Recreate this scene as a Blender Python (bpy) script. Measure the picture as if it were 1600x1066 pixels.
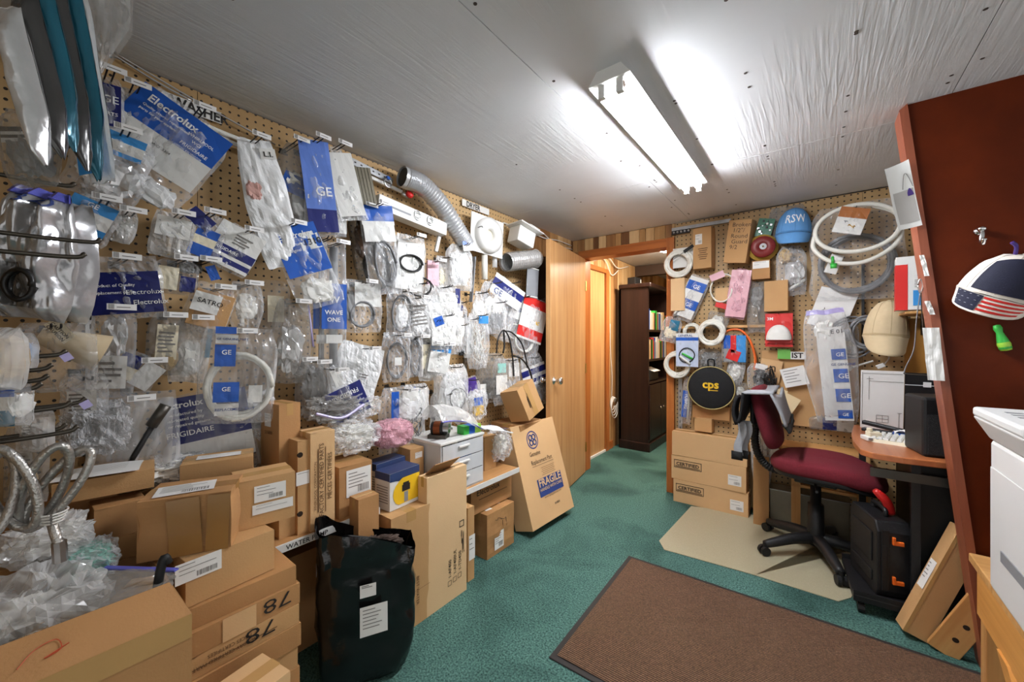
import bpy, math, random
from mathutils import Vector, Matrix, Euler, noise as mnoise
R = math.radians
random.seed(7)
for _o in list(bpy.data.objects): bpy.data.objects.remove(_o)
SC = bpy.context.scene
COL = SC.collection

# ------------------------------------------------------------------ camera
CZ, FPX, YAW, VH = 1.275, 612.0, R(37.8), 530.0
cam = bpy.data.cameras.new('camera'); cam.sensor_width = 36; cam.lens = FPX/1600*36; cam.clip_start = .02
cam.shift_y = -(533-VH)/1600
camo = bpy.data.objects.new('camera', cam); COL.objects.link(camo)
camo.location = (0, 0, CZ); camo.rotation_euler = (R(90), 0, YAW); SC.camera = camo
# ------------------------------------------------------------------ world and exposure
wd = bpy.data.worlds.new('world'); SC.world = wd; wd.use_nodes = True
_b = wd.node_tree.nodes['Background']; _b.inputs[0].default_value = (1, .985, .97, 1); _b.inputs[1].default_value = .52
TUBE_POWER, HALL_POWER = 66.0, 90.0
SC.view_settings.view_transform = 'Standard'; SC.view_settings.look = 'None'
SC.view_settings.exposure = 1.06; SC.view_settings.gamma = 1; SC.view_settings.use_curve_mapping = False
SC.cycles.transparent_max_bounces = 28; SC.cycles.max_bounces = 7

# room measures (metres): left wall x, back wall y, ceiling z, partition y
WX, BY, CH, PY = -1.884, 3.40, 2.235, 2.26
SV, CV = math.sin(YAW), math.cos(YAW)
def ray(u, v):
    a, b = (u-800)/FPX, (VH-v)/FPX
    return Vector((-SV+CV*a, CV+SV*a, b))
def onx(u, v, x): d = ray(u, v); t = x/d.x; return Vector((x, d.y*t, CZ+d.z*t))
def ony(u, v, y): d = ray(u, v); t = y/d.y; return Vector((d.x*t, y, CZ+d.z*t))
def onz(u, v, z): d = ray(u, v); t = (z-CZ)/d.z; return Vector((d.x*t, d.y*t, z))
def zat(p, v):   # height seen at picture row v above the ground point p
    return CZ+(VH-v)/FPX*(-SV*p[0]+CV*p[1])

# ------------------------------------------------------------------ tags
def tag(o, label=None, cat=None, group=None, kind=None):
    if label: o['label'] = label
    if cat: o['category'] = cat
    if group: o['group'] = group
    if kind: o['kind'] = kind
    return o
def empty(name, loc=(0, 0, 0), rot=(0, 0, 0), parent=None):
    o = bpy.data.objects.new(name, None); COL.objects.link(o)
    o.location = loc; o.rotation_euler = rot; o.empty_display_size = .05
    if parent: o.parent = parent
    return o
def thing(name, label, cat, loc=(0, 0, 0), rot=(0, 0, 0), group=None):
    if not isinstance(rot, (tuple, list, Euler)): rot = (0, 0, rot)
    return tag(empty(name, loc, rot), label, cat, group)

# ------------------------------------------------------------------ materials
MATS = {}
def lin(c):
    return tuple(((x/255)/12.92 if x <= 10 else (((x/255)+.055)/1.055)**2.4) for x in c)
def nodes(name):
    m = bpy.data.materials.new(name); m.use_nodes = True; nt = m.node_tree
    return m, nt, nt.nodes['Principled BSDF']
def N(nt, t, **kw):
    n = nt.nodes.new(t)
    for k, v in kw.items():
        if k.startswith('i_'): n.inputs[k[2:].replace('_', ' ')].default_value = v
        else: setattr(n, k, v)
    return n
def mat(name, rgb, rough=.6, var=.12, scale=6., bump=.0, bscale=120., metal=0., stretch=(1, 1, 1), rgb2=None, spec=.4, coord='Object', sheen=0, trans=0):
    """plain procedural surface: noise-varied colour + fine bump"""
    if name in MATS: return MATS[name]
    m, nt, p = nodes(name)
    c = lin(rgb); c2 = lin(rgb2) if rgb2 else tuple(x*(1-var) for x in c)
    tc = N(nt, 'ShaderNodeTexCoord'); mp = N(nt, 'ShaderNodeMapping'); mp.inputs['Scale'].default_value = stretch
    nt.links.new(tc.outputs[coord], mp.inputs[0])
    nz = N(nt, 'ShaderNodeTexNoise'); nz.inputs['Scale'].default_value = scale; nz.inputs['Detail'].default_value = 5
    nt.links.new(mp.outputs[0], nz.inputs['Vector'])
    rp = N(nt, 'ShaderNodeValToRGB'); rp.color_ramp.elements[0].position = .3; rp.color_ramp.elements[1].position = .7
    rp.color_ramp.elements[0].color = (*c2, 1); rp.color_ramp.elements[1].color = (*c, 1)
    nt.links.new(nz.outputs['Fac'], rp.inputs[0]); nt.links.new(rp.outputs[0], p.inputs['Base Color'])
    p.inputs['Roughness'].default_value = rough; p.inputs['Metallic'].default_value = metal
    p.inputs['Specular IOR Level'].default_value = spec
    if trans: p.inputs['Transmission Weight'].default_value = trans
    if bump:
        nb = N(nt, 'ShaderNodeTexNoise'); nb.inputs['Scale'].default_value = bscale; nb.inputs['Detail'].default_value = 3
        nt.links.new(mp.outputs[0], nb.inputs['Vector'])
        bp = N(nt, 'ShaderNodeBump'); bp.inputs['Strength'].default_value = bump; bp.inputs['Distance'].default_value = .004
        nt.links.new(nb.outputs['Fac'], bp.inputs['Height']); nt.links.new(bp.outputs[0], p.inputs['Normal'])
    MATS[name] = m; return m
def wood(name, rgb, rgb2, axis=2, scale=5., rough=.4, bump=.05, knots=False):
    st = [18, 18, 18]; st[axis] = .9
    m = mat(name, rgb, rough, scale=scale*.35, bump=bump, bscale=14, stretch=tuple(st), rgb2=rgb2)
    return m
def emis(name, rgb, s):
    if name in MATS: return MATS[name]
    m, nt, p = nodes(name); p.inputs['Base Color'].default_value = (*lin(rgb), 1)
    p.inputs['Emission Color'].default_value = (*lin(rgb), 1); p.inputs['Emission Strength'].default_value = s
    MATS[name] = m; return m
def pegmat(name, axis, pitch):
    """tan hardboard with a grid of dark round holes"""
    m, nt, p = nodes(name)
    g = N(nt, 'ShaderNodeNewGeometry'); sx = N(nt, 'ShaderNodeSeparateXYZ'); nt.links.new(g.outputs['Position'], sx.inputs[0])
    def mth(op, a, b=None):
        n = N(nt, 'ShaderNodeMath', operation=op)
        for i, x in enumerate((a, b)):
            if x is None: continue
            if isinstance(x, (int, float)): n.inputs[i].default_value = x
            else: nt.links.new(x, n.inputs[i])
        return n.outputs[0]
    def cell(s): return mth('SUBTRACT', mth('FRACT', mth('DIVIDE', mth('ADD', s, 10.0), pitch)), .5)
    a, b = cell(sx.outputs[axis]), cell(sx.outputs['Z'])
    d = mth('SQRT', mth('ADD', mth('MULTIPLY', a, a), mth('MULTIPLY', b, b)))
    hole = mth('LESS_THAN', d, .15)
    nz = N(nt, 'ShaderNodeTexNoise'); nz.inputs['Scale'].default_value = 2.5; nz.inputs['Detail'].default_value = 6
    nt.links.new(g.outputs['Position'], nz.inputs['Vector'])
    rp = N(nt, 'ShaderNodeValToRGB'); rp.color_ramp.elements[0].color = (*lin((150, 118, 76)), 1); rp.color_ramp.elements[1].color = (*lin((194, 162, 116)), 1)
    rp.color_ramp.elements[0].position = .3; rp.color_ramp.elements[1].position = .7
    nt.links.new(nz.outputs['Fac'], rp.inputs[0])
    mx = N(nt, 'ShaderNodeMix', data_type='RGBA'); nt.links.new(hole, mx.inputs['Factor']); nt.links.new(rp.outputs[0], mx.inputs['A'])
    mx.inputs['B'].default_value = (.012, .008, .005, 1); nt.links.new(mx.outputs['Result'], p.inputs['Base Color'])
    p.inputs['Roughness'].default_value = .5; p.inputs['Specular IOR Level'].default_value = .3
    MATS[name] = m; return m
def plastic(name, fac, rgb=(225, 226, 228), rough=.12, bump=.75, scale=10., edge=.75, streak=.25):
    """thin clear film: part see-through, part glossy, wrinkled"""
    m, nt, p = nodes(name); out = nt.nodes['Material Output']
    tc = N(nt, 'ShaderNodeTexCoord'); mp = N(nt, 'ShaderNodeMapping'); mp.inputs['Scale'].default_value = (1, 1, .45)
    nt.links.new(tc.outputs['Object'], mp.inputs[0])
    nz = N(nt, 'ShaderNodeTexNoise'); nz.inputs['Scale'].default_value = scale; nz.inputs['Detail'].default_value = 2.2
    nz.inputs['Distortion'].default_value = 1.6; nt.links.new(mp.outputs[0], nz.inputs['Vector'])
    bp = N(nt, 'ShaderNodeBump'); bp.inputs['Strength'].default_value = bump; bp.inputs['Distance'].default_value = .012
    nt.links.new(nz.outputs['Fac'], bp.inputs['Height'])
    p.inputs['Base Color'].default_value = (*lin(rgb), 1); p.inputs['Roughness'].default_value = rough
    p.inputs['Specular IOR Level'].default_value = .9; nt.links.new(bp.outputs[0], p.inputs['Normal'])
    lw = N(nt, 'ShaderNodeLayerWeight'); lw.inputs['Blend'].default_value = .35; nt.links.new(bp.outputs[0], lw.inputs['Normal'])
    st = N(nt, 'ShaderNodeValToRGB'); st.color_ramp.elements[0].position = .5; st.color_ramp.elements[1].position = .68
    nt.links.new(nz.outputs['Fac'], st.inputs[0])
    m1 = N(nt, 'ShaderNodeMath', operation='MULTIPLY_ADD'); nt.links.new(lw.outputs['Facing'], m1.inputs[0]); m1.inputs[1].default_value = edge; m1.inputs[2].default_value = fac
    m2 = N(nt, 'ShaderNodeMath', operation='MULTIPLY_ADD', use_clamp=True); nt.links.new(st.outputs[0], m2.inputs[0]); m2.inputs[1].default_value = streak
    nt.links.new(m1.outputs[0], m2.inputs[2])
    tr = N(nt, 'ShaderNodeBsdfTransparent'); mx = N(nt, 'ShaderNodeMixShader')
    nt.links.new(m2.outputs[0], mx.inputs[0]); nt.links.new(tr.outputs[0], mx.inputs[1]); nt.links.new(p.outputs[0], mx.inputs[2])
    nt.links.new(mx.outputs[0], out.inputs['Surface'])
    MATS[name] = m; return m

# ------------------------------------------------------------------ mesh builder
class MB:
    def __init__(s): s.v, s.f, s.m = [], [], []
    def add(s, vs, fs, mi=0):
        o = len(s.v); s.v += [Vector(x) for x in vs]
        for f in fs: s.f.append(tuple(i+o for i in f)); s.m.append(mi)
        return s
    def box(s, c, d, mi=0, M=None, taper=None):
        c = Vector(c); x, y, z = d[0]/2, d[1]/2, d[2]/2
        tx, ty = taper or (1, 1)
        vs = [Vector((-x, -y, -z)), Vector((x, -y, -z)), Vector((x, y, -z)), Vector((-x, y, -z)),
              Vector((-x*tx, -y*ty, z)), Vector((x*tx, -y*ty, z)), Vector((x*tx, y*ty, z)), Vector((-x*tx, y*ty, z))]
        vs = [(M @ v if M else v)+c for v in vs]
        return s.add(vs, [(0, 3, 2, 1), (4, 5, 6, 7), (0, 1, 5, 4), (1, 2, 6, 5), (2, 3, 7, 6), (3, 0, 4, 7)], mi)
    def bb(s, a, b, mi=0):
        a, b = Vector(a), Vector(b); return s.box((a+b)/2, b-a, mi)
    def quad(s, a, b, c, d, mi=0): return s.add([a, b, c, d], [(0, 1, 2, 3)], mi)
    def rect(s, x0, y0, x1, y1, z=0, mi=0): return s.add([(x0, y0, z), (x1, y0, z), (x1, y1, z), (x0, y1, z)], [(0, 1, 2, 3)], mi)
    def tube(s, pts, r, n=8, mi=0, closed=False, caps=True, rib=None):
        pts = [Vector(p) for p in pts]; k = len(pts); rings = []
        up = Vector((0, 0, 1))
        prev = None
        for i, p in enumerate(pts):
            if closed: t = pts[(i+1) % k]-pts[i-1]
            else: t = pts[min(i+1, k-1)]-pts[max(i-1, 0)]
            if t.length < 1e-9: t = Vector((0, 0, 1))
            t.normalize()
            if prev is None:
                a = t.cross(up)
                if a.length < .1: a = t.cross(Vector((1, 0, 0)))
            else: a = prev-t*prev.dot(t)
            a.normalize(); prev = a; b = t.cross(a)
            rr = r[i] if isinstance(r, (list, tuple)) else r
            rings.append([p+(a*math.cos(2*math.pi*j/n)+b*math.sin(2*math.pi*j/n))*rr for j in range(n)])
        vs = [q for g in rings for q in g]; fs = []
        for i in range(k if closed else k-1):
            i2 = (i+1) % k
            for j in range(n): fs.append((i*n+j, i*n+(j+1) % n, i2*n+(j+1) % n, i2*n+j))
        if caps and not closed: fs.append(tuple(range(n))[::-1]); fs.append(tuple((k-1)*n+j for j in range(n)))
        return s.add(vs, fs, mi)
    def cyl(s, a, b, r, n=14, mi=0, r2=None): return s.tube([a, b], [r, r if r2 is None else r2], n, mi)
    def lathe(s, prof, n=24, mi=0, M=None, caps=False):
        vs, fs = [], []
        for r, z in prof:
            for j in range(n):
                v = Vector((r*math.cos(2*math.pi*j/n), r*math.sin(2*math.pi*j/n), z)); vs.append(M @ v if M else v)
        k = len(prof)
        for i in range(k-1):
            for j in range(n): fs.append((i*n+j, i*n+(j+1) % n, (i+1)*n+(j+1) % n, (i+1)*n+j))
        if caps: fs.append(tuple(range(n))[::-1]); fs.append(tuple((k-1)*n+j for j in range(n)))
        return s.add(vs, fs, mi)
    def prism(s, poly, z0, z1, mi=0, M=None):
        n = len(poly); vs = [Vector((x, y, z0)) for x, y in poly]+[Vector((x, y, z1)) for x, y in poly]
        if M: vs = [M @ v for v in vs]
        fs = [tuple(range(n))[::-1], tuple(range(n, 2*n))]+[(i, (i+1) % n, n+(i+1) % n, n+i) for i in range(n)]
        return s.add(vs, fs, mi)
    def grid(s, fn, nu, nv, mi=0, wrap=False):
        """fn(i/nu, j/nv) -> point"""
        vs = [fn(i/nu, j/nv) for j in range(nv+1) for i in range(nu+1)]
        fs = [(j*(nu+1)+i, j*(nu+1)+i+1, (j+1)*(nu+1)+i+1, (j+1)*(nu+1)+i) for j in range(nv) for i in range(nu)]
        return s.add(vs, fs, mi if isinstance(mi, int) else 0)
    def build(s, name, mats, parent=None, smooth=False, loc=None, rot=None, bevel=0, sub=0, solid=0):
        me = bpy.data.meshes.new(name); me.from_pydata(s.v, [], s.f)
        if not isinstance(mats, (list, tuple)): mats = [mats]
        for m in mats: me.materials.append(MATS[m] if isinstance(m, str) else m)
        if len(mats) > 1: me.polygons.foreach_set('material_index', s.m)
        if smooth: me.polygons.foreach_set('use_smooth', [True]*len(s.f))
        me.update()
        return place(name, me, parent, loc, rot, bevel, sub, solid)
def place(name, me, parent=None, loc=None, rot=None, bevel=0, sub=0, solid=0):
    o = bpy.data.objects.new(name, me); COL.objects.link(o)
    if parent: o.parent = parent
    if loc is not None: o.location = loc
    if rot is not None: o.rotation_euler = rot
    if solid: md = o.modifiers.new('s', 'SOLIDIFY'); md.thickness = solid; md.offset = 0
    if bevel: md = o.modifiers.new('b', 'BEVEL'); md.width = bevel; md.segments = 2; md.limit_method = 'ANGLE'
    if sub: md = o.modifiers.new('d', 'SUBSURF'); md.levels = sub; md.render_levels = sub
    return o
def arc(c, r, a0, a1, n, plane='xz', e=1.0):
    out = []
    for i in range(n+1):
        a = R(a0+(a1-a0)*i/n); x, y = r*math.cos(a), r*e*math.sin(a)
        out.append(Vector(c)+(Vector((x, 0, y)) if plane == 'xz' else Vector((x, y, 0)) if plane == 'xy' else Vector((0, x, y))))
    return out
def spline(pts, n=8):
    """Catmull-Rom through the points"""
    P = [Vector(p) for p in pts]; P = [P[0]*2-P[1]]+P+[P[-1]*2-P[-2]]; out = []
    for i in range(1, len(P)-2):
        for k in range(n):
            t = k/n; a, b, c, d = P[i-1], P[i], P[i+1], P[i+2]
            out.append(.5*((2*b)+(c-a)*t+(2*a-5*b+4*c-d)*t*t+(3*b-a-3*c+d)*t**3))
    out.append(P[-2]); return out
_txt = {}
def text_verts(s, size, bold=0., width=1., align='LEFT', sp=1.):
    key = (s, bold, align, sp)
    if key not in _txt:
        cu = bpy.data.curves.new('t', 'FONT'); cu.body = s; cu.size = 1; cu.align_x = align; cu.offset = bold; cu.resolution_u = 2; cu.space_character = sp
        cu.fill_mode = 'BOTH'; ob = bpy.data.objects.new('t', cu); COL.objects.link(ob)
        dg = bpy.context.evaluated_depsgraph_get(); me = bpy.data.meshes.new_from_object(ob.evaluated_get(dg))
        _txt[key] = ([v.co.copy() for v in me.vertices], [tuple(p.vertices) for p in me.polygons])
        bpy.data.objects.remove(ob); bpy.data.curves.remove(cu); bpy.data.meshes.remove(me)
    vs, fs = _txt[key]
    return [Vector((v.x*size*width, v.y*size, 0)) for v in vs], fs
def lettering(s, size, m, parent, loc, rot, bold=0., width=1., align='LEFT', warp=None, name='lettering', sp=1.):
    vs, fs = text_verts(s, size, bold, width, align, sp); mb = MB()
    if warp: vs = [warp(v) for v in vs]; loc = None; rot = None
    mb.add(vs, fs); return mb.build(name, m, parent, loc=loc, rot=rot)
FACE_ROT = {'front': (R(90), 0, 0), 'left': (R(90), 0, R(-90)), 'right': (R(90), 0, R(90)), 'top': (0, 0, 0), 'back': (R(90), 0, R(180))}

# ------------------------------------------------------------------ materials in use
mat('kraft', (193, 150, 100), .75, .10, 4, .15, 200); mat('kraft_dark', (176, 130, 82), .75, .12, 4, .15, 200)
mat('kraft_light', (212, 172, 124), .75, .08, 4, .15, 200); mat('kraft_pale', (222, 186, 140), .78, .06, 4, .1, 200)
mat('kraft_edge', (120, 84, 50), .8, .3, 90); mat('tape', (186, 146, 92), .22, .08, 8, spec=.6)
mat('tape_brown', (160, 118, 66), .2, .12, 8, spec=.6)
mat('white_label', (232, 230, 226), .5, .05, 10); mat('ink', (38, 33, 30), .6, .05); mat('ink_grey', (120, 116, 112), .6, .05); mat('ink_blue', (40, 60, 120), .6, .05)
mat('ink_brown', (92, 62, 34), .7, .05); mat('white_ink', (240, 240, 240), .5, .03); mat('pen_red', (190, 80, 50), .6, .05)
mat('card_white', (222, 221, 217), .4, .05, 8); mat('card_blue', (28, 86, 178), .35, .12, 8); mat('card_navy', (26, 34, 104), .35, .12, 8); mat('card_sky', (60, 140, 205), .35, .1, 8)
mat('card_teal', (40, 110, 140), .35, .2, 8); mat('card_red', (205, 45, 40), .4, .1, 8); mat('card_cream', (232, 222, 196), .5, .06, 8); mat('card_pink', (226, 178, 190), .4, .08, 8)
mat('white_plastic', (225, 224, 220), .35, .05, 5); mat('grey_plastic', (140, 142, 145), .4, .08, 5); mat('black_plastic', (26, 26, 28), .45, .25, 9, .1, 300)
mat('black_rubber', (20, 20, 21), .55, .2, 9); mat('black_gloss', (18, 18, 20), .25, .2, 9); mat('off_white_hose', (228, 226, 216), .4, .06, 9)
mat('steel', (196, 196, 196), .28, .15, 12, metal=1); mat('dark_steel', (92, 88, 82), .4, .2, 12, metal=.8); mat('chrome', (226, 226, 226), .12, .05, metal=1)
mat('hook_wire', (88, 82, 74), .35, .2, 20, metal=.75); mat('hook_black', (32, 29, 27), .4, .2, 20, metal=.3); mat('alu', (226, 227, 229), .28, .1, 15, metal=.65)
mat('galv', (178, 180, 182), .4, .18, 30, metal=.7); mat('brass', (190, 150, 80), .3, .1, metal=1); mat('copper', (150, 84, 50), .35, .2, 20, metal=.8)
mat('cable_white', (222, 220, 214), .45, .05); mat('cable_grey', (120, 120, 122), .4, .1); mat('cable_black', (24, 23, 23), .4, .15); mat('orange_hose', (226, 104, 40), .4, .1)
mat('green_plastic', (60, 175, 70), .35, .1); mat('purple_plastic', (74, 50, 130), .35, .1); mat('zip_blue', (92, 96, 190), .3, .1); mat('zip_lilac', (176, 166, 214), .3, .1)
mat('pink_film', (222, 170, 180), .3, .1, 30, .4, 60); mat('tan_cloth', (206, 186, 150), .85, .08, 30, .2, 400); mat('blue_cloth', (96, 152, 208), .85, .08, 30, .2, 400)
mat('white_cloth', (226, 218, 206), .85, .06, 30, .2, 400); mat('navy_cloth', (24, 26, 48), .8, .2, 30, .2, 400); mat('maroon_cloth', (112, 24, 38), .9, .28, 160, .5, 500)
mat('grey_cloth', (150, 152, 156), .85, .1, 60, .2, 400); mat('black_cloth', (24, 24, 26), .85, .2, 60, .2, 400); mat('red_plastic', (205, 40, 38), .35, .1)
mat('yellow_plastic', (232, 186, 40), .35, .1); mat('orange_plastic', (240, 110, 36), .4, .08); mat('pcb_green', (40, 110, 80), .4, .3, 60)
mat('foil', (214, 214, 214), .22, .2, 14, .8, 26, metal=.55); mat('dark_foil', (96, 95, 94), .14, .4, 2.4, .8, 9, metal=.5, rgb2=(10, 10, 11), stretch=(3, 3, .6)); mat('teal_foil', (46, 120, 142), .16, .5, 2.2, .8, 9, metal=.3, rgb2=(6, 9, 11), stretch=(4, 4, .7))
mat('white_film', (232, 232, 232), .28, .05, 8, .7, 28); mat('part_white', (228, 226, 220), .45, .06, 9); mat('part_grey', (140, 140, 140), .45, .2, 12); mat('part_black', (30, 30, 31), .45, .2, 12)
mat('part_tan', (196, 168, 124), .55, .12, 12); mat('part_brown', (104, 72, 48), .5, .2, 12); mat('paper', (236, 235, 232), .6, .03); mat('manila', (232, 210, 168), .65, .05)
wood('door_wood', (202, 158, 108), (178, 128, 78), 2, rough=.32); wood('trim_wood', (184, 112, 54), (150, 84, 36), 2, rough=.35); wood('trim_wood_x', (178, 106, 52), (142, 78, 34), 0, rough=.35)
wood('pine', (226, 168, 92), (202, 138, 66), 1, rough=.4); wood('pine_x', (214, 166, 106), (192, 140, 80), 0, rough=.5); wood('pine_z', (206, 158, 98), (180, 126, 70), 2, rough=.5)
wood('desk_wood', (176, 108, 66), (150, 84, 48), 1, rough=.3); wood('dark_cabinet', (46, 28, 22), (28, 17, 14), 2, rough=.3); wood('shelf_wood', (186, 140, 90), (160, 114, 66), 1, rough=.55)
wood('red_edge', (148, 82, 56), (122, 62, 42), 2, rough=.4)
for i, (a, b) in enumerate([((196, 160, 112), (170, 132, 86)), ((150, 108, 66), (118, 80, 46)), ((176, 136, 88), (146, 106, 62)), ((124, 84, 52), (96, 62, 36)), ((208, 176, 130), (180, 144, 98))]):
    wood('panel_%d' % i, a, b, 2, rough=.45)
pegmat('peg_left', 'Y', .031); pegmat('peg_back', 'X', .034)
plastic('film', .09, (242, 243, 245), edge=.62, streak=.16); plastic('film_clear', .04, (242, 243, 245), edge=.55, streak=.1); plastic('film_milky', .26, (234, 234, 233), edge=.55, streak=.2)
plastic('film_grey', .22, (170, 166, 160), edge=.5, streak=.2); plastic('film_pink', .35, (230, 176, 190), scale=60, edge=.4); plastic('film_bubble', .22, bump=1., scale=80, edge=.6)
plastic('film_dark', .35, (60, 54, 46), edge=.5)
plastic('bin_plastic', .45, (240, 243, 246), rough=.25, bump=.1, scale=4, edge=.4, streak=.05)
plastic('chair_mat_film', .70, (190, 182, 152), rough=.38, bump=.2, scale=180, edge=.2, streak=.1)

def special(name, build):
    m, nt, p = nodes(name); build(nt, p); MATS[name] = m
def _carpet(nt, p):
    g = N(nt, 'ShaderNodeNewGeometry')
    n1 = N(nt, 'ShaderNodeTexNoise'); n1.inputs['Scale'].default_value = 130; n1.inputs['Detail'].default_value = 3
    n2 = N(nt, 'ShaderNodeTexNoise'); n2.inputs['Scale'].default_value = 2.2; n2.inputs['Detail'].default_value = 7; n2.inputs['Distortion'].default_value = .6
    for n in (n1, n2): nt.links.new(g.outputs['Position'], n.inputs['Vector'])
    r1 = N(nt, 'ShaderNodeValToRGB'); r1.color_ramp.elements[0].color = (*lin((38, 66, 62)), 1); r1.color_ramp.elements[1].color = (*lin((100, 140, 130)), 1)
    r1.color_ramp.elements[0].position = .3; r1.color_ramp.elements[1].position = .72
    r2 = N(nt, 'ShaderNodeValToRGB'); r2.color_ramp.elements[0].color = (.42, .46, .46, 1); r2.color_ramp.elements[1].color = (1, 1, 1, 1)
    r2.color_ramp.elements[0].position = .30; r2.color_ramp.elements[1].position = .52
    nt.links.new(n1.outputs['Fac'], r1.inputs[0]); nt.links.new(n2.outputs['Fac'], r2.inputs[0])
    mx = N(nt, 'ShaderNodeMix', data_type='RGBA', blend_type='MULTIPLY'); mx.inputs['Factor'].default_value = 1
    nt.links.new(r1.outputs[0], mx.inputs['A']); nt.links.new(r2.outputs[0], mx.inputs['B']); nt.links.new(mx.outputs['Result'], p.inputs['Base Color'])
    p.inputs['Roughness'].default_value = .95; p.inputs['Specular IOR Level'].default_value = .1
    bp = N(nt, 'ShaderNodeBump'); bp.inputs['Strength'].default_value = .8; bp.inputs['Distance'].default_value = .006
    nt.links.new(n1.outputs['Fac'], bp.inputs['Height']); nt.links.new(bp.outputs[0], p.inputs['Normal'])
special('carpet', _carpet)
def _ceil(nt, p):
    """grey-white paint over plywood: raised grain along y in patches"""
    g = N(nt, 'ShaderNodeNewGeometry'); mp = N(nt, 'ShaderNodeMapping'); mp.inputs['Scale'].default_value = (38, 2.2, 1); nt.links.new(g.outputs['Position'], mp.inputs[0])
    n1 = N(nt, 'ShaderNodeTexNoise'); n1.inputs['Scale'].default_value = 1.6; n1.inputs['Detail'].default_value = 6; n1.inputs['Distortion'].default_value = .8; nt.links.new(mp.outputs[0], n1.inputs['Vector'])
    n2 = N(nt, 'ShaderNodeTexNoise'); n2.inputs['Scale'].default_value = 1.7; n2.inputs['Detail'].default_value = 3; nt.links.new(g.outputs['Position'], n2.inputs['Vector'])
    r2 = N(nt, 'ShaderNodeValToRGB'); r2.color_ramp.elements[0].position = .36; r2.color_ramp.elements[1].position = .56; nt.links.new(n2.outputs['Fac'], r2.inputs[0])
    mu = N(nt, 'ShaderNodeMath', operation='MULTIPLY'); nt.links.new(n1.outputs['Fac'], mu.inputs[0]); nt.links.new(r2.outputs[0], mu.inputs[1])
    bp = N(nt, 'ShaderNodeBump'); bp.inputs['Strength'].default_value = .55; bp.inputs['Distance'].default_value = .006; nt.links.new(mu.outputs[0], bp.inputs['Height'])
    nt.links.new(bp.outputs[0], p.inputs['Normal'])
    n3 = N(nt, 'ShaderNodeTexNoise'); n3.inputs['Scale'].default_value = 3; n3.inputs['Detail'].default_value = 5; nt.links.new(g.outputs['Position'], n3.inputs['Vector'])
    r3 = N(nt, 'ShaderNodeValToRGB'); r3.color_ramp.elements[0].color = (*lin((202, 203, 205)), 1); r3.color_ramp.elements[1].color = (*lin((222, 223, 225)), 1); nt.links.new(n3.outputs['Fac'], r3.inputs[0])
    nt.links.new(r3.outputs[0], p.inputs['Base Color']); p.inputs['Roughness'].default_value = .42; p.inputs['Specular IOR Level'].default_value = .35
special('ceiling_paint', _ceil)
def _mat(nt, p):
    """brown ribbed entrance mat"""
    g = N(nt, 'ShaderNodeTexCoord'); w = N(nt, 'ShaderNodeTexWave'); w.inputs['Scale'].default_value = 34; w.inputs['Distortion'].default_value = 1.2; w.inputs['Detail'].default_value = 3; w.inputs['Detail Scale'].default_value = 6; w.bands_direction = 'Y'
    nt.links.new(g.outputs['Object'], w.inputs['Vector'])
    n1 = N(nt, 'ShaderNodeTexNoise'); n1.inputs['Scale'].default_value = 150; nt.links.new(g.outputs['Object'], n1.inputs['Vector'])
    ad = N(nt, 'ShaderNodeMath', operation='MULTIPLY'); nt.links.new(w.outputs['Fac'], ad.inputs[0]); nt.links.new(n1.outputs['Fac'], ad.inputs[1])
    r = N(nt, 'ShaderNodeValToRGB'); r.color_ramp.elements[0].color = (*lin((46, 30, 20)), 1); r.color_ramp.elements[1].color = (*lin((140, 104, 78)), 1); r.color_ramp.elements[1].position = .62
    nt.links.new(ad.outputs[0], r.inputs[0]); nt.links.new(r.outputs[0], p.inputs['Base Color']); p.inputs['Roughness'].default_value = .95
    bp = N(nt, 'ShaderNodeBump'); bp.inputs['Strength'].default_value = .9; bp.inputs['Distance'].default_value = .006; nt.links.new(ad.outputs[0], bp.inputs['Height']); nt.links.new(bp.outputs[0], p.inputs['Normal'])
special('mat_pile', _mat)
mat('mat_rubber', (40, 36, 34), .7, .1)
mat('partition_brown', (88, 30, 4), .5, .22, 5, .12, 90, rgb2=(70, 22, 2), spec=.12)

# ================================================================== the room
def struct(o): o['kind'] = 'structure'; return o
struct(MB().bb((WX-.4, -1.6, -.05), (3.2, 7.2, 0)).build('floor', 'carpet'))
# ceiling: painted plywood sheets with hairline joints
ceil = struct(MB().bb((WX-.4, -1.6, CH+.006), (3.2, 7.2, CH+.06)).build('ceiling', 'ceiling_paint'))
xs = [WX-.05, -.80, .42, 1.64, 3.2]; ys = [-1.6, -.02, 2.40, BY-.012]
for i in range(4):
    for j in range(3):
        MB().bb((xs[i]+.0015, ys[j]+.0015, CH), (xs[i+1]-.0015, ys[j+1]-.0015, CH+.008)).build('plywood_sheet', 'ceiling_paint', ceil)
nm = mat('nail', (70, 60, 54), .6)
for i in range(80):
    x = random.choice([xs[1]-.03, xs[1]+.03, xs[2]-.03, xs[2]+.03, -1.3, -.2, .1, -.45, .9]); y = random.choice([2.37, 2.43, .35, .8, 1.25, 1.7, 2.1, 2.9, 3.2])+random.uniform(-.08, .08)
    MB().cyl((x, y, CH-.0012), (x, y, CH+.001), .006, 7).build('nail_head', 'nail', ceil)
# left wall: pegboard sheets on a wall
wl = struct(MB().bb((WX-.14, -.45, 0), (WX-.012, BY, CH)).build('wall_left', mat('wall_dark', (96, 72, 50), .7)))
for a, b in ((-.30, .45), (.45, 1.67), (1.67, 2.62)):
    MB().bb((WX-.012, a+.001, .5), (WX, b-.001, CH-.004)).build('pegboard_sheet', 'peg_left', wl)
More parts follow.
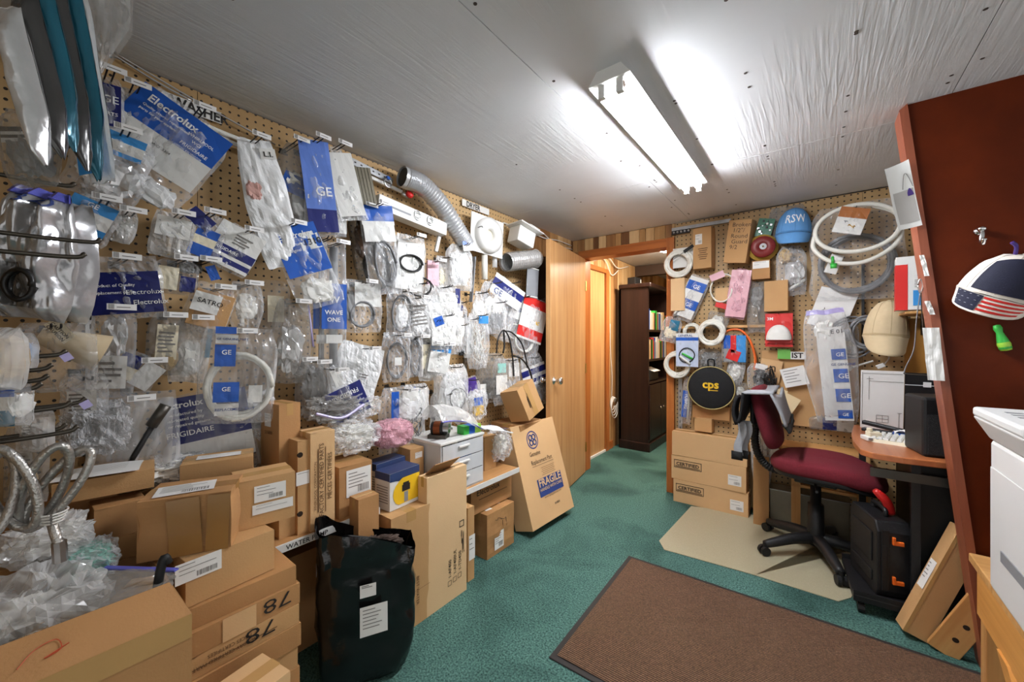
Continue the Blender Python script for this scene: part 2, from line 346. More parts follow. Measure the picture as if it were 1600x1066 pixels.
# plank panelling between the pegboard and the corner
x = 2.63; k = 0
while x < BY-.02:
    w = random.choice([.07, .09, .11, .13]); w = min(w, BY-x)
    MB().bb((WX-.012, x+.002, 0), (WX-.002, x+w-.002, CH)).build('plank', 'panel_%d' % random.choice([0, 1, 2, 3, 4]), wl); x += w
# rear return wall beside the camera (carries the long hooks)
wr = struct(MB().bb((WX, -.44, 0), (-.85, -.32, CH)).build('wall_rear', 'wall_dark'))
MB().bb((WX, -.32, .4), (-.86, -.308, CH-.004)).build('pegboard_sheet', pegmat('peg_rear', 'X', .031), wr)
# back wall
DX0, DX1, DZ = -1.757, -.985, 2.045
wb = struct(MB().bb((DX1+.02, BY+.012, 0), (2.2, BY+.12, CH)).bb((WX-.14, BY+.012, DZ+.02), (DX1+.02, BY+.12, CH)).bb((WX-.14, BY+.012, 0), (DX0-.02, BY+.12, DZ+.02)).build('wall_back', 'wall_dark'))
for a, b in ((DX1+.062, .24), (.24, 1.46)):
    MB().bb((a+.001, BY, .02), (b-.001, BY+.012, CH-.004)).build('pegboard_sheet', 'peg_back', wb)
x = WX; k = 0; tones = [2, 1, 0, 3, 4, 1, 2, 3, 4, 2, 0]
while x < DX1+.06-.01:
    w = (.055, .075, .09)[k % 3]; w = min(w, DX1+.06-x)
    MB().bb((x+.0015, BY-.001, DZ+.075), (x+w-.0015, BY+.011, CH)).build('plank', 'panel_%d' % tones[k % 11], wb); x += w; k += 1
MB().bb((WX, BY-.001, 0), (DX0-.05, BY+.011, DZ+.075)).build('plank', 'panel_1', wb)
# doorway trim
t = struct(empty('trim_1', (0, 0, 0)))
MB().bb((DX1, BY-.028, 0), (DX1+.06, BY+.13, DZ+.075)).build('casing', 'trim_wood', t, bevel=.003)
MB().bb((DX0-.055, BY-.02, DZ), (DX1, BY+.13, DZ+.075)).build('head_casing', 'trim_wood_x', t, bevel=.003)
MB().bb((DX0-.055, BY-.02, 0), (DX0, BY+.13, DZ)).build('casing', 'trim_wood', t, bevel=.003)
# open door, hinged on the doorway, swung back to the left wall
hp = Vector((-1.750, BY-.03, .0)); fe = Vector((-1.605, 2.515, 0)); dv = fe-hp; ang = math.atan2(dv.y, dv.x)
d1 = struct(empty('door_1', hp, (0, 0, ang)))
DL = dv.length
MB().bb((0, -.018, .012), (DL, .018, 2.035)).build('door_leaf', 'door_wood', d1, bevel=.002)
for s in (-1, 1):
    kb = MB().lathe([(.0, 0), (.03, 0), (.03, .006), (.014, .012), (.012, .034), (.024, .042), (.029, .056), (.024, .070), (0, .074)], 18)
    o = kb.build('knob', 'chrome', d1, True, (DL-.065, s*.018, .955), (R(-90*s), 0, 0))
for z in (.25, 1.0, 1.78): MB().cyl((0, .024, z-.045), (0, .024, z+.045), .006, 8).build('hinge', 'brass', d1)
# hallway beyond
hx = WX-.01; HY = 6.6
wh = struct(MB().bb((hx-.13, BY+.01, 0), (hx-.012, HY, CH)).build('wall_hall_left', 'wall_dark'))
y = 4.245; k = 0; random.seed(3)
while y < HY:
    w = random.choice([.06, .08, .10, .12]); MB().bb((hx-.012, y+.002, 0), (hx, y+w-.002, CH)).build('plank', 'panel_%d' % random.choice([0, 4, 2, 0, 4, 1]), wh); y += w
y = BY+.13
while y < 4.245:
    w = min(.09, 4.245-y); MB().bb((hx-.012, y+.002, 2.07), (hx, y+w-.002, CH)).build('plank', 'panel_%d' % random.choice([0, 4, 2, 1]), wh); y += w
d2 = struct(empty('door_2', (hx, 0, 0)))
MB().bb((-.035, BY+.14, .02), (-.004, 4.16, 2.02)).build('door_leaf', 'door_wood', d2)
t2 = struct(empty('trim_2', (hx, 0, 0)))
MB().bb((-.012, 4.165, 0), (.02, 4.245, 2.07)).build('casing', 'trim_wood', t2, bevel=.003)
MB().bb((-.012, BY+.12, 2.02), (.019, 4.165, 2.07)).build('head_casing', mat('trim_wood_y', (178, 106, 52), .35, rgb2=(142, 78, 34), scale=2, stretch=(18, .9, 18)), t2, bevel=.003)
MB().bb((-.02, BY+.14, 0), (.012, 4.165, .022)).build('sill', 'white_plastic', t2)
struct(MB().bb((hx-.004, 4.25, 0), (hx+.014, 4.36, .09)).build('baseboard_hall', 'trim_wood_x', bevel=.003))
struct(MB().bb((hx-.13, HY, 0), (1.5, HY+.1, CH)).build('wall_hall_back', mat('hall_tan', (196, 168, 128), .7)))
struct(MB().bb((-.55, BY+.12, 0), (-.45, HY, CH)).build('wall_hall_right', 'hall_tan'))
struct(MB().bb((hx, 5.1, CH-.13), (-.45, 5.2, CH)).build('beam_hall', mat('hall_beam', (70, 52, 40), .6)))
# hallway lamp on its ceiling, behind the door head
hl = thing('ceiling_lamp', 'round ceiling lamp in the hallway beyond the doorway', 'lamp', (-1.15, 4.05, CH))
MB().lathe([(0, 0), (.16, 0), (.16, -.02), (.15, -.02)], 24).build('base', 'white_plastic', hl)
MB().lathe([(.148, -.02), (.14, -.05), (.10, -.075), (0, -.085)], 24).build('globe', emis('hall_globe', (255, 240, 220), HALL_POWER), hl, True)
# partition with its slanted end
pt = struct(empty('wall_partition', (0, 0, 0)))
xt, xb = .283, .515
MB().add([(xt+.012, PY, CH), (xb+.012, PY, 0), (2.2, PY, 0), (2.2, PY, CH), (xt+.012, PY+.09, CH), (xb+.012, PY+.09, 0), (2.2, PY+.09, 0), (2.2, PY+.09, CH)],
         [(0, 1, 2, 3), (7, 6, 5, 4), (0, 4, 5, 1), (2, 6, 7, 3), (0, 3, 7, 4), (1, 5, 6, 2)]).build('panel', 'partition_brown', pt)
MB().add([(xt-.012, PY-.012, CH-.02), (xb-.012, PY-.012, 0), (xb+.012, PY-.012, 0), (xt+.012, PY-.012, CH), (xt-.012, PY+.11, CH-.02), (xb-.012, PY+.11, 0), (xb+.012, PY+.11, 0), (xt+.012, PY+.11, CH)],
         [(0, 1, 2, 3), (7, 6, 5, 4), (0, 4, 5, 1), (2, 6, 7, 3), (0, 3, 7, 4), (1, 5, 6, 2)]).build('end_board', 'red_edge', pt)

# ------------------------------------------------------------------ fluorescent fixture
fx = thing('fluorescent_fixture', 'white two-tube fluorescent light fixture on the ceiling', 'light fixture', (-.578, 1.91, CH))
MB().add([(-.045, -.61, 0), (.045, -.61, 0), (.045, .61, 0), (-.045, .61, 0), (-.078, -.61, -.045), (.078, -.61, -.045), (.078, .61, -.045), (-.078, .61, -.045)],
         [(3, 2, 1, 0), (4, 5, 6, 7), (0, 1, 5, 4), (1, 2, 6, 5), (2, 3, 7, 6), (3, 0, 4, 7)]).build('housing', 'white_plastic', fx)
for s in (-1, 1):
    MB().cyl((s*.034, -.575, -.0625), (s*.034, .575, -.0625), .0165, 16).build('tube', emis('tube_glow', (246, 249, 255), TUBE_POWER), fx, True)
    for e in (-1, 1):
        MB().cyl((s*.034, e*.575, -.0625), (s*.034, e*.588, -.0625), .0165, 14).build('tube_cap', mat('tube_cap', (214, 190, 176), .4), fx)
        MB().bb((s*.034-.012, e*.588-.008, -.09), (s*.034+.012, e*.588+.012, -.044)).build('lamp_holder', 'white_plastic', fx)

# ------------------------------------------------------------------ floor coverings
rg = thing('floor_mat', 'brown ribbed entrance mat with black rubber border on the carpet', 'mat', (-.10, 1.80, .0), R(1.5))
MB().bb((-.755, -.455, 0), (.755, .455, .006)).build('rubber_border', 'mat_rubber', rg, bevel=.003)
MB().grid(lambda a, b: Vector((-.73+1.46*a, -.43+.86*b, .0095+.0008*math.sin(40*a)*math.cos(31*b))), 30, 20).build('pile', 'mat_pile', rg)
# clear chair mat
cp = [onz(1030, 846, 0), onz(1038, 860, 0), onz(1180, 900, 0), onz(1310, 941, 0), onz(1330, 935, 0), onz(1385, 800, 0), Vector((.32, 3.33, 0)), Vector((-.42, 3.30, 0)), onz(1080, 792, 0)]
cm = tag(MB().prism([(p.x, p.y) for p in cp][::-1], .0015, .005).build('chair_mat', 'chair_mat_film'), 'worn beige translucent plastic chair mat under the office chair', 'chair mat')

# ================================================================== cartons
def decal(parent, size, face, s, t, w, h, m='white_label', rot=0, lift=.0026, name='label', lines=0, bar=False):
    """printed sticker w x h whose centre sits at (s, t) fractions of a carton face"""
    L, D, H = size; ex = FACE_ROT[face]
    def P(a, b):
        if face == 'front': return Vector((-L/2+a*L, -D/2-lift, b*H))
        if face == 'left': return Vector((-L/2-lift, D/2-a*D, b*H))
        if face == 'right': return Vector((L/2+lift, -D/2+a*D, b*H))
        return Vector((-L/2+a*L, -D/2+b*D, H+lift))
    q = Euler(ex).to_matrix() @ Matrix.Rotation(R(rot), 3, 'Z')
    mb = MB().rect(-w/2, -h/2, w/2, h/2)
    rnd = random.Random(hash((round(s, 3), round(t, 3), face, round(w, 4))) & 0xffff)
    for i in range(lines):
        y = h*.36-i*h*.62/max(lines, 1); mb.rect(-w*.42, y-h*.016, w*(-.42+rnd.uniform(.3, .8)), y+h*.016, .0004, 1)
    if bar:
        x = -w*.05
        while x < w*.4:
            b = rnd.choice([.008, .014, .022])*w; mb.rect(x, -h*.38, x+b, -h*.12, .0004, 1); x += b+rnd.choice([.01, .018])*w
    return mb.build(name, [m, 'ink_grey' if lines else 'ink'], parent, loc=P(s, t), rot=q.to_euler())
def words(parent, size, face, s, t, txt, hgt, m='ink', rot=0, bold=.0, width=1., align='LEFT', lift=.003):
    L, D, H = size
    if face == 'front': p = Vector((-L/2+s*L, -D/2-lift, t*H))
    elif face == 'left': p = Vector((-L/2-lift, D/2-s*D, t*H))
    elif face == 'right': p = Vector((L/2+lift, -D/2+s*D, t*H))
    else: p = Vector((-L/2+s*L, -D/2+t*D, H+lift))
    q = Euler(FACE_ROT[face]).to_matrix() @ Matrix.Rotation(R(rot), 3, 'Z')
    return lettering(txt, hgt, m, parent, p, q.to_euler(), bold, width, align)
def scribble(parent, size, face, s, t, w, h, seed, m='ink', n=9, r=.0012):
    L, D, H = size; rnd = random.Random(seed)
    pts = [(-w/2+w*i/(n-1)+rnd.uniform(-.1, .1)*w, rnd.uniform(-.5, .5)*h, 0) for i in range(n)]
    if face == 'front': p = Vector((-L/2+s*L, -D/2-.0026, t*H))
    elif face == 'left': p = Vector((-L/2-.0026, D/2-s*D, t*H))
    else: p = Vector((-L/2+s*L, -D/2+t*D, H+.0015))
    return MB().tube(spline(pts, 5), r, 4).build('pen_mark', m, parent, loc=p, rot=FACE_ROT[face])
def carton(label, loc, yaw, size, m='kraft', tape='top', name='carton', group=None, tilt=(0, 0), seam='x', bulge=.0012, worn=0, cat='box'):
    """closed carton: body, two top flaps meeting at a seam, tape; origin at the middle of its base"""
    L, D, H = size
    t = thing(name, label, cat, loc, (tilt[0], tilt[1], yaw), group)
    rnd = random.Random(label)
    def skin(a, b):   # four side walls with a slight belly
        k = [(-L/2, -D/2), (L/2, -D/2), (L/2, D/2), (-L/2, D/2), (-L/2, -D/2)]
        i = min(int(a*4), 3); f = a*4-i; x = k[i][0]+(k[i+1][0]-k[i][0])*f; y = k[i][1]+(k[i+1][1]-k[i][1])*f
        g = bulge*math.sin(math.pi*f)*math.sin(math.pi*b)
        n = [(0, -1), (1, 0), (0, 1), (-1, 0)][i]
        if worn:
            w = mnoise.noise(Vector((x*14, y*14, b*H*14+worn)))*.008*math.sin(math.pi*b)**.3; g += w
        return Vector((x+n[0]*g, y+n[1]*g, b*H*.995))
    nv = 10 if worn else 4; nu = 32 if worn else 16
    mb = MB().grid(skin, nu, nv); mb.rect(-L/2, D/2, L/2, -D/2, 0); mb.rect(-L/2+.003, -D/2+.003, L/2-.003, D/2-.003, H-.006)
    mb.build('body', m, t)
    g = .0012
    if seam == 'x': fl = [((-L/2, -D/2), (L/2, -g)), ((-L/2, g), (L/2, D/2))]
    else: fl = [((-L/2, -D/2), (-g, D/2)), ((g, -D/2), (L/2, D/2))]
    for (a, b), (c, d) in fl: MB().bb((a, b, H-.005), (c, d, H)).build('flap', m, t, bevel=.0015)
    if tape:
        td = min(.045, H*.6); tw = min(.05, min(L, D)*.3); tm = 'tape_brown' if tape == 'brown' else 'tape'
        tb = MB()
        if seam == 'x':
            tb.bb((-L/2-.0008, -tw/2, H-td), (-L/2-.0002, tw/2, H+.0006)); tb.bb((-L/2, -tw/2, H), (L/2, tw/2, H+.0006)); tb.bb((L/2+.0002, -tw/2, H-td), (L/2+.0008, tw/2, H+.0006))
        else:
            tb.bb((-tw/2, -D/2-.0008, H-td), (tw/2, -D/2-.0002, H+.0006)); tb.bb((-tw/2, -D/2, H), (tw/2, D/2, H+.0006))
        tb.build('tape', tm, t)
    t['size'] = size
    return t, size
def wallbox(label, u1, vt, vb, u2, D, X=None, zb=None, dyaw=0, **kw):
    """carton beside the left wall: long face towards +X; (u1, vb)-(u1, vt) its near front edge, u2 its far front edge"""
    p = onz(u1, vb, zb) if X is None else onx(u1, vb, X)
    X = p.x; zb = p.z if zb is None else zb
    H = zat(p, vt)-zb; q = onx(u2, vb, X); L = q.y-p.y
    yaw = R(90+dyaw); c = Matrix.Rotation(yaw, 3, 'Z') @ Vector((L/2, D/2, 0))
    return carton(label, (p.x+c.x, p.y+c.y, zb), yaw, (L, D, H), **kw)
def backbox(label, u1, vt, vb, u2, D, Y, zb=None, dyaw=0, **kw):
    """carton on the back wall: face towards -Y"""
    p = ony(u1, vb, Y); zb = p.z if zb is None else zb; H = zat(p, vt)-zb; L = ony(u2, vb, Y).x-p.x
    yaw = R(dyaw); c = Matrix.Rotation(yaw, 3, 'Z') @ Vector((L/2, D/2, 0))
    return carton(label, (p.x+c.x, p.y+c.y, zb), yaw, (L, D, H), **kw)

# ------------------------------------------------------------------ shelves along the left wall
SX = -1.475
def shelf(name, label, y0, y1, z, txt=None):
    t = thing(name, label, 'shelf', (0, 0, 0))
    MB().bb((WX+.002, y0, z-.02), (SX, y1, z)).build('board', 'shelf_wood', t, bevel=.002)
    MB().bb((SX, y0, z-.026), (SX+.006, y1, z+.002)).build('price_rail', 'card_white', t)
    for y in (y0+.05, y1-.08): MB().add([(WX+.001, y, z-.02), (SX-.06, y, z-.02), (WX+.001, y, z-.14), (WX+.001, y+.02, z-.02), (SX-.06, y+.02, z-.02), (WX+.001, y+.02, z-.14)], [(0, 1, 2), (5, 4, 3), (0, 3, 4, 1), (1, 4, 5, 2), (2, 5, 3, 0)]).build('bracket', 'dark_steel', t)
    if txt: lettering(txt, .024, 'ink', t, (SX+.0068, .60, z-.021), (R(90), 0, R(90)), .012)
    return t
SZ1, SZ2 = .555, .468
shelf('low_shelf', 'low wooden shelf with a white lettered rail behind the black bag', .565, .975, SZ1, 'WATER PUMP')
shelf('low_shelf', 'low wooden shelf under the white plastic drawers', 1.205, 1.97, SZ2)

# ------------------------------------------------------------------ the stack of flat cartons
P0 = Vector((-1.25, .548, 0)); hz = [.068, .066, .062, .062, .066, .062, .064, .064, .064]
zc = zat(P0, 883); tops = [zc]
lv = [883, 911, 943, 973, 1008, 1040]
zz = [zat(P0, v) for v in lv]; zz.append(zz[-1]-.063)
while zz[-1] > .07: zz.append(zz[-1]-.064)
if zz[-1] > .02: zz.append(0)
else: zz[-1] = 0
desc = ['topmost flat carton of the tall stack, blank, under the labelled carton', 'flat carton with a pen-written 78 and a pale tape patch, second of the stack',
        'flat carton printed with upside-down lettering and a pen-written 78 in the stack', 'blank flat carton just below the upside-down printed one in the stack',
        'flat carton with a torn lower edge, fifth from the top of the stack', 'flat carton sixth from the top of the stack beside the black bag']
for i in range(len(zz)-1):
    h = zz[i]-zz[i+1]; dx = (-.012, .0, .0, .006, -.004, .002)[i % 6]
    lb = desc[i] if i < 6 else 'flat carton %s from the top of the tall stack' % ('seventh', 'eighth', 'ninth', 'tenth', 'eleventh', 'twelfth', 'thirteenth')[i-6]
    t, s = carton(lb, (P0.x-.20+dx, P0.y-.16, zz[i+1]), R(90+(-1.5, 1, 0, 1.5, -1, .5)[i % 6]), (.32, .40, h-.001), m=('kraft_dark', 'kraft_dark', 'kraft', 'kraft_dark', 'kraft', 'kraft_dark')[i % 6], group='flat cartons in the tall stack', bulge=.001)
    if i == 1:
        decal(t, s, 'front', .50, .5, .08, h*.98, 'kraft_light', name='tape_patch'); words(t, s, 'front', .93, .88, '78', .055, rot=180, bold=-.005, width=1.5)
    if i == 2:
        words(t, s, 'front', .80, .95, '78', .055, rot=180, bold=-.005, width=1.5)
        words(t, s, 'front', .66, .52, 'FACTORY CERTIFIED PARTS', .014, 'ink_brown', rot=180, width=.9); words(t, s, 'front', .60, .80, 'PIÈCES CERTIFIÉES', .014, 'ink_brown', rot=180, width=.9)
        decal(t, s, 'front', .46, .44, .22, .002, 'ink_brown', name='printed_rule')
# open pale carton at the foot of the picture, in front of the stack
t, s = carton('pale carton with folded top in front of the flat carton stack', (-1.10, .37, 0), R(100), (.12, .12, zat((-1.12, .40), 1042)), m='kraft_light')

# labelled carton lying on the stack, and the two on it
A, sA = wallbox('carton with a rounded white label lying on the flat stack', 290, 880, 952, 432, .22, zb=zz[0]+.001, dyaw=4, m='kraft')
decal(A, sA, 'front', .13, .80, .10, .052, lines=3, bar=True)
zA = zz[0]+sA[2]+.002
t, s = carton('crumpled heavily taped carton with a shipping label on top', (-1.385, .325, zA), R(62), (.20, .15, .155), m='kraft_dark', tape='brown', worn=3.1, seam='x')
decal(t, s, 'top', .42, .42, .13, .085, lines=5, bar=True, rot=8)
for k, (a, b, w, h, r) in enumerate([(.5, .5, .07, .15, 3), (.86, .5, .05, .15, -2)]): decal(t, s, 'front', a, b, w, h, 'tape_brown', rot=r, name='tape', lift=.009)
t, s = carton('carton with two white stickers beside the crumpled taped carton', (-1.405, .505, zA), R(80), (.155, .13, .145), m='kraft')
decal(t, s, 'front', .55, .68, .085, .05, lines=3, bar=True); decal(t, s, 'front', .60, .36, .11, .03, lines=2)

# ------------------------------------------------------------------ cartons standing on the near shelf
t, s = carton('small carton with a white label on its slanted lid behind the taped carton', (-1.592, .44, zz[0]+.001), R(70), (.19, .12, zat((-1.56, .44), 716)-zz[0]), m='kraft')
decal(t, s, 'top', .5, .5, .12, .05, lines=2); 
t, s = wallbox('plain carton under the tall barcode carton', 436, 742, 852, 466, .20, X=-1.52, zb=SZ1, m='kraft'); ZE = SZ1+s[2]+.001
t, s = wallbox('tall upright carton with a barcode sticker and stamped number', 436, 633, 741, 471, .13, X=-1.57, zb=ZE, dyaw=6, m='kraft_dark', seam='y')
decal(t, s, 'left', .42, .74, .045, .05, lines=3); words(t, s, 'left', .26, .52, '215830', .018, 'ink_brown', bold=.01)
t, s = wallbox('upright carton with round hand holes and a white band sticker', 465, 690, 838, 484, .16, X=-1.50, zb=SZ1, m='kraft')
decal(t, s, 'front', .55, .60, .06, .05, lines=1); 
for b in (.85, .22): MB().cyl((-s[0]*.30, -s[1]/2-.001, s[2]*b), (-s[0]*.30, -s[1]/2+.004, s[2]*b), .010, 14).build('hand_hole', mat('hole_dark', (40, 26, 14), .9), t)
t, s = wallbox('tall carton printed FACTORY CERTIFIED PARTS up its side', 485, 678, 826, 523, .10, X=-1.49, zb=SZ1, m='kraft_light')
words(t, s, 'front', .52, .12, 'FACTORY CERTIFIED PARTS', .0235, 'ink_brown', rot=90, bold=.006, width=.95); words(t, s, 'front', .86, .28, 'PIÈCES CERTIFIÉES', .0235, 'ink_brown', rot=90, bold=.006, width=.95)
decal(t, s, 'front', .30, .5, .004, .24, 'ink_brown', name='printed_rule'); decal(t, s, 'front', .60, .5, .003, .25, 'ink_brown', name='printed_rule')
words(t, s, 'front', .24, .2, 'WHIRLPOOL CORPORATION', .014, 'ink_brown', rot=90)
t, s = wallbox('carton with a large square white label beside the tall printed carton', 530, 732, 815, 581, .17, X=-1.50, zb=SZ1, m='kraft_dark')
decal(t, s, 'front', .58, .64, .11, .11, lines=5, bar=True)
t, s = wallbox('small carton with a white sticker behind the filter boxes', 641, 703, 735, 662, .16, X=-1.62, zb=SZ2, m='kraft')
decal(t, s, 'front', .6, .85, .045, .03, lines=2)

# ------------------------------------------------------------------ cartons standing on the floor
t, s = wallbox('plain tall carton half hidden behind the black bag', 560, 782, 985, 592, .066, X=-1.405, zb=0, m='kraft_dark')
BW, sBW = wallbox('tall carton carrying the blue and yellow filter boxes', 611, 812, 984, 672, .28, X=-1.405, zb=0, m='kraft', seam='y')
words(BW, sBW, 'front', .62, .42, 'BEST WATER', .022, 'ink_brown', rot=-90, bold=.004); words(BW, sBW, 'front', .44, .40, 'FILTERS', .014, 'ink_brown', rot=-90)
decal(BW, sBW, 'front', .5, .30, sBW[0]*.98, .0015, 'kraft_edge', name='printed_rule')
K, sK = wallbox('tallest pale carton on the floor with printed checkboxes', 667, 748, 958, 729, .062, X=-1.405, zb=0, m='kraft_pale', seam='x')
for k, tx in enumerate(['1-AF400', '1-AF400UL', '1-TD450']):
    words(K, sK, 'front', .58+.13*k, .18+.008*k, tx, .026, 'ink', rot=90, bold=.004); a = .53+.13*k
    mb = MB(); w = .024
    for q in ((-w/2, -w/2, w/2, -w/2+.002), (-w/2, w/2-.002, w/2, w/2), (-w/2, -w/2, -w/2+.002, w/2), (w/2-.002, -w/2, w/2, w/2)): mb.rect(*q)
    mb.build('checkbox', 'ink', K, loc=(-sK[0]/2+a*sK[0]+.004, -sK[1]/2-.0015, (.14+.008*k)*sK[2]), rot=(R(90), 0, 0))
scribble(K, sK, 'front', .88, .40, .02, .13, 5, n=12); scribble(K, sK, 'top', .5, .5, .15, .03, 9)
mb = MB(); 
for q in ((-.016, -.016, .016, -.012), (-.016, .012, .016, .016), (-.016, -.016, -.012, .016), (.012, -.016, .016, .016)): mb.rect(*q)
mb.build('printed_mark', 'ink', K, loc=(-sK[0]/2+.86*sK[0], -sK[1]/2-.0015, .55*sK[2]), rot=(R(90), 0, 0))
MB().box((-.02, -.02, sK[2]+.03), (.16, .003, .09), M=Matrix.Rotation(R(50), 3, 'X')).build('open_flap', 'kraft_dark', K)
t, s = wallbox('narrow carton with a white label squeezed beside the pale checkbox carton', 731, 795, 880, 741, .10, X=-1.44, zb=0, m='kraft')
decal(t, s, 'front', .6, .45, .045, .13, lines=3)
M9, s9 = wallbox('cube carton with stickers and pen writing on the floor before the shelf', 761, 806, 876, 803, .15, zb=0, dyaw=0, m='kraft_dark', worn=.7)
decal(M9, s9, 'front', .42, .30, .085, .10, lines=5, bar=True); decal(M9, s9, 'top', .52, .68, .12, .07, lines=4, rot=-20); decal(M9, s9, 'top', .25, .35, .05, .035, lines=2, rot=-10)
scribble(M9, s9, 'front', .5, .78, .10, .035, 21); scribble(M9, s9, 'front', .62, .62, .04, .05, 22)
_ya, _yb = onx(737, 800, -1.665).y, onx(806, 800, -1.665).y
t, s = carton('plain low carton under the far shelf carrying the Electrolux carton', (-1.77, (_ya+_yb)/2, 0), R(90), (_yb-_ya+.04, .20, .264), m='kraft_dark')
E8, s8 = carton('carton printed Electrolux lying under the far shelf', (-1.645, (onx(737, 800, -1.54).y+onx(800, 800, -1.54).y)/2, .266), R(90), (onx(800, 800, -1.54).y-onx(737, 800, -1.54).y, .20, .168), m='kraft_dark')
words(E8, s8, 'front', .12, .60, 'Electrolux', .05, 'ink', bold=.006); decal(E8, s8, 'front', .52, .45, .26, .003, 'ink', name='printed_rule')
MB().box((0, -.115, s8[2]*.93), (s8[0]*.95, .003, .05), M=Matrix.Rotation(R(40), 3, 'X')).build('open_flap', 'kraft', E8)
for k, (ya, w, hh, lb) in enumerate([(.62, .30, .24, 'dark carton under the near shelf beside the flat stack'), (.95, .28, .30, 'dark carton under the near shelf behind the black bag')]):
    t, s = carton(lb, (-1.76, ya+w/2-.05, 0), R(90), (w, .2, hh), m='kraft_dark')
    if k == 0:
        t3, s3 = carton('flat dark carton with a printed sticker stacked under the near shelf', (-1.76, ya+w/2-.05, hh), R(90), (w, .2, .16), m='kraft_dark'); decal(t3, s3, 'front', .85, .4, .06, .06, lines=3)
# leaning large carton
gA, gB = onz(833, 843, .006), onz(897, 802, .006); gL = (gB-gA).length; gy = math.atan2((gB-gA).y, (gB-gA).x)
gH = .66; lean = R(17)
GE, sG = carton('large flat carton marked FRAGILE leaning against the far shelf', (0, 0, 0), gy, (gL*1.0, .15, gH), m='kraft_light', seam='x', tilt=(-lean, 0), bulge=.001)
mid = (gA+gB)/2; nrm = Vector((-math.sin(gy), math.cos(gy), 0))
GE.rotation_euler = Euler((-lean, 0, gy)); GE.location = mid+nrm*.075*math.cos(lean)+Vector((0, 0, .075*math.sin(lean)+.004))
words(GE, sG, 'front', .26, .66, 'Genuine', .042, 'ink', width=.85); words(GE, sG, 'front', .26, .575, 'Replacement Part', .042, 'ink', width=.80)
decal(GE, sG, 'front', .52, .555, .25, .0022, 'ink', name='printed_rule')
for k in range(5): decal(GE, sG, 'front', .60, .52-.018*k, .16-.02*(k % 2), .002, 'ink_brown', name='printed_rule')
decal(GE, sG, 'front', .58, .335, .28, .115, 'ink_blue', name='printed_panel'); words(GE, sG, 'front', .58, .345, 'FRAGILE', .070, 'kraft_pale', bold=.02, align='CENTER', lift=.0045); words(GE, sG, 'front', .58, .300, 'HANDLE WITH CARE', .027, 'kraft_pale', bold=.01, align='CENTER', lift=.0045)
words(GE, sG, 'front', .58, .225, 'www.GEAppliances.com', .020, 'ink_brown', align='CENTER'); decal(GE, sG, 'front', .58, .155, .13, .055, 'kraft_light', bar=True, name='barcode')
mb = MB(); n = 36
for k in range(n): 
    a, b = 2*math.pi*k/n, 2*math.pi*(k+1)/n; mb.quad((.062*math.cos(a), .062*math.sin(a), 0), (.062*math.cos(b), .062*math.sin(b), 0), (.054*math.cos(b), .054*math.sin(b), 0), (.054*math.cos(a), .054*math.sin(a), 0))
for k in range(4):
    a = R(45+90*k); c = Vector((math.cos(a), math.sin(a), 0))*.026; mb.tube([c+Vector((.017*math.cos(q), .017*math.sin(q), 0)) for q in [2*math.pi*j/14 for j in range(14)]], .005, 4, closed=True)
mb.build('printed_emblem', 'ink_blue', GE, loc=(-sG[0]/2+.40*sG[0], -sG[1]/2-.0016, .82*sG[2]), rot=(R(90), 0, 0))
# tilted carton resting on the far shelf goods
t, s = carton('tilted taped carton lying above the leaning FRAGILE carton', (-1.62, 2.27, .735), R(90), (.19, .17, .23), m='kraft', tilt=(R(-8), R(-17)), seam='y'); t.rotation_euler = Euler((R(-12), R(-20), R(90)), 'XYZ')
decal(t, s, 'front', .5, .5, .05, .225, 'tape', name='tape'); scribble(t, s, 'front', .35, .5, .02, .12, 31)
t, s = wallbox('upright plain carton behind the white plastic drawers', 757, 684, 744, 775, .14, X=-1.60, zb=SZ2, m='kraft')
t, s = carton('tall carton behind the leaning FRAGILE carton under the tilted taped one', (-1.72, 2.29, 0), R(90), (.30, .26, .68), m='kraft_dark')

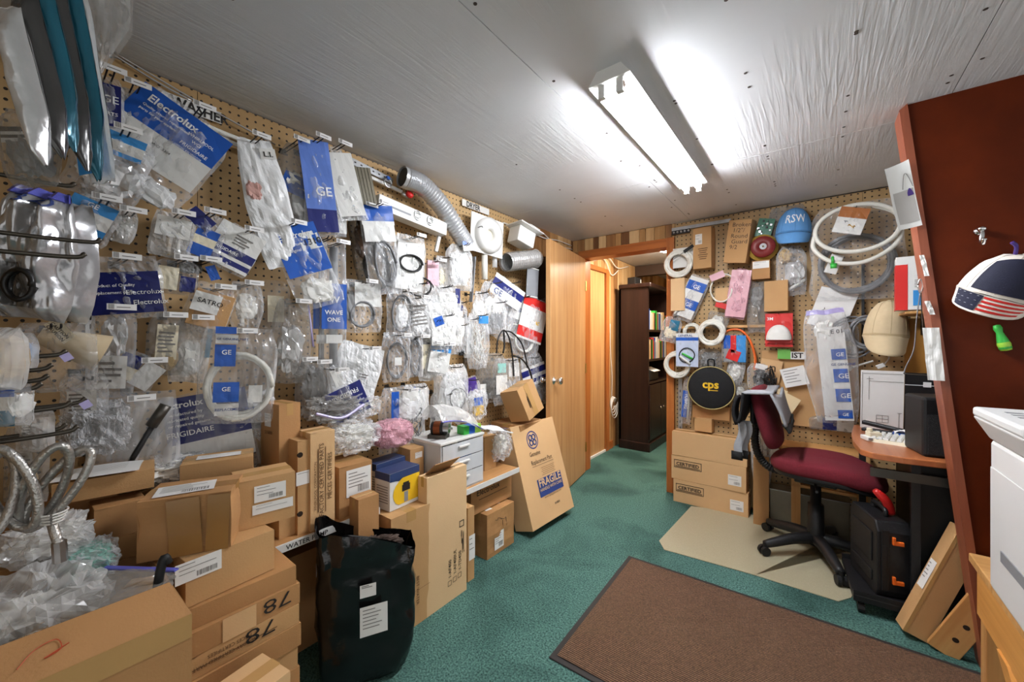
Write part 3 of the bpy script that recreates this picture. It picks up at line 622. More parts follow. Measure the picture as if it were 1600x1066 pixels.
# ------------------------------------------------------------------ blue and yellow filter boxes
def filterbox(label, u1, vt, vb, u2, D, zb, dyaw):
    p = onz(u1, vb, zb); H = zat(p, vt)-zb; L = (onx(u2, vb, p.x)-onx(u1, vb, p.x)).length
    yaw = R(90+dyaw); c = Matrix.Rotation(yaw, 3, 'Z') @ Vector((L/2, D/2, 0))
    t = thing('filter_box', label, 'box', (p.x+c.x, p.y+c.y, zb), yaw, 'filter housing boxes'); s = (L, D, H)
    MB().bb((-L/2, -D/2, 0), (L/2, D/2, H)).build('body', 'card_white', t, bevel=.0015)
    mb = MB(); mb.rect(-L/2, H*.78, L/2, H, 0, 0)
    ys = [(-L/2+L*k/12, H*(.78-.62*(k/12)**2.2)) for k in range(13)]
    for k in range(12): mb.add([(ys[k][0], ys[k][1] if 0 else H*.80, 0), (ys[k][0], ys[k][1], 0), (ys[k+1][0], ys[k+1][1], 0), (ys[k+1][0], H*.80, 0)], [(0, 1, 2, 3)], 0)
    mb.build('printed_band', 'navy_print' if 'navy_print' in MATS else mat('navy_print', (44, 62, 104), .35, .05), t, loc=(0, -D/2-.001, 0), rot=(R(90), 0, 0))
    mb = MB()
    cx, cy, rx, ry = L*.22, H*.40, L*.62, H*.46; pts = []
    for k in range(25):
        a = 2*math.pi*k/24; pts.append((max(-L/2, min(L/2, cx+rx*math.cos(a))), max(H*.10, min(H*.80, cy+ry*math.sin(a))), 0))
    mb.add(pts, [tuple(range(25))]); mb.build('printed_oval', 'yellow_print' if 'yellow_print' in MATS else mat('yellow_print', (236, 190, 40), .35, .08), t, loc=(0, -D/2-.0018, 0), rot=(R(90), 0, 0))
    mb = MB(); mb.rect(-.010, H*.12, .012, H*.40, 0, 0); mb.rect(-.022, H*.42, .024, H*.60, 0, 1); mb.rect(-.016, H*.60, .018, H*.66, 0, 1)
    mb.build('printed_picture', ['grey_plastic', 'ink'], t, loc=(L*.02, -D/2-.0026, 0), rot=(R(90), 0, 0))
    mb = MB().rect(-D/2, H*.80, D/2, H, 0, 0)
    for k in range(7): mb.rect(-D*.38, H*(.2+.07*k), D*.38, H*(.2+.07*k)+.004, 0, 1)
    mb.build('printed_side', ['navy_print', 'ink_grey'], t, loc=(-L/2-.001, 0, 0), rot=FACE_ROT['left'])
    MB().rect(-L/2, -D/2, L/2, D/2).build('printed_lid', 'navy_print', t, loc=(0, 0, H+.001))
    return t
filterbox('blue and yellow filter box standing in front on the tall carton', 609, 742, 801, 655, .10, sBW[2]+.002, 4)
filterbox('blue and yellow filter box standing behind its twin', 592, 728, 783, 637, .09, sBW[2]+.002, 4).location.x -= .02

# ================================================================== near left: foreground carton and its neighbours
fb = thing('open_carton', 'large open carton at the front with a pen mark on its sloping flap', 'box', (-1.245, -.03, 0), R(90))
fL, fD, fH = .54, .40, .694          # local x = world +y, local -y = world +x
w = .006
for nm, a, b in (('side', (-fL/2, -fD/2, 0), (fL/2, -fD/2+w, fH)), ('side', (-fL/2, fD/2-w, 0), (fL/2, fD/2, fH)), ('end', (-fL/2, -fD/2+w, 0), (-fL/2+w, fD/2-w, fH)), ('end', (fL/2-w, -fD/2+w, 0), (fL/2, fD/2-w, fH)), ('bottom', (-fL/2+w, -fD/2+w, 0), (fL/2-w, fD/2-w, w))):
    MB().bb(a, b).build(nm, 'kraft_dark', fb)
def flapmesh(y0, z0, y1, z1, nm='flap'):
    n = 60; mb = MB()
    mb.add([(-fL/2, y0, z0), (fL/2, y0, z0), (fL/2-.02, y1, z1), (-fL/2, y1, z1), (-fL/2, y0+.002, z0-.006), (fL/2, y0+.002, z0-.006), (fL/2-.02, y1+.003, z1-.005), (-fL/2, y1+.003, z1-.005)],
           [(0, 1, 2, 3), (7, 6, 5, 4), (1, 5, 6, 2), (3, 7, 4, 0), (0, 4, 5, 1)], 0)
    mb.quad((-fL/2, y1, z1), (fL/2-.02, y1, z1), (fL/2-.02, y1+.003, z1-.005), (-fL/2, y1+.003, z1-.005), 0)
    f = mb.build(nm, 'kraft_dark', fb)
    cz = MB()
    for k in range(n):   # corrugation seen on the cut edge
        x = -fL/2+(fL-.02)*k/n; cz.add([(x, y1, z1+.0005), (x+.0055, y1, z1+.0005), (x+.003, y1+.005, z1-.004)], [(0, 1, 2)])
    cz.build('corrugation', 'kraft_edge', f)
    return f
ff = flapmesh(-fD/2, fH, -fD/2+.085, fH+.043)
MB().tube(spline([(.04, -fD/2+.030, fH+.018), (.06, -fD/2+.05, fH+.029), (.085, -fD/2+.055, fH+.031), (.09, -fD/2+.035, fH+.021), (.07, -fD/2+.03, fH+.018), (.10, -fD/2+.04, fH+.023)], 5), .0009, 4).build('pen_mark', 'pen_red', ff)
MB().bb((-fL/2, -fD/2-.0012, fH-.05), (fL/2, -fD/2-.0004, fH)).build('tape', 'tape', fb)
MB().bb((-fL/2, fD/2, fH), (fL/2, fD/2+.004, fH+.06)).build('flap', 'kraft_dark', fb)
def crumple(name, label, cat, loc, dims, m, seed, yaw=0, amp=.28, part=None, n=26, freq=2.2, group=None, kind='plastic'):
    """crumpled soft bag: noise-folded ellipsoid with sharp creases"""
    def f(a, b):
        th, ph = 2*math.pi*a, math.pi*b; d = Vector((math.cos(th)*math.sin(ph), math.sin(th)*math.sin(ph), math.cos(ph)))
        k = 1-amp*abs(mnoise.noise(d*freq+Vector((seed, 0, 0))))*2+amp*.6*mnoise.noise(d*freq*2.7+Vector((0, seed, 0)))
        se = lambda q: math.copysign(abs(q)**.75, q)
        return Vector((se(d.x)*dims[0]*k, se(d.y)*dims[1]*k, se(d.z)*dims[2]*k))
    if label:
        t = thing(name, label, cat, loc, yaw, group)
        MB().grid(f, n*2, n).build(part or 'film', m, t); return t
    return MB().grid(f, n*2, n)
t = crumple('parts_bag', 'clear bag of white plastic pieces heaped in the front open carton', 'bag', (-1.30, .03, .66), (.13, .12, .13), 'film_milky', 1.3, R(20))
crumple('x', None, None, None, (.08, .07, .07), None, 4.).build('contents', 'part_white', t)
t = crumple('parts_bag', 'thin grey-blue zip pouch lying across the open carton', 'bag', (-1.23, .14, .715), (.11, .09, .02), 'film_grey', 2.7, R(35), amp=.12)
MB().bb((-.09, .06, .012), (.09, .072, .016)).build('zip_strip', 'zip_blue', t)
t = crumple('parts_bag', 'clear pouch of pale green parts behind the open carton', 'bag', (-1.40, .12, .74), (.07, .06, .05), 'film', 5.1)
crumple('x', None, None, None, (.05, .045, .035), None, 6.2, amp=.4).build('contents', mat('mint', (120, 196, 176), .4, .2, 20), t)
t = crumple('parts_bag', 'round white pouch behind the grey-blue zip pouch', 'bag', (-1.45, .06, .80), (.09, .08, .05), 'film_milky', 8.3)
crumple('x', None, None, None, (.065, .06, .035), None, 1.2).build('contents', 'part_white', t)
t, s = carton('small pen-marked carton tucked inside the open carton', (-1.20, .10, .53), R(62), (.16, .06, .165), m='kraft_pale'); scribble(t, s, 'front', .6, .8, .07, .02, 4)
t, s = carton('tiny plain carton beside the pen-marked one in the open carton', (-1.28, .19, .50), R(55), (.06, .08, .185), m='kraft', tape=None)
# cartons behind the open carton
t, s = carton('dark supporting carton behind the open carton', (-1.67, .16, 0), R(90), (.30, .26, .40), m='kraft_dark')
t, s = wallbox('narrow upright carton with a barcode label in the shadowed corner', 147, 798, 930, 229, .10, X=-1.545, zb=.401, m='kraft_dark', tape=None, seam='x')
decal(t, s, 'front', .74, .64, .055, .045, lines=3, bar=True); words(t, s, 'front', .45, .5, '2790', .016, 'ink_brown')
T2, s2 = carton('upright carton with a slanted white label behind the narrow barcode carton', (-1.70, .10, .401), R(80), (.22, .09, .43), m='kraft_dark', tape=None)
decal(T2, s2, 'front', .22, .82, .05, .07, lines=4, bar=True)
t, s = carton('flat carton covered with paper invoices on top of the upright cartons', (-1.66, .185, .834), R(80), (.20, .17, .055), m='kraft', tape=None, seam='y')
words(t, s, 'top', .62, .75, 'WCB1', .03, 'ink_brown', bold=.01)
iv = thing('invoice', 'two white invoice sheets lying on the flat carton', 'paper', (-1.635, .165, .8945), R(75), None)
MB().grid(lambda a, b: Vector((-.085+.17*a, -.06+.12*b, .004*math.sin(3*a)*b)), 6, 6).build('sheet', 'paper', iv)
MB().grid(lambda a, b: Vector((-.05+.14*a, -.075+.11*b, .004+.005*math.sin(3*b)*a)), 6, 6).build('sheet', 'paper', iv)
for k in range(6): MB().rect(-.03, -.05+.012*k, .06, -.0485+.012*k, .0115).build('printed_line', 'ink_grey', iv)
# braided steel hoses
hs = thing('braided_hose', 'coil of braided stainless steel hoses tied and hung by the corner', 'hose', (-1.335, .02, .0))
C0 = Vector((0, .02, .955))
for k, (rx, rz, ox, oz, tw) in enumerate([(.026, .085, .01, 0, .2), (.024, .08, .03, -.012, .4), (.026, .088, -.035, .006, -.2), (.022, .08, -.055, 0, .1)]):
    pts = [C0+Vector((.02*math.sin(2*math.pi*j/30+k), ox+rx*1.15*math.cos(2*math.pi*j/30)+tw*.1*math.sin(2*math.pi*j/30), oz+rz*math.sin(2*math.pi*j/30))) for j in range(30)]
    mb = MB().tube(pts, .0085, 10, closed=True); o = mb.build('hose_loop', mat('braid', (186, 183, 178), .3, .3, 60, .6, 160, metal=.7), hs, True)
MB().tube(spline([C0+Vector((.0, .02, -.08)), C0+Vector((.015, .025, -.11)), C0+Vector((.02, .03, -.13))], 6), .009, 10).build('tail', 'braid', hs, True)
MB().cyl(C0+Vector((.02, .03, -.125)), C0+Vector((.02, .032, -.17)), .012, 8).build('end_nut', 'steel', hs)
for q in range(4): MB().tube(arc(C0+Vector((.0, .02, -.082+.007*q)), .022+.003*q, 0, 350, 14, 'xy', .8), .0022, 5).build('tie', 'cable_white', hs)
hz_ = MB().tube(spline([onx(244, 935, -1.17), onx(250, 895, -1.17), onx(257, 872, -1.17), onx(263, 880, -1.17)], 6), [.009]*19, 10).build('black_hose', 'black_rubber', smooth=True); tag(hz_, 'short black rubber hose end poking up behind the open carton', 'hose')

# ================================================================== black plastic bag
bl, br = Vector((-1.42, .665, 0)), Vector((-1.265, .975, 0)); bc = (bl+br)/2; bw = (br-bl).length; byaw = math.atan2((br-bl).y, (br-bl).x)
bt = thing('black_bag', 'tall black plastic bag with white stickers standing on the carpet', 'bag', (bc.x-.018, bc.y+.02, 0), byaw)
def bagp(a, b, inset=0):
    th = 2*math.pi*a; c, s_ = math.cos(th), math.sin(th); se = lambda q, e: math.copysign(abs(q)**e, q)
    x = se(c, .55)*(bw/2-inset); y = se(s_, .6)*(.062-inset)
    top = .60-.13*(x/bw+.5)+.012*math.sin(th*3)
    z = .006+(top-.006)*b
    sw = 1-.10*(1-b)**3-.02*math.sin(b*7)+(.05*max(0, b-.88)*8)
    fz = .011*(1-abs(mnoise.noise(Vector((x*11+3, y*6, z*6))))*2)*min(1, b*6)+.012*mnoise.noise(Vector((x*9, y*9+4, z*7)))+.006*mnoise.noise(Vector((x*25, y*25, z*20)))
    if b < .02: sw *= .86
    if inset and b > .9: sw *= 1
    return Vector((x*sw+fz, y*sw*(1.15-.25*b)+fz*1.2*(1 if s_ > 0 else -1), z))
mb = MB().grid(lambda a, b: bagp(a, b), 44, 34)
o = mb.build('film', mat('black_film', (15, 14, 15), .2, .4, 6, .8, 14, spec=.6), bt, True)
cuff = MB().grid(lambda a, b: bagp(a, .80+.2*b)*Vector((1, 1, 1)).length/math.sqrt(3)+Vector((0, (-.010-.008*math.sin(9*a*6.28))*(1 if math.sin(2*math.pi*a) < 0 else -1), .004*math.sin(40*a))), 60, 6); cuff.build('folded_cuff', mat('black_film_cuff', (22, 22, 24), .2, .3, 6, .7, 40, spec=.6), bt, True)
crumple('x', None, None, None, (bw*.42, .05, .04), None, 3.3, amp=.4, freq=5).build('contents', mat('brown_contents', (74, 56, 46), .6, .4, 40, .6, 90), bt, loc=(0, 0, .47))
for (x, z, w_, h_, l) in ((.0, .37, .055, .045, 2), (.02, .26, .095, .105, 6)):
    mb = MB().rect(-w_/2, -h_/2, w_/2, h_/2)
    for k in range(l): mb.rect(-w_*.4, h_*.36-k*h_*.12, w_*(.05+.3*((k*37) % 10)/10), h_*.36-k*h_*.12+.003, .0005, 1)
    mb.build('label', ['white_label', 'ink_grey'], bt, loc=(x, -.098, z), rot=(R(90-2), 0, R(0)))

# ================================================================== white plastic drawer unit
dw = thing('drawer_unit', 'white translucent plastic drawer unit filled with bags on the shelf', 'drawers', (-1.64, 1.505, SZ2), R(90)); dL, dD, dH = .32, .28, .262
fr = MB()
for a, b in (((-dL/2, -dD/2, 0), (-dL/2+.008, dD/2, dH)), ((dL/2-.008, -dD/2, 0), (dL/2, dD/2, dH)), ((-dL/2, dD/2-.008, 0), (dL/2, dD/2, dH)), ((-dL/2, -dD/2, 0), (dL/2, dD/2, .006))): fr.bb(a, b)
fr.build('case', 'bin_plastic', dw); MB().bb((-dL/2-.006, -dD/2-.006, dH), (dL/2+.006, dD/2, dH+.016)).build('top', 'white_plastic', dw, bevel=.005)
for k in range(3):
    z0 = .010+k*.084; d = MB(); d.bb((-dL/2+.012, -dD/2-.004, z0), (dL/2-.012, -dD/2, z0+.078)).bb((-dL/2+.012, -dD/2, z0), (dL/2-.012, dD/2-.03, z0+.004))
    dr = d.build('drawer', 'bin_plastic', dw); MB().bb((-.04, -dD/2-.016, z0+.052), (.04, -dD/2-.004, z0+.062)).build('handle', 'white_plastic', dr, bevel=.002)
    for q in range(3):
        crumple('x', None, None, None, (.04, .05, .028), None, k*3+q+.5, amp=.35).build('contents', ['part_white', 'card_blue', 'part_grey', 'white_film'][(k+q*2) % 4], dr, loc=(-.10+q*.1, -.06, z0+.036))

# ================================================================== office chair
ch = thing('office_chair', 'armless office chair with maroon fabric seat on a black five-star base', 'office chair', (0, 2.92, .005), R(-4))
MB().lathe([(0, .06), (.035, .06), (.045, .085), (.044, .12), (.042, .14), (.038, .30), (.026, .30), (.026, .44), (0, .44)], 20).build('column', 'black_plastic', ch, True)
for k in range(5):
    a = R(150+72*k); c = Vector((math.cos(a), math.sin(a), 0))
    pts = [c*.02+Vector((0, 0, .10)), c*.12+Vector((0, 0, .098)), c*.24+Vector((0, 0, .075)), c*.30+Vector((0, 0, .062))]
    lg = MB().tube(spline(pts, 4), [.036-.0012*j for j in range(13)], 10).build('leg', 'black_plastic', ch, True)
    cs = MB(); n2 = Vector((-c.y, c.x, 0))
    for s_ in (-1, 1): cs.cyl(c*.305+n2*s_*.006+Vector((0, 0, .027)), c*.305+n2*s_*.024+Vector((0, 0, .027)), .026, 14)
    cs.cyl(c*.30+Vector((0, 0, .03)), c*.30+Vector((0, 0, .075)), .012, 10); cs.build('caster', 'black_rubber', lg)
def cushion(L, W, H, e=.45, crown=.0, front=0):
    def f(a, b):
        th, ph = 2*math.pi*a, math.pi*(b-.5); se = lambda q, x: math.copysign(abs(q)**x, q)
        x = se(math.cos(th), .7)*se(math.cos(ph), e)*L/2; y = se(math.sin(th), .7)*se(math.cos(ph), e)*W/2; z = se(math.sin(ph), .8)*H/2
        if front: z -= front*max(0, x/(L/2))**2*.05; z += .02*(y/(W/2))**2*(1 if z > 0 else 0)
        return Vector((x, y, z))
    return MB().grid(f, 36, 16)
cushion(.53, .46, .10, front=1).build('seat', 'maroon_cloth', ch, True, (.045, 0, .53))
cushion(.50, .44, .045, front=1).build('seat_shell', 'black_plastic', ch, True, (.045, 0, .49))
MB().bb((-.10, -.06, .42), (.10, .06, .47)).build('tilt_plate', 'black_plastic', ch, bevel=.01)
MB().tube([(.0, -.06, .44), (.02, -.2, .435), (.02, -.23, .44)], .007, 8).build('lever', 'black_plastic', ch)
# corrugated back strut
pts = spline([(-.10, 0, .455), (-.22, 0, .46), (-.285, 0, .52), (-.31, 0, .62), (-.305, 0, .72), (-.30, 0, .84)], 12)
MB().tube(pts, [.020+(.004 if j % 2 else 0) for j in range(len(pts))], 10).build('back_strut', 'black_rubber', ch)
bk = cushion(.09, .42, .38, e=.35).build('backrest', 'maroon_cloth', ch, True, (-.24, 0, .79), (0, R(-15), 0))
MB().bb((-.32, -.10, .74), (-.295, .10, .88)).build('back_shell', 'black_plastic', ch, bevel=.01)
# support belt draped over the backrest
bb_ = thing('back_brace', 'grey and black elastic back support belt draped over the chair back', 'back brace', (-.25, 2.90, .805), R(-4))
def drape(y0, y1, x0, x1, z0, z1, th=.012, nm='panel', m='grey_cloth', sag=.02):
    def f(a, b): 
        return Vector((x0+(x1-x0)*b+.012*math.sin(3*a+2*b), y0+(y1-y0)*a, z0+(z1-z0)*b-sag*math.sin(math.pi*a)+.006*math.sin(8*a)))
    return MB().grid(f, 10, 10).build(nm, m, bb_, True, solid=th)
drape(-.24, .17, .065, .125, .155, -.02, nm='front_panel'); drape(-.235, .165, .12, .14, -.01, -.055, nm='front_band', m='black_cloth')
drape(-.24, .17, -.075, .065, .150, .16, nm='top_panel', m='grey_cloth', sag=.0); drape(-.245, .175, -.075, -.11, .152, -.03, nm='back_panel', m='black_cloth')
MB().grid(lambda a, b: Vector((-.115-.02*math.sin(3*b), -.20+.11*a, .12-.17*b)), 5, 6).build('side_flap', 'black_cloth', bb_, True, solid=.016)
for k, (x, y) in enumerate(((-.12, -.18), (-.10, -.13))):
    MB().grid(lambda a, b: Vector((x+.045*a+.012*math.sin(6*b), y-.02*b, -.03-.20*b)), 3, 10).build('strap', 'grey_cloth', bb_, True, solid=.006)
    MB().grid(lambda a, b: Vector((x-.02+.06*a+.012*math.sin(6), y-.02, -.21-.05*b)), 2, 2).build('strap_end', 'black_cloth', bb_, True, solid=.01)

# ================================================================== desk behind the partition
dk = thing('desk', 'small computer desk with a rounded wood-look top and black metal frame', 'desk', (0, 0, 0)); dz = .76
pl = [(.47, 2.405), (.30, 2.385), (.20, 2.40), (.165, 2.45), (.15, 2.62), (.155, 2.85), (.18, 3.12), (.95, 3.12), (.95, 2.405)]
MB().prism(pl, dz-.028, dz).build('desk_top', 'desk_wood', dk, bevel=.004)
MB().bb((.36, 2.50, .09), (.72, 3.10, dz-.03)).build('pedestal', mat('black_case', (12, 12, 13), .5, .2), dk, bevel=.004)
for p in ((.335, 2.46), (.20, 3.05)): MB().bb((p[0], p[1], 0), (p[0]+.03, p[1]+.03, dz-.028)).build('post', 'black_plastic', dk)
MB().bb((.20, 2.455, .64), (.72, 2.475, .68)).build('rail', 'dark_steel', dk)
# rolling base and tool case
cr = thing('rolling_base', 'low black rolling caddy on casters under the desk', 'trolley', (.245, 2.62, 0), R(4))
MB().bb((-.12, -.19, .055), (.13, .19, .085)).build('platform', 'black_plastic', cr, bevel=.004); 
for x in (-.09, .10):
    for y in (-.165, .165): MB().cyl((x-.012, y, .022), (x+.012, y, .022), .022, 12).cyl((x, y, .03), (x, y, .06), .008, 8).build('caster', 'black_rubber', cr)
for y in (-.185, .185): MB().bb((-.12, y-.006, .085), (.13, y+.006, .105)).build('rim', 'black_plastic', cr)
tcx = thing('tool_case', 'black plastic tool case with orange latches standing on the rolling base', 'tool case', (.245, 2.62, .086), R(17))
prof = [(-.13, 0), (.13, 0), (.14, .03), (.14, .30), (.115, .345), (-.115, .345), (-.14, .30), (-.14, .03)]
My = Matrix(((0, 1, 0), (1, 0, 0), (0, 0, 1))).to_4x4()
mb = MB(); vs0 = [(-.065, y, z) for y, z in prof]; vs1 = [(.065, y, z) for y, z in prof]; k = len(prof)
mb.add(vs0+vs1, [tuple(range(k)), tuple(range(k, 2*k))[::-1]]+[((i+1) % k, i, k+i, k+(i+1) % k) for i in range(k)]); mb.build('shell', 'black_plastic', tcx, bevel=.008)
for z in (.09, .27):
    for y in (-.143,): MB().bb((-.012, y-.008, z-.022), (.03, y+.004, z-.004)).bb((-.012, y-.009, z-.022), (.0, y+.004, z+.014)).build('latch', 'orange_plastic', tcx, bevel=.003)
MB().bb((-.05, -.145, .03), (-.022, -.139, .31)).bb((-.05, -.147, .10), (-.03, -.139, .24)).build('rib', 'black_plastic', tcx, bevel=.002)
MB().tube(spline([(0, -.06, .345), (0, -.05, .375), (0, .05, .375), (0, .06, .345)], 5), .010, 8).build('handle', 'black_plastic', tcx, True)
MB().bb((-.072, -.10, .05), (-.064, .10, .10)).bb((-.072, -.10, .14), (-.064, .10, .28)).build('raised_panel', 'black_plastic', tcx, bevel=.004)
o = MB().tube(spline([(.285, 2.60, .44), (.265, 2.58, .50), (.225, 2.57, .545)], 5), [.018, .019, .02, .02, .02, .02, .02, .02, .018, .016, .012], 10).build('red_tool_grip', 'red_plastic', smooth=True); tag(o, 'red tool grip lying on top of the black tool case', 'tool')
# things on the desk
sp = thing('speaker', 'black loudspeaker with cloth grille standing on the desk', 'speaker', (.425, 2.56, dz), R(12))
MB().bb((-.075, -.09, 0), (.075, .09, .26)).build('cabinet', 'black_plastic', sp, bevel=.012); MB().bb((-.060, -.094, .012), (.060, -.088, .185)).build('grille', mat('grille_cloth', (46, 46, 48), .9, .7, 260, .9, 300), sp)
kb = thing('keyboard', 'beige keyboard half hidden behind the loudspeaker on the desk', 'keyboard', (.33, 2.70, dz), R(-14))
MB().add([(-.11, -.07, 0), (.2, -.07, 0), (.2, .07, 0), (-.11, .07, 0), (-.105, -.065, .014), (.2, -.065, .014), (.2, .065, .028), (-.105, .065, .028)], [(3, 2, 1, 0), (4, 5, 6, 7), (0, 1, 5, 4), (1, 2, 6, 5), (2, 3, 7, 6), (3, 0, 4, 7)]).build('base', 'card_cream', kb)
for r_ in range(5):
    for c_ in range(12): MB().box((-.09+c_*.023, -.048+r_*.023, .022+.0025*r_), (.018, .018, .012), taper=(.75, .75)).build('key', 'card_white', kb)
tr = thing('gadget', 'small white plastic fitting at the rounded end of the desk', 'fitting', (.235, 2.70, dz), R(20))
MB().bb((-.045, -.035, 0), (.045, .035, .022)).build('base', 'part_white', tr, bevel=.005); MB().bb((-.03, -.025, .022), (.02, .02, .045)).cyl((-.02, 0, .045), (-.02, 0, .062), .012).build('housing', 'card_cream', tr, bevel=.003)
for k in range(3): MB().bb((-.04+.03*k, -.04, .008), (-.025+.03*k, -.034, .018)).build('lug', 'part_grey', tr)
pb = thing('punch', 'long black desk tool lying in front of the diagram sheet', 'tool', (.31, 2.92, dz), R(-22))
MB().bb((-.11, -.02, 0), (.13, .02, .018)).build('base', 'black_plastic', pb, bevel=.005); MB().box((-.0, 0, .035), (.22, .035, .022), M=Matrix.Rotation(R(7), 3, 'Y')).build('arm', 'black_plastic', pb, bevel=.006)
# diagram sheet standing on the desk against the back
dg = thing('diagram_sheet', 'large white line diagram sheet standing behind the desk tools', 'paper', ony(1344, 690, 3.06)+Vector((0, 0, 0)), (R(8), 0, 0))
dg.location.z = dz; dgw = ony(1411, 600, 3.06).x-ony(1344, 600, 3.06).x; dgh = zat(ony(1380, 600, 3.06), 578)-dz
MB().bb((0, 0, 0), (dgw, .003, dgh)).build('sheet', 'paper', dg)
mb = MB()
def fl(x0, z0, x1, z1, w=.0016):
    if abs(x1-x0) > abs(z1-z0): mb.bb((x0*dgw, -.0016, z0*dgh-w/2), (x1*dgw, -.0006, z1*dgh+w/2))
    else: mb.bb((x0*dgw-w/2, -.0016, z0*dgh), (x1*dgw+w/2, -.0006, z1*dgh))
for q in ((.06, .95, .96, .95), (.2, .5, .2, .9), (.2, .82, .98, .82), (.38, .12, .66, .12), (.38, .24, .66, .24), (.38, .12, .38, .24), (.66, .12, .66, .24), (.52, .12, .52, .24), (.38, .18, .66, .18), (.9, .05, .9, .3), (.86, .3, .96, .3), (.14, .86, .3, .86), (.04, .05, .04, .97)): fl(*q)
mb.build('printed_lines', 'ink_grey', dg)
mb = MB(); x0 = dgw+.003; mb.bb((x0, .004, .0), (x0+.16, .012, dgh*.98)); db = mb.build('dark_backing', 'black_plastic', dg)
mb = MB(); 
for q in ((.0, .78, .14), (.02, .42, .07), (.04, .2, .05)): mb.bb((x0+q[0], .001, q[1]*dgh), (x0+q[0]+q[2], .003, q[1]*dgh+.003))
mb.bb((x0+.07, .000, .76*dgh), (x0+.10, .003, .84*dgh)); mb.build('printed_lines', 'white_ink', db)
pp = thing('parts_paper', 'crumpled white papers beside the keyboard on the desk', 'paper', (.37, 2.84, dz)); 
MB().grid(lambda a, b: Vector((-.05+.12*a, -.04+.09*b, .03+.03*a*(1-b)+.01*math.sin(9*a+5*b))), 8, 8).build('sheet', 'paper', pp); MB().bb((-.05, -.04, 0), (.03, .03, .03)).build('blue_clip', 'card_blue', pp, bevel=.004)

# ================================================================== leaning carton, board and machine at the right
q0 = onz(1405, 978, 0); q1 = onz(1446, 992, 0)
lc, sl = carton('long narrow carton with an open lid leaning against the partition end', (0, 0, 0), 0, (.085, .075, .50), m='kraft', seam='x', tape=None)
lc.rotation_euler = Euler((R(-2), R(21), R(10))); lc.location = (.325, 2.385, .018)
decal(lc, sl, 'left', .5, .52, .05, .13, lines=5); decal(lc, sl, 'front', .06, .5, .012, .5, 'tape', name='tape')
MB().box((.0, -.06, sl[2]+.035), (.10, .003, .09), M=Matrix.Rotation(R(48), 3, 'X')).build('open_flap', 'kraft_light', lc)
wdp = thing('drilled_board', 'short pine board with drilled holes leaning behind the long carton', 'board', (.405, 2.335, .002), (0, R(24), R(-6)))
MB().bb((-.045, -.012, 0), (.045, .012, .32)).build('board', 'pine_z', wdp, bevel=.002)
for z in (.08, .15, .23): MB().cyl((.005, -.0126, z), (.005, -.010, z), .010, 12).build('drilled_hole', 'hole_dark', wdp)
pn = thing('pine_bench', 'pine bench with a thick plank top under the white machine', 'bench', (0, 0, 0))
for k in range(3): MB().bb((.46+.0, 1.50+.25*k, .43), (1.25, 1.748+.25*k, .462)).build('plank', 'pine_x', pn, bevel=.004)
MB().bb((.475, 1.52, .25), (.50, 2.22, .43)).build('apron', 'pine', pn, bevel=.003)
MB().add([(.468, 1.52, 0), (.498, 1.52, 0), (.498, 1.90, .26), (.468, 1.90, .26), (.468, 1.62, 0), (.498, 1.62, 0), (.498, 1.99, .26), (.468, 1.99, .26)], [(0, 1, 2, 3), (7, 6, 5, 4), (0, 4, 5, 1), (1, 5, 6, 2), (2, 6, 7, 3), (3, 7, 4, 0)]).build('brace', 'pine', pn)
for x, y in ((.48, 1.52), (1.17, 1.52), (.48, 2.14), (1.17, 2.14)): MB().bb((x, y, 0), (x+.06, y+.06, .43)).build('leg', 'pine_z', pn, bevel=.003)
wm = thing('white_machine', 'tall white plastic appliance with a vented flaring top at the right edge', 'appliance', (.66, 1.79, .464))
Lx, Ly, Hh = .42, .36, .585
MB().bb((-Lx/2, -Ly/2, 0), (Lx/2, Ly/2, Hh-.10)).build('body', mat('machine_white', (222, 222, 220), .4, .03), wm, bevel=.012)
MB().box((0, 0, Hh-.065), (Lx, Ly, .07), taper=(1.16, 1.13)).build('flare', 'machine_white', wm, bevel=.006)
tp = MB().bb((-Lx*.58, -Ly*.565, Hh-.03), (Lx*.58, Ly*.565, Hh)).build('top', 'machine_white', wm, bevel=.008)
for i in range(6):
    for j in range(3): MB().bb((-.20+.06*i, -.02+.05*j, Hh+.0002), (-.165+.06*i, -.002+.05*j, Hh+.0012)).build('vent_slot', 'grey_plastic', tp)
MB().bb((-Lx/2-.004, -.10, .02), (-Lx/2-.001, .16, .40)).build('side_panel', 'machine_white', wm, bevel=.003)
MB().bb((-Lx/2-.007, -.16, .135), (-Lx/2-.004, .06, .168)).build('name_plate', 'grey_plastic', wm)

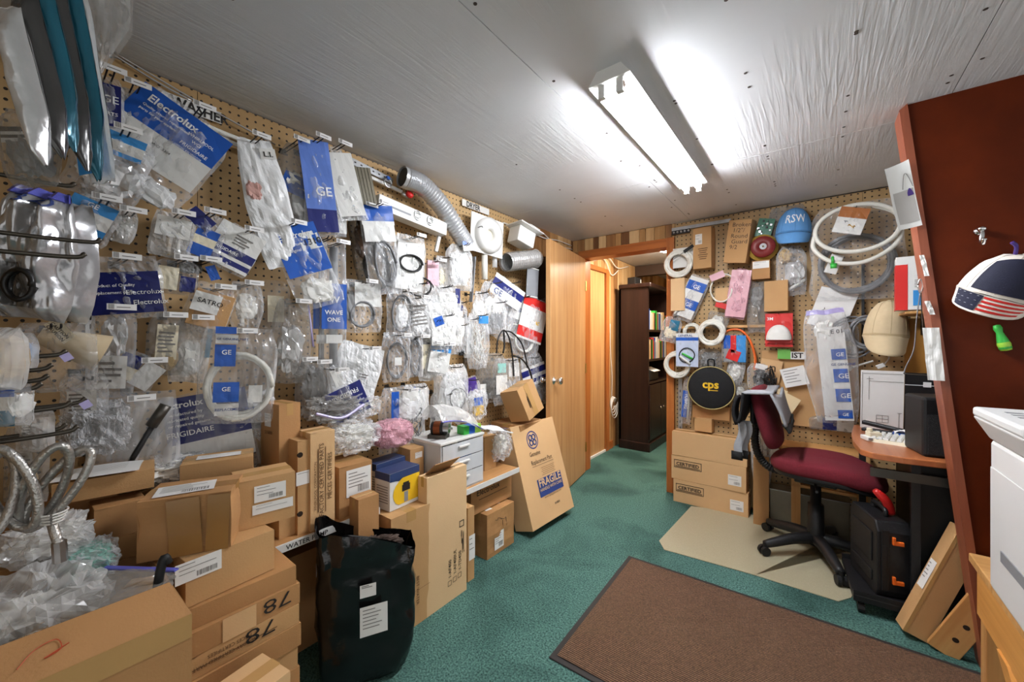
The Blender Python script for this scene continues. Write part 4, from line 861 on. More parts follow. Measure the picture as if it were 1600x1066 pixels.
# ================================================================== bags hung on the pegboard
def proj(p):
    x, y = p[0], p[1]; w = -SV*x+CV*y; return 800+FPX*(CV*x+SV*y)/w, VH-FPX*(p[2]-CZ)/w, w
def bag_profile(style, t):
    if style == 'gather': return .22+.78*min(1, t/.30)**.8*(1-.06*max(0, t-.8)*5)
    if style == 'point': return .35+.65*math.sin(math.pi*min(1, .15+t*.62))**.8
    if style == 'cone': return .30+.70*t
    if style == 'drop': return (.45+.55*math.sin(math.pi*(.15+.7*t)))
    if style == 'spike': return (1-.04*math.sin(9*t))*(1-.85*max(0, (t-.72)/.28))
    if isinstance(style, float): return (1-style*(1-min(1, t/.24))**1.5)*(1-.10*max(0, t-.9)*10)
    return 1-.04*math.sin(7*t)
class Bag:
    """a hung bag: local x along its width, z down from the hang point, -y towards the viewer"""
    def __init__(s, name, label, cat, loc, yaw, tilt, W, H, style, puff, seed, group, lean=0):
        if style == 'flat': style = .08+.5*((seed*7.77) % 1)**1.5
        s.fold = 1.
        s.t = thing(name, label, cat, loc, (lean, tilt, yaw), group); s.W, s.H, s.style, s.puff, s.seed = W, H, style, puff, seed
    def wr(s, x, z):
        k = .5/max(s.W, s.H); q = Vector((x*k*17, s.seed*3.1, z*k*9))*s.fold
        a = (1-abs(mnoise.noise(q))*2)*.55+(1-abs(mnoise.noise(q*2.1+Vector((5, 0, 0))))*2)*.4
        return a*min(.016, s.W*.10)
    def front(s, a, t):
        w = s.W*bag_profile(s.style, t); x = (a-.5)*w
        edge = (1-(2*a-1)**2)**.5 if 0 < a < 1 else 0
        bell = min(1, t/.18)*min(1, (1-t)/.10+.15)
        z = -s.H*t+.02*s.H*mnoise.noise(Vector((a*3, s.seed, t*2)))
        return Vector((x+.03*s.W*mnoise.noise(Vector((t*4, s.seed, 1))), -s.puff*edge*bell+s.wr(x, z)*(.35+.65*edge), z))
    def film(s, m):
        nu, nv = max(13, min(30, int(s.W/.009))), max(17, min(40, int(s.H/.009)))
        mb = MB().grid(lambda a, b: s.front(a, b), nu, nv)
        mb.grid(lambda a, b: s.front(1-a, b)*1 and Vector((s.front(1-a, b).x, s.puff*.55*((1-(1-2*a)**2)**.5 if 0 < a < 1 else 0)*min(1, b/.18)*min(1, (1-b)/.1+.15)+s.wr(s.front(1-a, b).x+.3, s.front(1-a, b).z)*.6, s.front(1-a, b).z)), nu, nv)
        o = mb.build('film', m, s.t, False); return o
    def cy(s, x, z):   # depth of a card inside the bag
        return -s.puff*.6+s.wr(x, z)*.22-.002
    def card(s, x0, x1, t0, t1, bands, texts=(), rot=0, name='card'):
        W, H = s.W, s.H; cx, cz = (x0+x1)/2*W, -(t0+t1)/2*H; hw, hh = (x1-x0)/2*W, (t1-t0)/2*H; c_, s_ = math.cos(R(rot)), math.sin(R(rot))
        def P(a, b, lift=0):
            dx, dz = (2*a-1)*hw, (1-2*b)*hh; x, z = cx+dx*c_-dz*s_, cz+dx*s_+dz*c_
            return Vector((x, s.cy(x, z)-lift, z))
        mats = []; mb = MB()
        for f0, f1, m in bands:
            if m not in mats: mats.append(m)
            n = max(1, int(round((f1-f0)*8)))
            mb.grid(lambda a, b: P(a, f0+(f1-f0)*b), 7, n); mb.m[-7*n:] = [mats.index(m)]*(7*n)
        o = mb.build(name, mats, s.t)
        for tx in texts:
            st, fx, fb, sz, m = tx[:5]; bold = tx[5] if len(tx) > 5 else .01; al = tx[6] if len(tx) > 6 else 'LEFT'; rr = tx[7] if len(tx) > 7 else 0
            S = sz*2*hh
            def wp(v):
                q = Matrix.Rotation(R(rr), 3, 'Z') @ v; return P(fx+q.x/(2*hw), fb-q.y/(2*hh), .0022)
            lettering(st, S, m, o, None, None, bold, 1, al, wp)
        return o
    def ruled(s, o_, x0, x1, t0, t1, n, m='ink_grey'): # tiny printed lines
        mb = MB(); rnd = random.Random(s.seed)
        for i in range(n):
            z = -s.H*(t0+(t1-t0)*(i+.5)/n); a, b = x0*s.W, (x0+(x1-x0)*rnd.uniform(.5, 1))*s.W; h = s.H*(t1-t0)/n*.22; mid = (a+b)/2
            p = [Vector((x, s.cy(x, zz)-.0025, zz)) for x, zz in ((a, z-h), (mid, z-h), (mid, z+h), (a, z+h))]; q = [Vector((x, s.cy(x, zz)-.0025, zz)) for x, zz in ((mid, z-h), (b, z-h), (b, z+h), (mid, z+h))]
            mb.quad(*p); mb.quad(*q)
        mb.build('printed_lines', m, o_)
    def coil(s, m, cx, ct, rx, rt, turns=4, r=.0045, tail=0, name='coil', y=0):
        rnd = random.Random(s.seed+cx); C = Vector((cx*s.W, y, -ct*s.H)); a, b = rx*s.W, rt*s.H; pts = []
        n = 22*turns
        for i in range(n+1):
            th = 2*math.pi*i/22; k = 1-.12*(i/n)+.03*math.sin(i*.7+s.seed); pts.append(C+Vector((a*k*math.cos(th), (i/n-.5)*r*2.2*turns**.5+.002*math.sin(i), b*k*math.sin(th))))
        if tail: pts += spline([pts[-1], pts[-1]+Vector((.02, 0, -tail*.5)), pts[-1]+Vector((-.01, 0, -tail))], 4)[1:]
        return MB().tube(pts, r, 6).build(name, m, s.t, True)
    def lump(s, m, cx, ct, rx, rt, ry=None, amp=.35, freq=2.4, name='part'):
        mb = crumple('x', None, None, None, (rx*s.W, ry or s.puff*.8, rt*s.H), None, s.seed+cx*3+ct*7, amp=amp, freq=freq, n=10)
        return mb.build(name, m, s.t, loc=(cx*s.W, 0, -ct*s.H))
    def rod(s, m, x0, t0, x1, t1, r, y=0, name='rod', n=10): return MB().cyl((x0*s.W, y, -t0*s.H), (x1*s.W, y, -t1*s.H), r, n).build(name, m, s.t, True)
    def block(s, m, cx, ct, w, h, d, rot=0, name='block', bevel=.002): return MB().bb((-w*s.W/2, -d/2, -h*s.H/2), (w*s.W/2, d/2, h*s.H/2)).build(name, m, s.t, loc=(cx*s.W, 0, -ct*s.H), rot=(0, R(rot), 0), bevel=bevel)
    def zip(s, m='zip_blue', h=.05):
        mb = MB().grid(lambda a, b: s.front(.02+.96*a, .01+h*b)+Vector((0, -.003, 0)), 10, 2); return mb.build('zip_strip', m, s.t, solid=.002)
    def wires(s, m, cx, ct, rx, rt, n=5, r=.0018):
        rnd = random.Random(s.seed*7); mb = MB()
        for i in range(n):
            pts = [Vector(((cx+rnd.uniform(-rx, rx))*s.W, rnd.uniform(-.5, .5)*s.puff, -(ct+rnd.uniform(-rt, rt))*s.H)) for _ in range(4)]; mb.tube(spline(pts, 5), r, 5)
        return mb.build('wires', m, s.t, True)
HOOKG = 'peg hooks on the left pegboard'
def hook(loc, reach, short, black=False, plate=True, sep=.016, label=None, kind='clear'):
    """double wire hook from the left wall with a price strip on its tip"""
    m = 'hook_black' if black or (len(short) % 3 != 0) else 'hook_wire'; x = WX-loc[0]
    t = thing('peg_hook', label or 'double wire peg hook carrying the '+short, 'hook', loc, 0, HOOKG)
    for s_ in (-1, 1):
        MB().tube(spline([(x, s_*sep/2, -.003), (x+.5*(reach-x), s_*sep/2, -.004), (reach-.02, s_*sep/2, -.002), (reach, s_*sep/2, .008)], 4), .0024, 6).build('prong', m, t, True)
    MB().bb((x, -.014, -.012), (x+.003, .014, .012)).build('back_plate', m, t)
    if plate:
        p = MB().bb((reach, -.031, -.009), (reach+.002, .034, .009)).build('label_holder', mat('holder_clear', (226, 224, 222), .3, .04), t)
        mb = MB(); rnd = random.Random(short); yy = -.028
        while yy < -.016: w = rnd.choice([.0008, .0014]); mb.bb((reach+.0022, yy, -.007), (reach+.0028, yy+w, .008)); yy += w+.0012
        mb.bb((reach+.0022, -.010, -.002), (reach+.0028, .02, .0005)); mb.build('printed_code', 'ink_grey', p)
    return t
USED = set()
def hang(u, v, w, h, look, short=None, off=.10, yaw=14, tilt=0, style='flat', film='film', puff=.018, X=None, hk=True, black=False, plate=True, group='bags hung on the left pegboard', cat='bag', name='parts_bag', reach=.085, fold=1., lean=0, seed=None, wall='left', Y=None, k=1.17):
    th = R(yaw)
    if wall == 'left': X = WX+off if X is None else X; p = onx(u, v, X); e = Vector((math.sin(th), math.cos(th), 0)); W = .1; rz = R(90)-th; w *= k; h *= k
    else: p = ony(u, v, BY-off if Y is None else Y); e = Vector((math.cos(th), math.sin(th), 0)); W = .1; rz = th
    for _ in range(12):
        a, b = proj(p-e*W/2)[0], proj(p+e*W/2)[0]; W *= min(4, max(.25, w/max(1, b-a)))
    H = h*proj(p)[2]/FPX
    seed = seed if seed is not None else (u*.731+v*.337) % 50
    assert look not in USED, look
    USED.add(look)
    bg = Bag(name, look, cat, p, rz, R(tilt), W, H, style, puff, seed, group, lean)
    bg.p = p; bg.fold = fold
    if hk and wall == 'left': hook((p.x, p.y, p.z-.012), reach, short or look, black, plate)
    if film: bg.film(film)
    return bg
CW, CB, CN, CS, CT = 'card_white', 'card_blue', 'card_navy', 'card_sky', 'card_teal'
WI = 'white_ink'
# ---- top row, from the corner towards the door
b = hang(168, 118, 46, 72, 'small clear bag with a shiny blue print under the corner ceiling', 'blue-print corner bag', .09, black=True); b.card(-.42, .42, .18, .95, [(0, 1, CN)], [('GE', -.0+.3, .45, .25, WI), ('PARTS', .2, .75, .12, WI)])
b = hang(207, 140, 40, 62, 'small milky bag beside the shiny blue-print corner bag', 'small milky corner bag', .07, film='film_milky', style='drop'); b.lump('part_white', 0, .6, .3, .3); b.card(-.2, .3, .35, .6, [(0, 1, CW)])
b = hang(192, 208, 104, 96, 'clear bag with a bright blue header above crumpled foil parts', 'bright blue header bag', .12, tilt=14, puff=.03); b.card(-.42, .36, .04, .36, [(0, .35, CS), (.35, .8, CW), (.8, 1, CS)]); b.lump('foil', .1, .66, .36, .28); b.lump('part_white', -.2, .6, .2, .2)
b = hang(306, 176, 140, 132, 'large bag with a big blue and white Electrolux card and grey tubes', 'big Electrolux card bag', .12, tilt=31, puff=.03, black=True, yaw=18, reach=.10); b.card(-.48, .48, .06, .74, [(0, .52, CB), (.52, 1, CW)], [('Electrolux', .12, .20, .15, WI, .02), ('Quality assured replacement', .12, .29, .05, WI), ('parts for your appliance', .12, .36, .05, WI), ('WHIRLPOOL', .60, .28, .06, WI), ('WCI', .68, .36, .06, WI), ('FRIGIDAIRE', .60, .46, .07, WI), ('GIBSON  KELVINATOR', .57, .55-.03, .035, WI), ('WCI  5304', .42, .70, .05, 'ink')])
for k in (-.42, -.30): b.rod('off_white_hose', k, .78, k+.06, .80, .014, -.012, 'tube_end'); 
b.rod('part_grey', -.45, .80, .1, .93, .012); b.rod('off_white_hose', -.4, .88, .3, .98, .012); b.lump('white_film', .2, .92, .25, .12)
b = hang(396, 216, 64, 172, 'long white plastic bag beside the big Electrolux card bag', 'long white plastic bag', .12, film=None, style='drop', tilt=-12, black=True, reach=.08); b.film('white_film'); b.card(.05, .4, .08, .16, [(0, 1, CW)], [('L.I.', .2, .8, .7, 'ink', .02)]); b.lump(mat('pinkish', (206, 160, 150), .5, .2), -.25, .4, .2, .08)
b = hang(457, 222, 56, 118, 'silver crinkled bag with a blue stripe, first in the top cluster', 'silver blue-striped bag', .10, film='film_grey', style='gather', puff=.035, tilt=-6); b.card(-.4, .4, .40, .62, [(0, 1, CB)], rot=-24); b.lump('foil', .1, .7, .35, .25); b.lump('part_white', -.1, .45, .25, .12)
b = hang(490, 218, 62, 128, 'tall blue-tinted printed bag in the top cluster', 'tall blue-tinted bag', .16, film='film', style='cone', puff=.02, tilt=-7); b.card(-.36, .30, .02, .96, [(0, .75, mat('card_pale_blue', (96, 128, 206), .4, .2, 8)), (.75, 1, CN)], [('GE', .35, .6, .14, WI)])
b = hang(524, 228, 46, 98, 'milky flared bag hanging right of the tall blue-tinted bag', 'milky flared bag', .13, film='film_milky', style='cone', tilt=-14); b.card(-.4, .4, .1, .95, [(0, 1, 'card_white')])
b = hang(527, 316, 26, 44, 'small card with printed boxes below the milky flared bag', 'small boxed card', .09, hk=False); b.card(-.45, .45, .05, .95, [(0, 1, CW)]); 
b = hang(478, 312, 46, 32, 'small bag with a purple end below the silver cluster', 'purple-ended bag', .08, tilt=14, hk=True); b.card(-.45, .45, .1, .9, [(0, .5, CW), (.5, 1, CN)])
# ---- second row
b = hang(160, 312, 74, 62, 'clear bag with a round-cornered blue card and white label beside the silver bag', 'round blue card bag', .13, tilt=22); b.card(-.46, .40, .10, .92, [(0, .3, CS), (.3, .68, CW), (.68, 1, CS)], [('GE', .35, .2, .18, WI)])
b = hang(200, 330, 36, 44, 'crumpled milky pouch beside the round blue card bag', 'crumpled milky pouch', .08, film='film_milky', style='drop', tilt=10); b.lump('part_white', 0, .5, .35, .35)
b = hang(86, 332, 66, 46, 'dark blue zip bag half hidden behind the silver sack', 'dark blue zip bag', .10, tilt=4, yaw=30); b.card(-.46, .46, .08, .9, [(0, .65, CN), (.65, 1, 'card_cream')], [('Electrolux', .1, .3, .18, WI)]); b.zip('zip_lilac')
b = hang(276, 334, 58, 60, 'white printed bag with slim parts in the second row', 'white slim-parts bag', .11, tilt=8, film='film_milky'); b.card(-.4, .4, .12, .55, [(0, 1, CW)]); b.rod('part_tan', -.1, .5, 0, .95, .006); b.rod('part_white', .15, .5, .2, .95, .006)
b = hang(324, 332, 62, 64, 'clear bag with a blue card bearing a white oval', 'white oval card bag', .12, tilt=12); b.card(-.4, .2, .05, .35, [(0, 1, CN)], rot=-30); b.card(-.15, .35, .35, .95, [(0, .3, CB), (.3, .6, 'card_cream'), (.6, 1, CB)], rot=-8)
b = hang(386, 358, 66, 62, 'bag with a white card crossed by a dark blue band', 'navy-banded card bag', .13, tilt=26, black=True, reach=.07); b.card(-.48, .48, .05, .95, [(0, .52, CW), (.52, .72, CN), (.72, .8, CW), (.8, .92, CN), (.92, 1, CW)], [('FRIGIDAIRE', .1, .66, .10, WI)]); b.ruled(b.t, -.1, .3, .2, .45, 4)
b = hang(452, 348, 70, 118, 'bag with a large blue Electrolux card and a corner sticker', 'large blue corner-sticker bag', .14, tilt=-22, style='flat', puff=.025); b.card(-.46, .46, .04, .60, [(0, 1, CB)], [('Electrolux', .1, .25, .16, WI), ('manufactured', .1, .4, .08, WI), ('by original', .1, .52, .08, WI)]); b.card(.02, .44, .14, .34, [(0, 1, CW)], [('1310', .15, .75, .5, 'ink')]); b.lump('part_white', 0, .8, .38, .16)
b = hang(190, 400, 102, 84, 'wide bag with a navy printed band beside the silver sack', 'wide navy band bag', .15, tilt=-7, yaw=22); b.card(-.49, .47, .26, .92, [(0, 1, CN)], [('Electrolux', .50, .55, .16, WI, 0), ('Product of Quality', .06, .35, .10, WI), ('replacement parts', .06, .52, .10, WI), ('Electrolux', .58, .80, .16, WI)])
b = hang(280, 402, 60, 50, 'small bag with a clip and blue sticker below the white slim-parts bag', 'clip and blue sticker bag', .10, tilt=6, film='film_clear'); b.card(-.4, .05, .3, .9, [(0, 1, 'card_cream')]); b.card(.1, .45, .5, .9, [(0, 1, CN)]); b.lump('part_grey', .2, .25, .2, .15)
b = hang(340, 446, 62, 66, 'clear bag holding a small brown carton with a white label', 'small carton bag', .13, tilt=16, film='film_clear', puff=.03); b.block('kraft', .05, .52, .85, .72, .035, 0, 'carton'); 
o = b.card(-.38, .2, .22, .60, [(0, 1, CW)], [('SATRO', .15, .55, .35, 'ink')]); o.location.y = -.012
b = hang(384, 440, 50, 62, 'clear bag with white plastic fittings beside the small carton bag', 'white fittings bag', .10, style='drop', film='film'); b.lump('part_white', 0, .55, .32, .3); b.rod('part_white', -.1, .8, -.1, .98, .008)
b = hang(318, 404, 56, 30, 'bare black clip with a blue tag hanging above the small carton bag', 'black clip', .08, hk=True, black=True, film=None, cat='clip', name='clip'); b.rod('hook_black', -.4, .2, .2, .7, .004); b.card(.1, .35, .3, .95, [(0, 1, CB)], rot=20); b.lump('dark_steel', -.15, .5, .15, .2, .01)
b = hang(460, 468, 56, 112, 'pointed silver foil bag with a lilac zip', 'pointed silver bag', .12, style='point', film='film_grey', puff=.035, tilt=4); b.lump('foil', 0, .6, .34, .30); b.rod('zip_lilac', .35, .05, .55, .55, .004, name='zip_strip')
b = hang(428, 438, 44, 70, 'thin strip bag beside the pointed silver bag', 'thin strip bag', .05, film='film_clear', hk=False); b.card(-.2, .3, .3, .8, [(0, 1, 'card_cream')])
# ---- third row (around the watermark height)
b = hang(264, 488, 52, 84, 'brownish clear bag with a printed label under the clip bag', 'brownish label bag', .10, film='film_grey', tilt=4); b.card(-.25, .3, .2, .75, [(0, 1, 'card_cream')]); b.ruled(b.t, -.2, .25, .3, .65, 6); b.lump('part_tan', 0, .75, .35, .2)
b = hang(306, 492, 52, 90, 'milky bag with a teal strip down its side', 'teal-striped milky bag', .09, film='film_milky', tilt=6); b.card(.36, .5, .0, .62, [(0, 1, CT)]); b.lump('part_white', 0, .65, .35, .28)
b = hang(376, 512, 104, 128, 'large bag with a coiled white hose and three blue square stickers', 'coiled white hose bag', .24, tilt=2, fold=.7, film='film', puff=.03, yaw=20, reach=.06); b.coil('off_white_hose', .02, .62, .44, .34, 4, .0085, name='hose_coil', y=.012)
for (a0, a1, t0, t1) in ((-.30, -.04, .0, .07), (-.30, -.04, .18, .40), (-.30, .02, .56, .76)): b.card(a0, a1, t0, t1, [(0, 1, CB)], [('GE', .32, .45, .3, WI)] if t1-t0 > .1 else []).location.y = -.012
b.card(-.30, -.02, .08, .17, [(0, 1, CW)], [('GE GENUINE PART', .05, .6, .35, 'ink_blue')]); b.card(-.28, .02, .78, .90, [(0, 1, CW)], [('REPLACEMENT PART', .02, .6, .3, 'ink_blue')]); b.card(.14, .32, .60, .78, [(0, 1, CW)])
b = hang(182, 476, 62, 124, 'tall clear bag with a barcode label and silver tube', 'barcode tube bag', .14, film='film', yaw=24, tilt=3); b.lump('foil', 0, .35, .3, .25); b.card(-.35, .35, .55, .9, [(0, 1, CW)]); b.ruled(b.t, -.3, .3, .6, .85, 4)
b = hang(232, 556, 62, 46, 'torn blue and white cards on a lower hook', 'torn blue and white cards', .10, tilt=28, film='film_clear'); b.card(-.5, 0, .1, .8, [(0, .5, CN), (.5, 1, 'card_cream')]); b.card(0, .5, .15, .9, [(0, 1, CW)], rot=-10)
b = hang(84, 505, 120, 92, 'clear bag with a rolled beige paper cone in the corner', 'beige cone bag', .32, yaw=35, film='film_clear', puff=.05, plate=False); MB().lathe([(.02, .0), (.035, -.06), (.052, -.125), (.051, -.125), (.033, -.06)], 20).build('paper_cone', mat('beige_paper', (196, 176, 142), .7, .12, 12), b.t, True, (-.03, 0, -.03), (R(30), R(-62), 0)); b.card(.0, .35, .02, .2, [(0, 1, 'card_cream')], [('CAUTION', .1, .6, .35, 'ink'), ('CAUTION', .1, .95, .35, 'ink')], rot=-50)
b = hang(132, 584, 66, 62, 'crinkled clear pouch with a label below the beige cone bag', 'crinkled label pouch', .26, yaw=30, film='film', plate=False); b.card(-.3, .3, .35, .85, [(0, 1, CW)]); b.ruled(b.t, -.25, .25, .4, .8, 5)
# ---- fourth row, large bags standing on the shelf goods
b = hang(212, 612, 124, 136, 'large clear bag with a long black rod tool inside', 'black rod tool bag', .17, yaw=22, film='film', puff=.03, tilt=1, fold=.55); b.rod('part_black', -.22, .97, .32, .18, .008, -.02); b.rod('dark_steel', .20, .34, .36, .14, .016, -.02); b.card(-.44, .44, .06, .96, [(0, 1, 'film_milky')]); b.block('part_black', .2, .42, .16, .09, .03, 35, 'clamp'); b.lump('part_tan', .15, .93, .25, .06)
b = hang(322, 610, 118, 136, 'large navy Electrolux FRIGIDAIRE bag over white hoses', 'navy FRIGIDAIRE bag', .13, fold=.6, yaw=18, puff=.04, tilt=-8, film='film_clear', hk=False); b.card(-.5, .46, .02, .46, [(0, 1, CN)], [('Electrolux', -.06, .22, .19, WI, .02), ('manufactured by', .04, .38, .09, WI), ('fabricated quality', .04, .50, .09, WI), ('or repaired genuine', .04, .62, .09, WI), ('FRIGIDAIRE', .0, .84, .16, WI, .01)]); b.card(-.5, .46, .46, .72, [(0, .94, CW), (.94, 1, 'ink')]); b.rod('off_white_hose', -.45, .80, .45, .92, .014); b.rod('off_white_hose', -.40, .87, .40, .98, .014); b.rod('part_white', -.3, .97, .2, 1.0, .012)
b = hang(378, 628, 66, 96, 'grey clear bag slumped left of the tall barcode carton', 'grey slumped bag', .12, film='film_grey', hk=False, puff=.04); b.lump('part_white', -.1, .6, .3, .25); b.card(-.3, .4, .0, .12, [(0, 1, CW)])
t = crumple('bubble_wrap', 'lump of clear bubble wrap on the shelf behind the taped carton', 'bubble wrap', (-1.72, .34, .84), (.09, .11, .045), 'film_bubble', 4.4, amp=.4); crumple('x', None, None, None, (.10, .12, .035), None, 3.1).build('wrapped_part', 'part_white', t)
t = crumple('bubble_wrap', 'ball of bubble wrap hanging beside the braided hoses', 'bubble wrap', (-1.66, .16, 1.02), (.09, .08, .085), 'film_bubble', 7.4, amp=.3); crumple('x', None, None, None, (.06, .055, .06), None, 3.7).build('wrapped_part', 'part_grey', t)
# ---- tall printed sleeves and cable bags, middle of the wall
for k, (u, w, lb, of) in enumerate(((502, 26, 'long clear sleeve half behind its twin', .10), (521, 36, 'long clear sleeve with a bold blue panel reading WAVE', .14))):
    b = hang(u, 372+6*k, w, 196-8*k, lb, ('WAVE sleeve' if k else 'long rear sleeve'), of, film='film', puff=.03, plate=bool(k)); b.card(-.46, .46, .30, .62, [(0, 1, CB)], [('W', .3, .42, .20, WI, .02), ('WAVE', .12, .68, .13, WI, .02), ('ONE', .2, .84, .13, WI, .02)] if k else []); b.rod('galv', 0, .04, 0, .96, .018 if k else .012); b.card(-.3, .3, .66, .72, [(0, 1, CW)])
b = hang(566, 438, 54, 70, 'bag with grey tubing and a white flap card', 'grey tubing bag', .10, film='film'); b.card(-.2, .45, .05, .5, [(0, 1, CW)]); b.coil('cable_grey', 0, .66, .3, .24, 3, .006); b.lump('part_grey', -.3, .5, .15, .3)
b = hang(628, 452, 40, 66, 'bag with a dark looped cable behind white wrapping', 'dark looped cable bag', .10, film='film'); b.coil('cable_grey', 0, .5, .34, .38, 3, .005); b.lump('white_film', 0, .55, .22, .25)
b = hang(650, 462, 36, 58, 'clear bag with scribbled white film beside the dark looped cable', 'scribbled film bag', .12, film='film_milky', tilt=-8); b.ruled(b.t, -.3, .3, .2, .7, 6); b.lump('white_film', 0, .6, .3, .3)
b = hang(566, 322, 48, 118, 'brown smoky bag of dark hose beside the blue header bag', 'smoky dark hose bag', .09, film='film_dark', style='flat', tilt=-10, puff=.03); b.coil('cable_black', .1, .7, .35, .28, 3, .008); b.lump('part_brown', -.1, .4, .3, .25)
b = hang(585, 318, 46, 122, 'clear bag with a blue header and a grey cable loop', 'blue header cable bag', .15, film='film', tilt=-9, puff=.025); b.card(-.48, .48, .03, .24, [(0, .8, CB), (.8, 1, CW)]); b.card(-.46, .46, .24, .42, [(0, 1, CW)]); b.coil('cable_grey', .05, .66, .32, .24, 4, .006); b.coil('cable_black', .0, .64, .28, .26, 1, .004)
b = hang(643, 368, 42, 80, 'white envelope bag with a black cable bow', 'black cable bow bag', .11, film='film_milky', tilt=4); b.card(-.42, .42, .12, .92, [(0, 1, CW)]); b.coil('cable_black', 0, .48, .36, .14, 2, .0045, y=-.02)
b = hang(655, 440, 40, 22, 'loose black cable loop sagging below the white envelope bag', 'loose black cable loop', .12, film=None, hk=True, plate=False, cat='cable', name='cable_loop'); b.coil('cable_black', 0, .3, .45, .6, 2, .004)
b = hang(676, 406, 18, 38, 'narrow pink-white box bag beside the white envelope bag', 'narrow pink-white box', .09, film='film_clear', puff=.015); b.block('card_pink', 0, .5, .85, .9, .02, name='small_box')
b = hang(692, 400, 22, 48, 'small cream bag under the white rail arm', 'small cream bag', .07, film='film_milky', style='drop'); b.lump('card_cream', 0, .6, .35, .3)
b = hang(718, 382, 36, 62, 'bulky crinkled white bag below the flexible duct', 'bulky crinkled white bag', .12, film='film_milky', puff=.04, plate=False); b.lump('white_film', 0, .5, .4, .42); b.card(-.2, .2, .3, .6, [(0, 1, CW)])
b = hang(690, 446, 54, 66, 'wide crinkled clear bag with white slips', 'wide white slips bag', .12, film='film_milky', puff=.04, plate=False); b.card(-.1, .35, .15, .6, [(0, 1, CW)]); b.lump('white_film', -.2, .5, .25, .35); b.card(.3, .42, .05, .35, [(0, 1, CN)])
b = hang(693, 490, 34, 48, 'milky bag with a blue arrow sticker on white', 'blue arrow sticker bag', .15, film='film_milky', plate=False); b.card(-.48, .45, .05, .9, [(0, 1, CW)]); o = b.card(-.40, -.05, .10, .34, [(0, 1, CB)], rot=20); o.location.y = -.004
b = hang(672, 500, 24, 44, 'small cloudy bag behind the blue arrow sticker bag', 'small cloudy bag', .08, film='film_milky', plate=False); b.lump('part_white', 0, .6, .35, .35)
b = hang(716, 470, 26, 60, 'narrow clear bag with grey fittings below the long grey bar', 'narrow grey fittings bag', .08, film='film', plate=False); b.card(-.3, .2, .1, .35, [(0, .5, CN), (.5, 1, CW)]); b.lump('part_white', 0, .6, .35, .3)
b = hang(716, 505, 20, 42, 'little bag with a black rubber tip at its bottom', 'little rubber tip bag', .10, film='film', style='cone', plate=False); b.lump('part_white', 0, .45, .3, .35); b.lump('black_rubber', .2, .95, .2, .1)
b = hang(747, 490, 32, 74, 'bundle bag of thin white wires with a blue sticker', 'white wire bundle bag', .12, film='film', style='drop', plate=False); b.wires('cable_white', 0, .55, .3, .38, 16, .0025); b.card(.0, .4, .04, .18, [(0, 1, 'card_sky')])
b = hang(733, 496, 14, 54, 'slim clear strip bag beside the wire bundle bag', 'slim clear strip', .08, film='film_milky', plate=False); b.card(-.3, .3, .1, .9, [(0, 1, CW)])
b = hang(570, 540, 62, 86, 'large tilted white paper envelope on the middle row', 'large white envelope', .16, yaw=18, tilt=16, film=None, puff=.015); b.film('white_film'); b.ruled(b.t, .05, .3, .42, .5, 2)
b = hang(518, 572, 56, 84, 'bag with an upside-down dark navy banner below the long sleeves', 'navy banner bag', .20, yaw=10, tilt=-22, film='film', style='cone', puff=.03); b.card(-.46, .48, .38, .90, [(0, 1, CN)], [('FRIGIDAIRE', .86, .18, .20, WI, .01, 'LEFT', 180), ('manufactured quality', .92, .42, .11, WI, 0, 'LEFT', 180), ('original parts by', .92, .58, .11, WI, 0, 'LEFT', 180), ('Electrolux', .78, .80, .16, WI, .01, 'LEFT', 180)]); b.card(-.12, .12, .06, .34, [(0, 1, CW)])
b = hang(492, 560, 52, 78, 'dark crinkled bag half behind the navy banner bag', 'dark crinkled bag', .12, film='film_grey', puff=.04); b.lump('part_grey', 0, .5, .35, .35); b.wires('cable_black', 0, .5, .3, .3, 4)
b = hang(470, 556, 40, 30, 'small bag of screws with a barcode strip', 'small screw bag', .10, film='film'); b.lump('part_grey', 0, .5, .3, .3, amp=.6, freq=6)
b = hang(620, 520, 38, 66, 'clear bag with a single round grey cable loop', 'round grey loop bag', .10, film='film'); b.coil('cable_grey', 0, .56, .36, .36, 4, .004); b.card(-.1, .15, .5, .66, [(0, 1, CW)])
b = hang(649, 522, 22, 58, 'narrow bag with a tall black-topped cable loop', 'black-topped loop bag', .11, film='film'); b.coil('cable_grey', 0, .55, .32, .42, 4, .004); b.lump('part_black', 0, .15, .25, .1)
b = hang(670, 532, 26, 54, 'yellowish-white folded bag beside the black-topped loop', 'folded yellowish bag', .09, film='film_milky'); b.card(-.4, .4, .1, .7, [(0, 1, 'card_cream')]); b.lump('part_white', 0, .8, .3, .15)
b = hang(690, 534, 30, 46, 'bag with a pale blue printed flap in the middle row', 'pale blue flap bag', .13, film='film_milky', tilt=10); b.card(-.45, .45, .05, .3, [(0, 1, 'card_sky')]); b.card(-.45, .45, .3, .9, [(0, 1, CW)])
b = hang(630, 604, 62, 92, 'bag with a curved bright blue strip and black wires', 'curved blue strip bag', .15, film='film', puff=.03, yaw=10); b.card(-.28, -.12, .06, .70, [(0, 1, CB)]); b.wires('cable_black', .2, .65, .28, .28, 6, .0028); b.lump('white_film', .1, .3, .3, .2); b.card(-.05, .3, .05, .35, [(0, 1, CW)])
b = hang(650, 600, 36, 50, 'white bag with a blue dash beside the curved blue strip', 'blue dash bag', .12, film='film_milky', plate=False); b.card(-.35, .4, .15, .9, [(0, 1, CW)]); b.card(-.15, .15, .12, .22, [(0, 1, CB)], rot=-35)
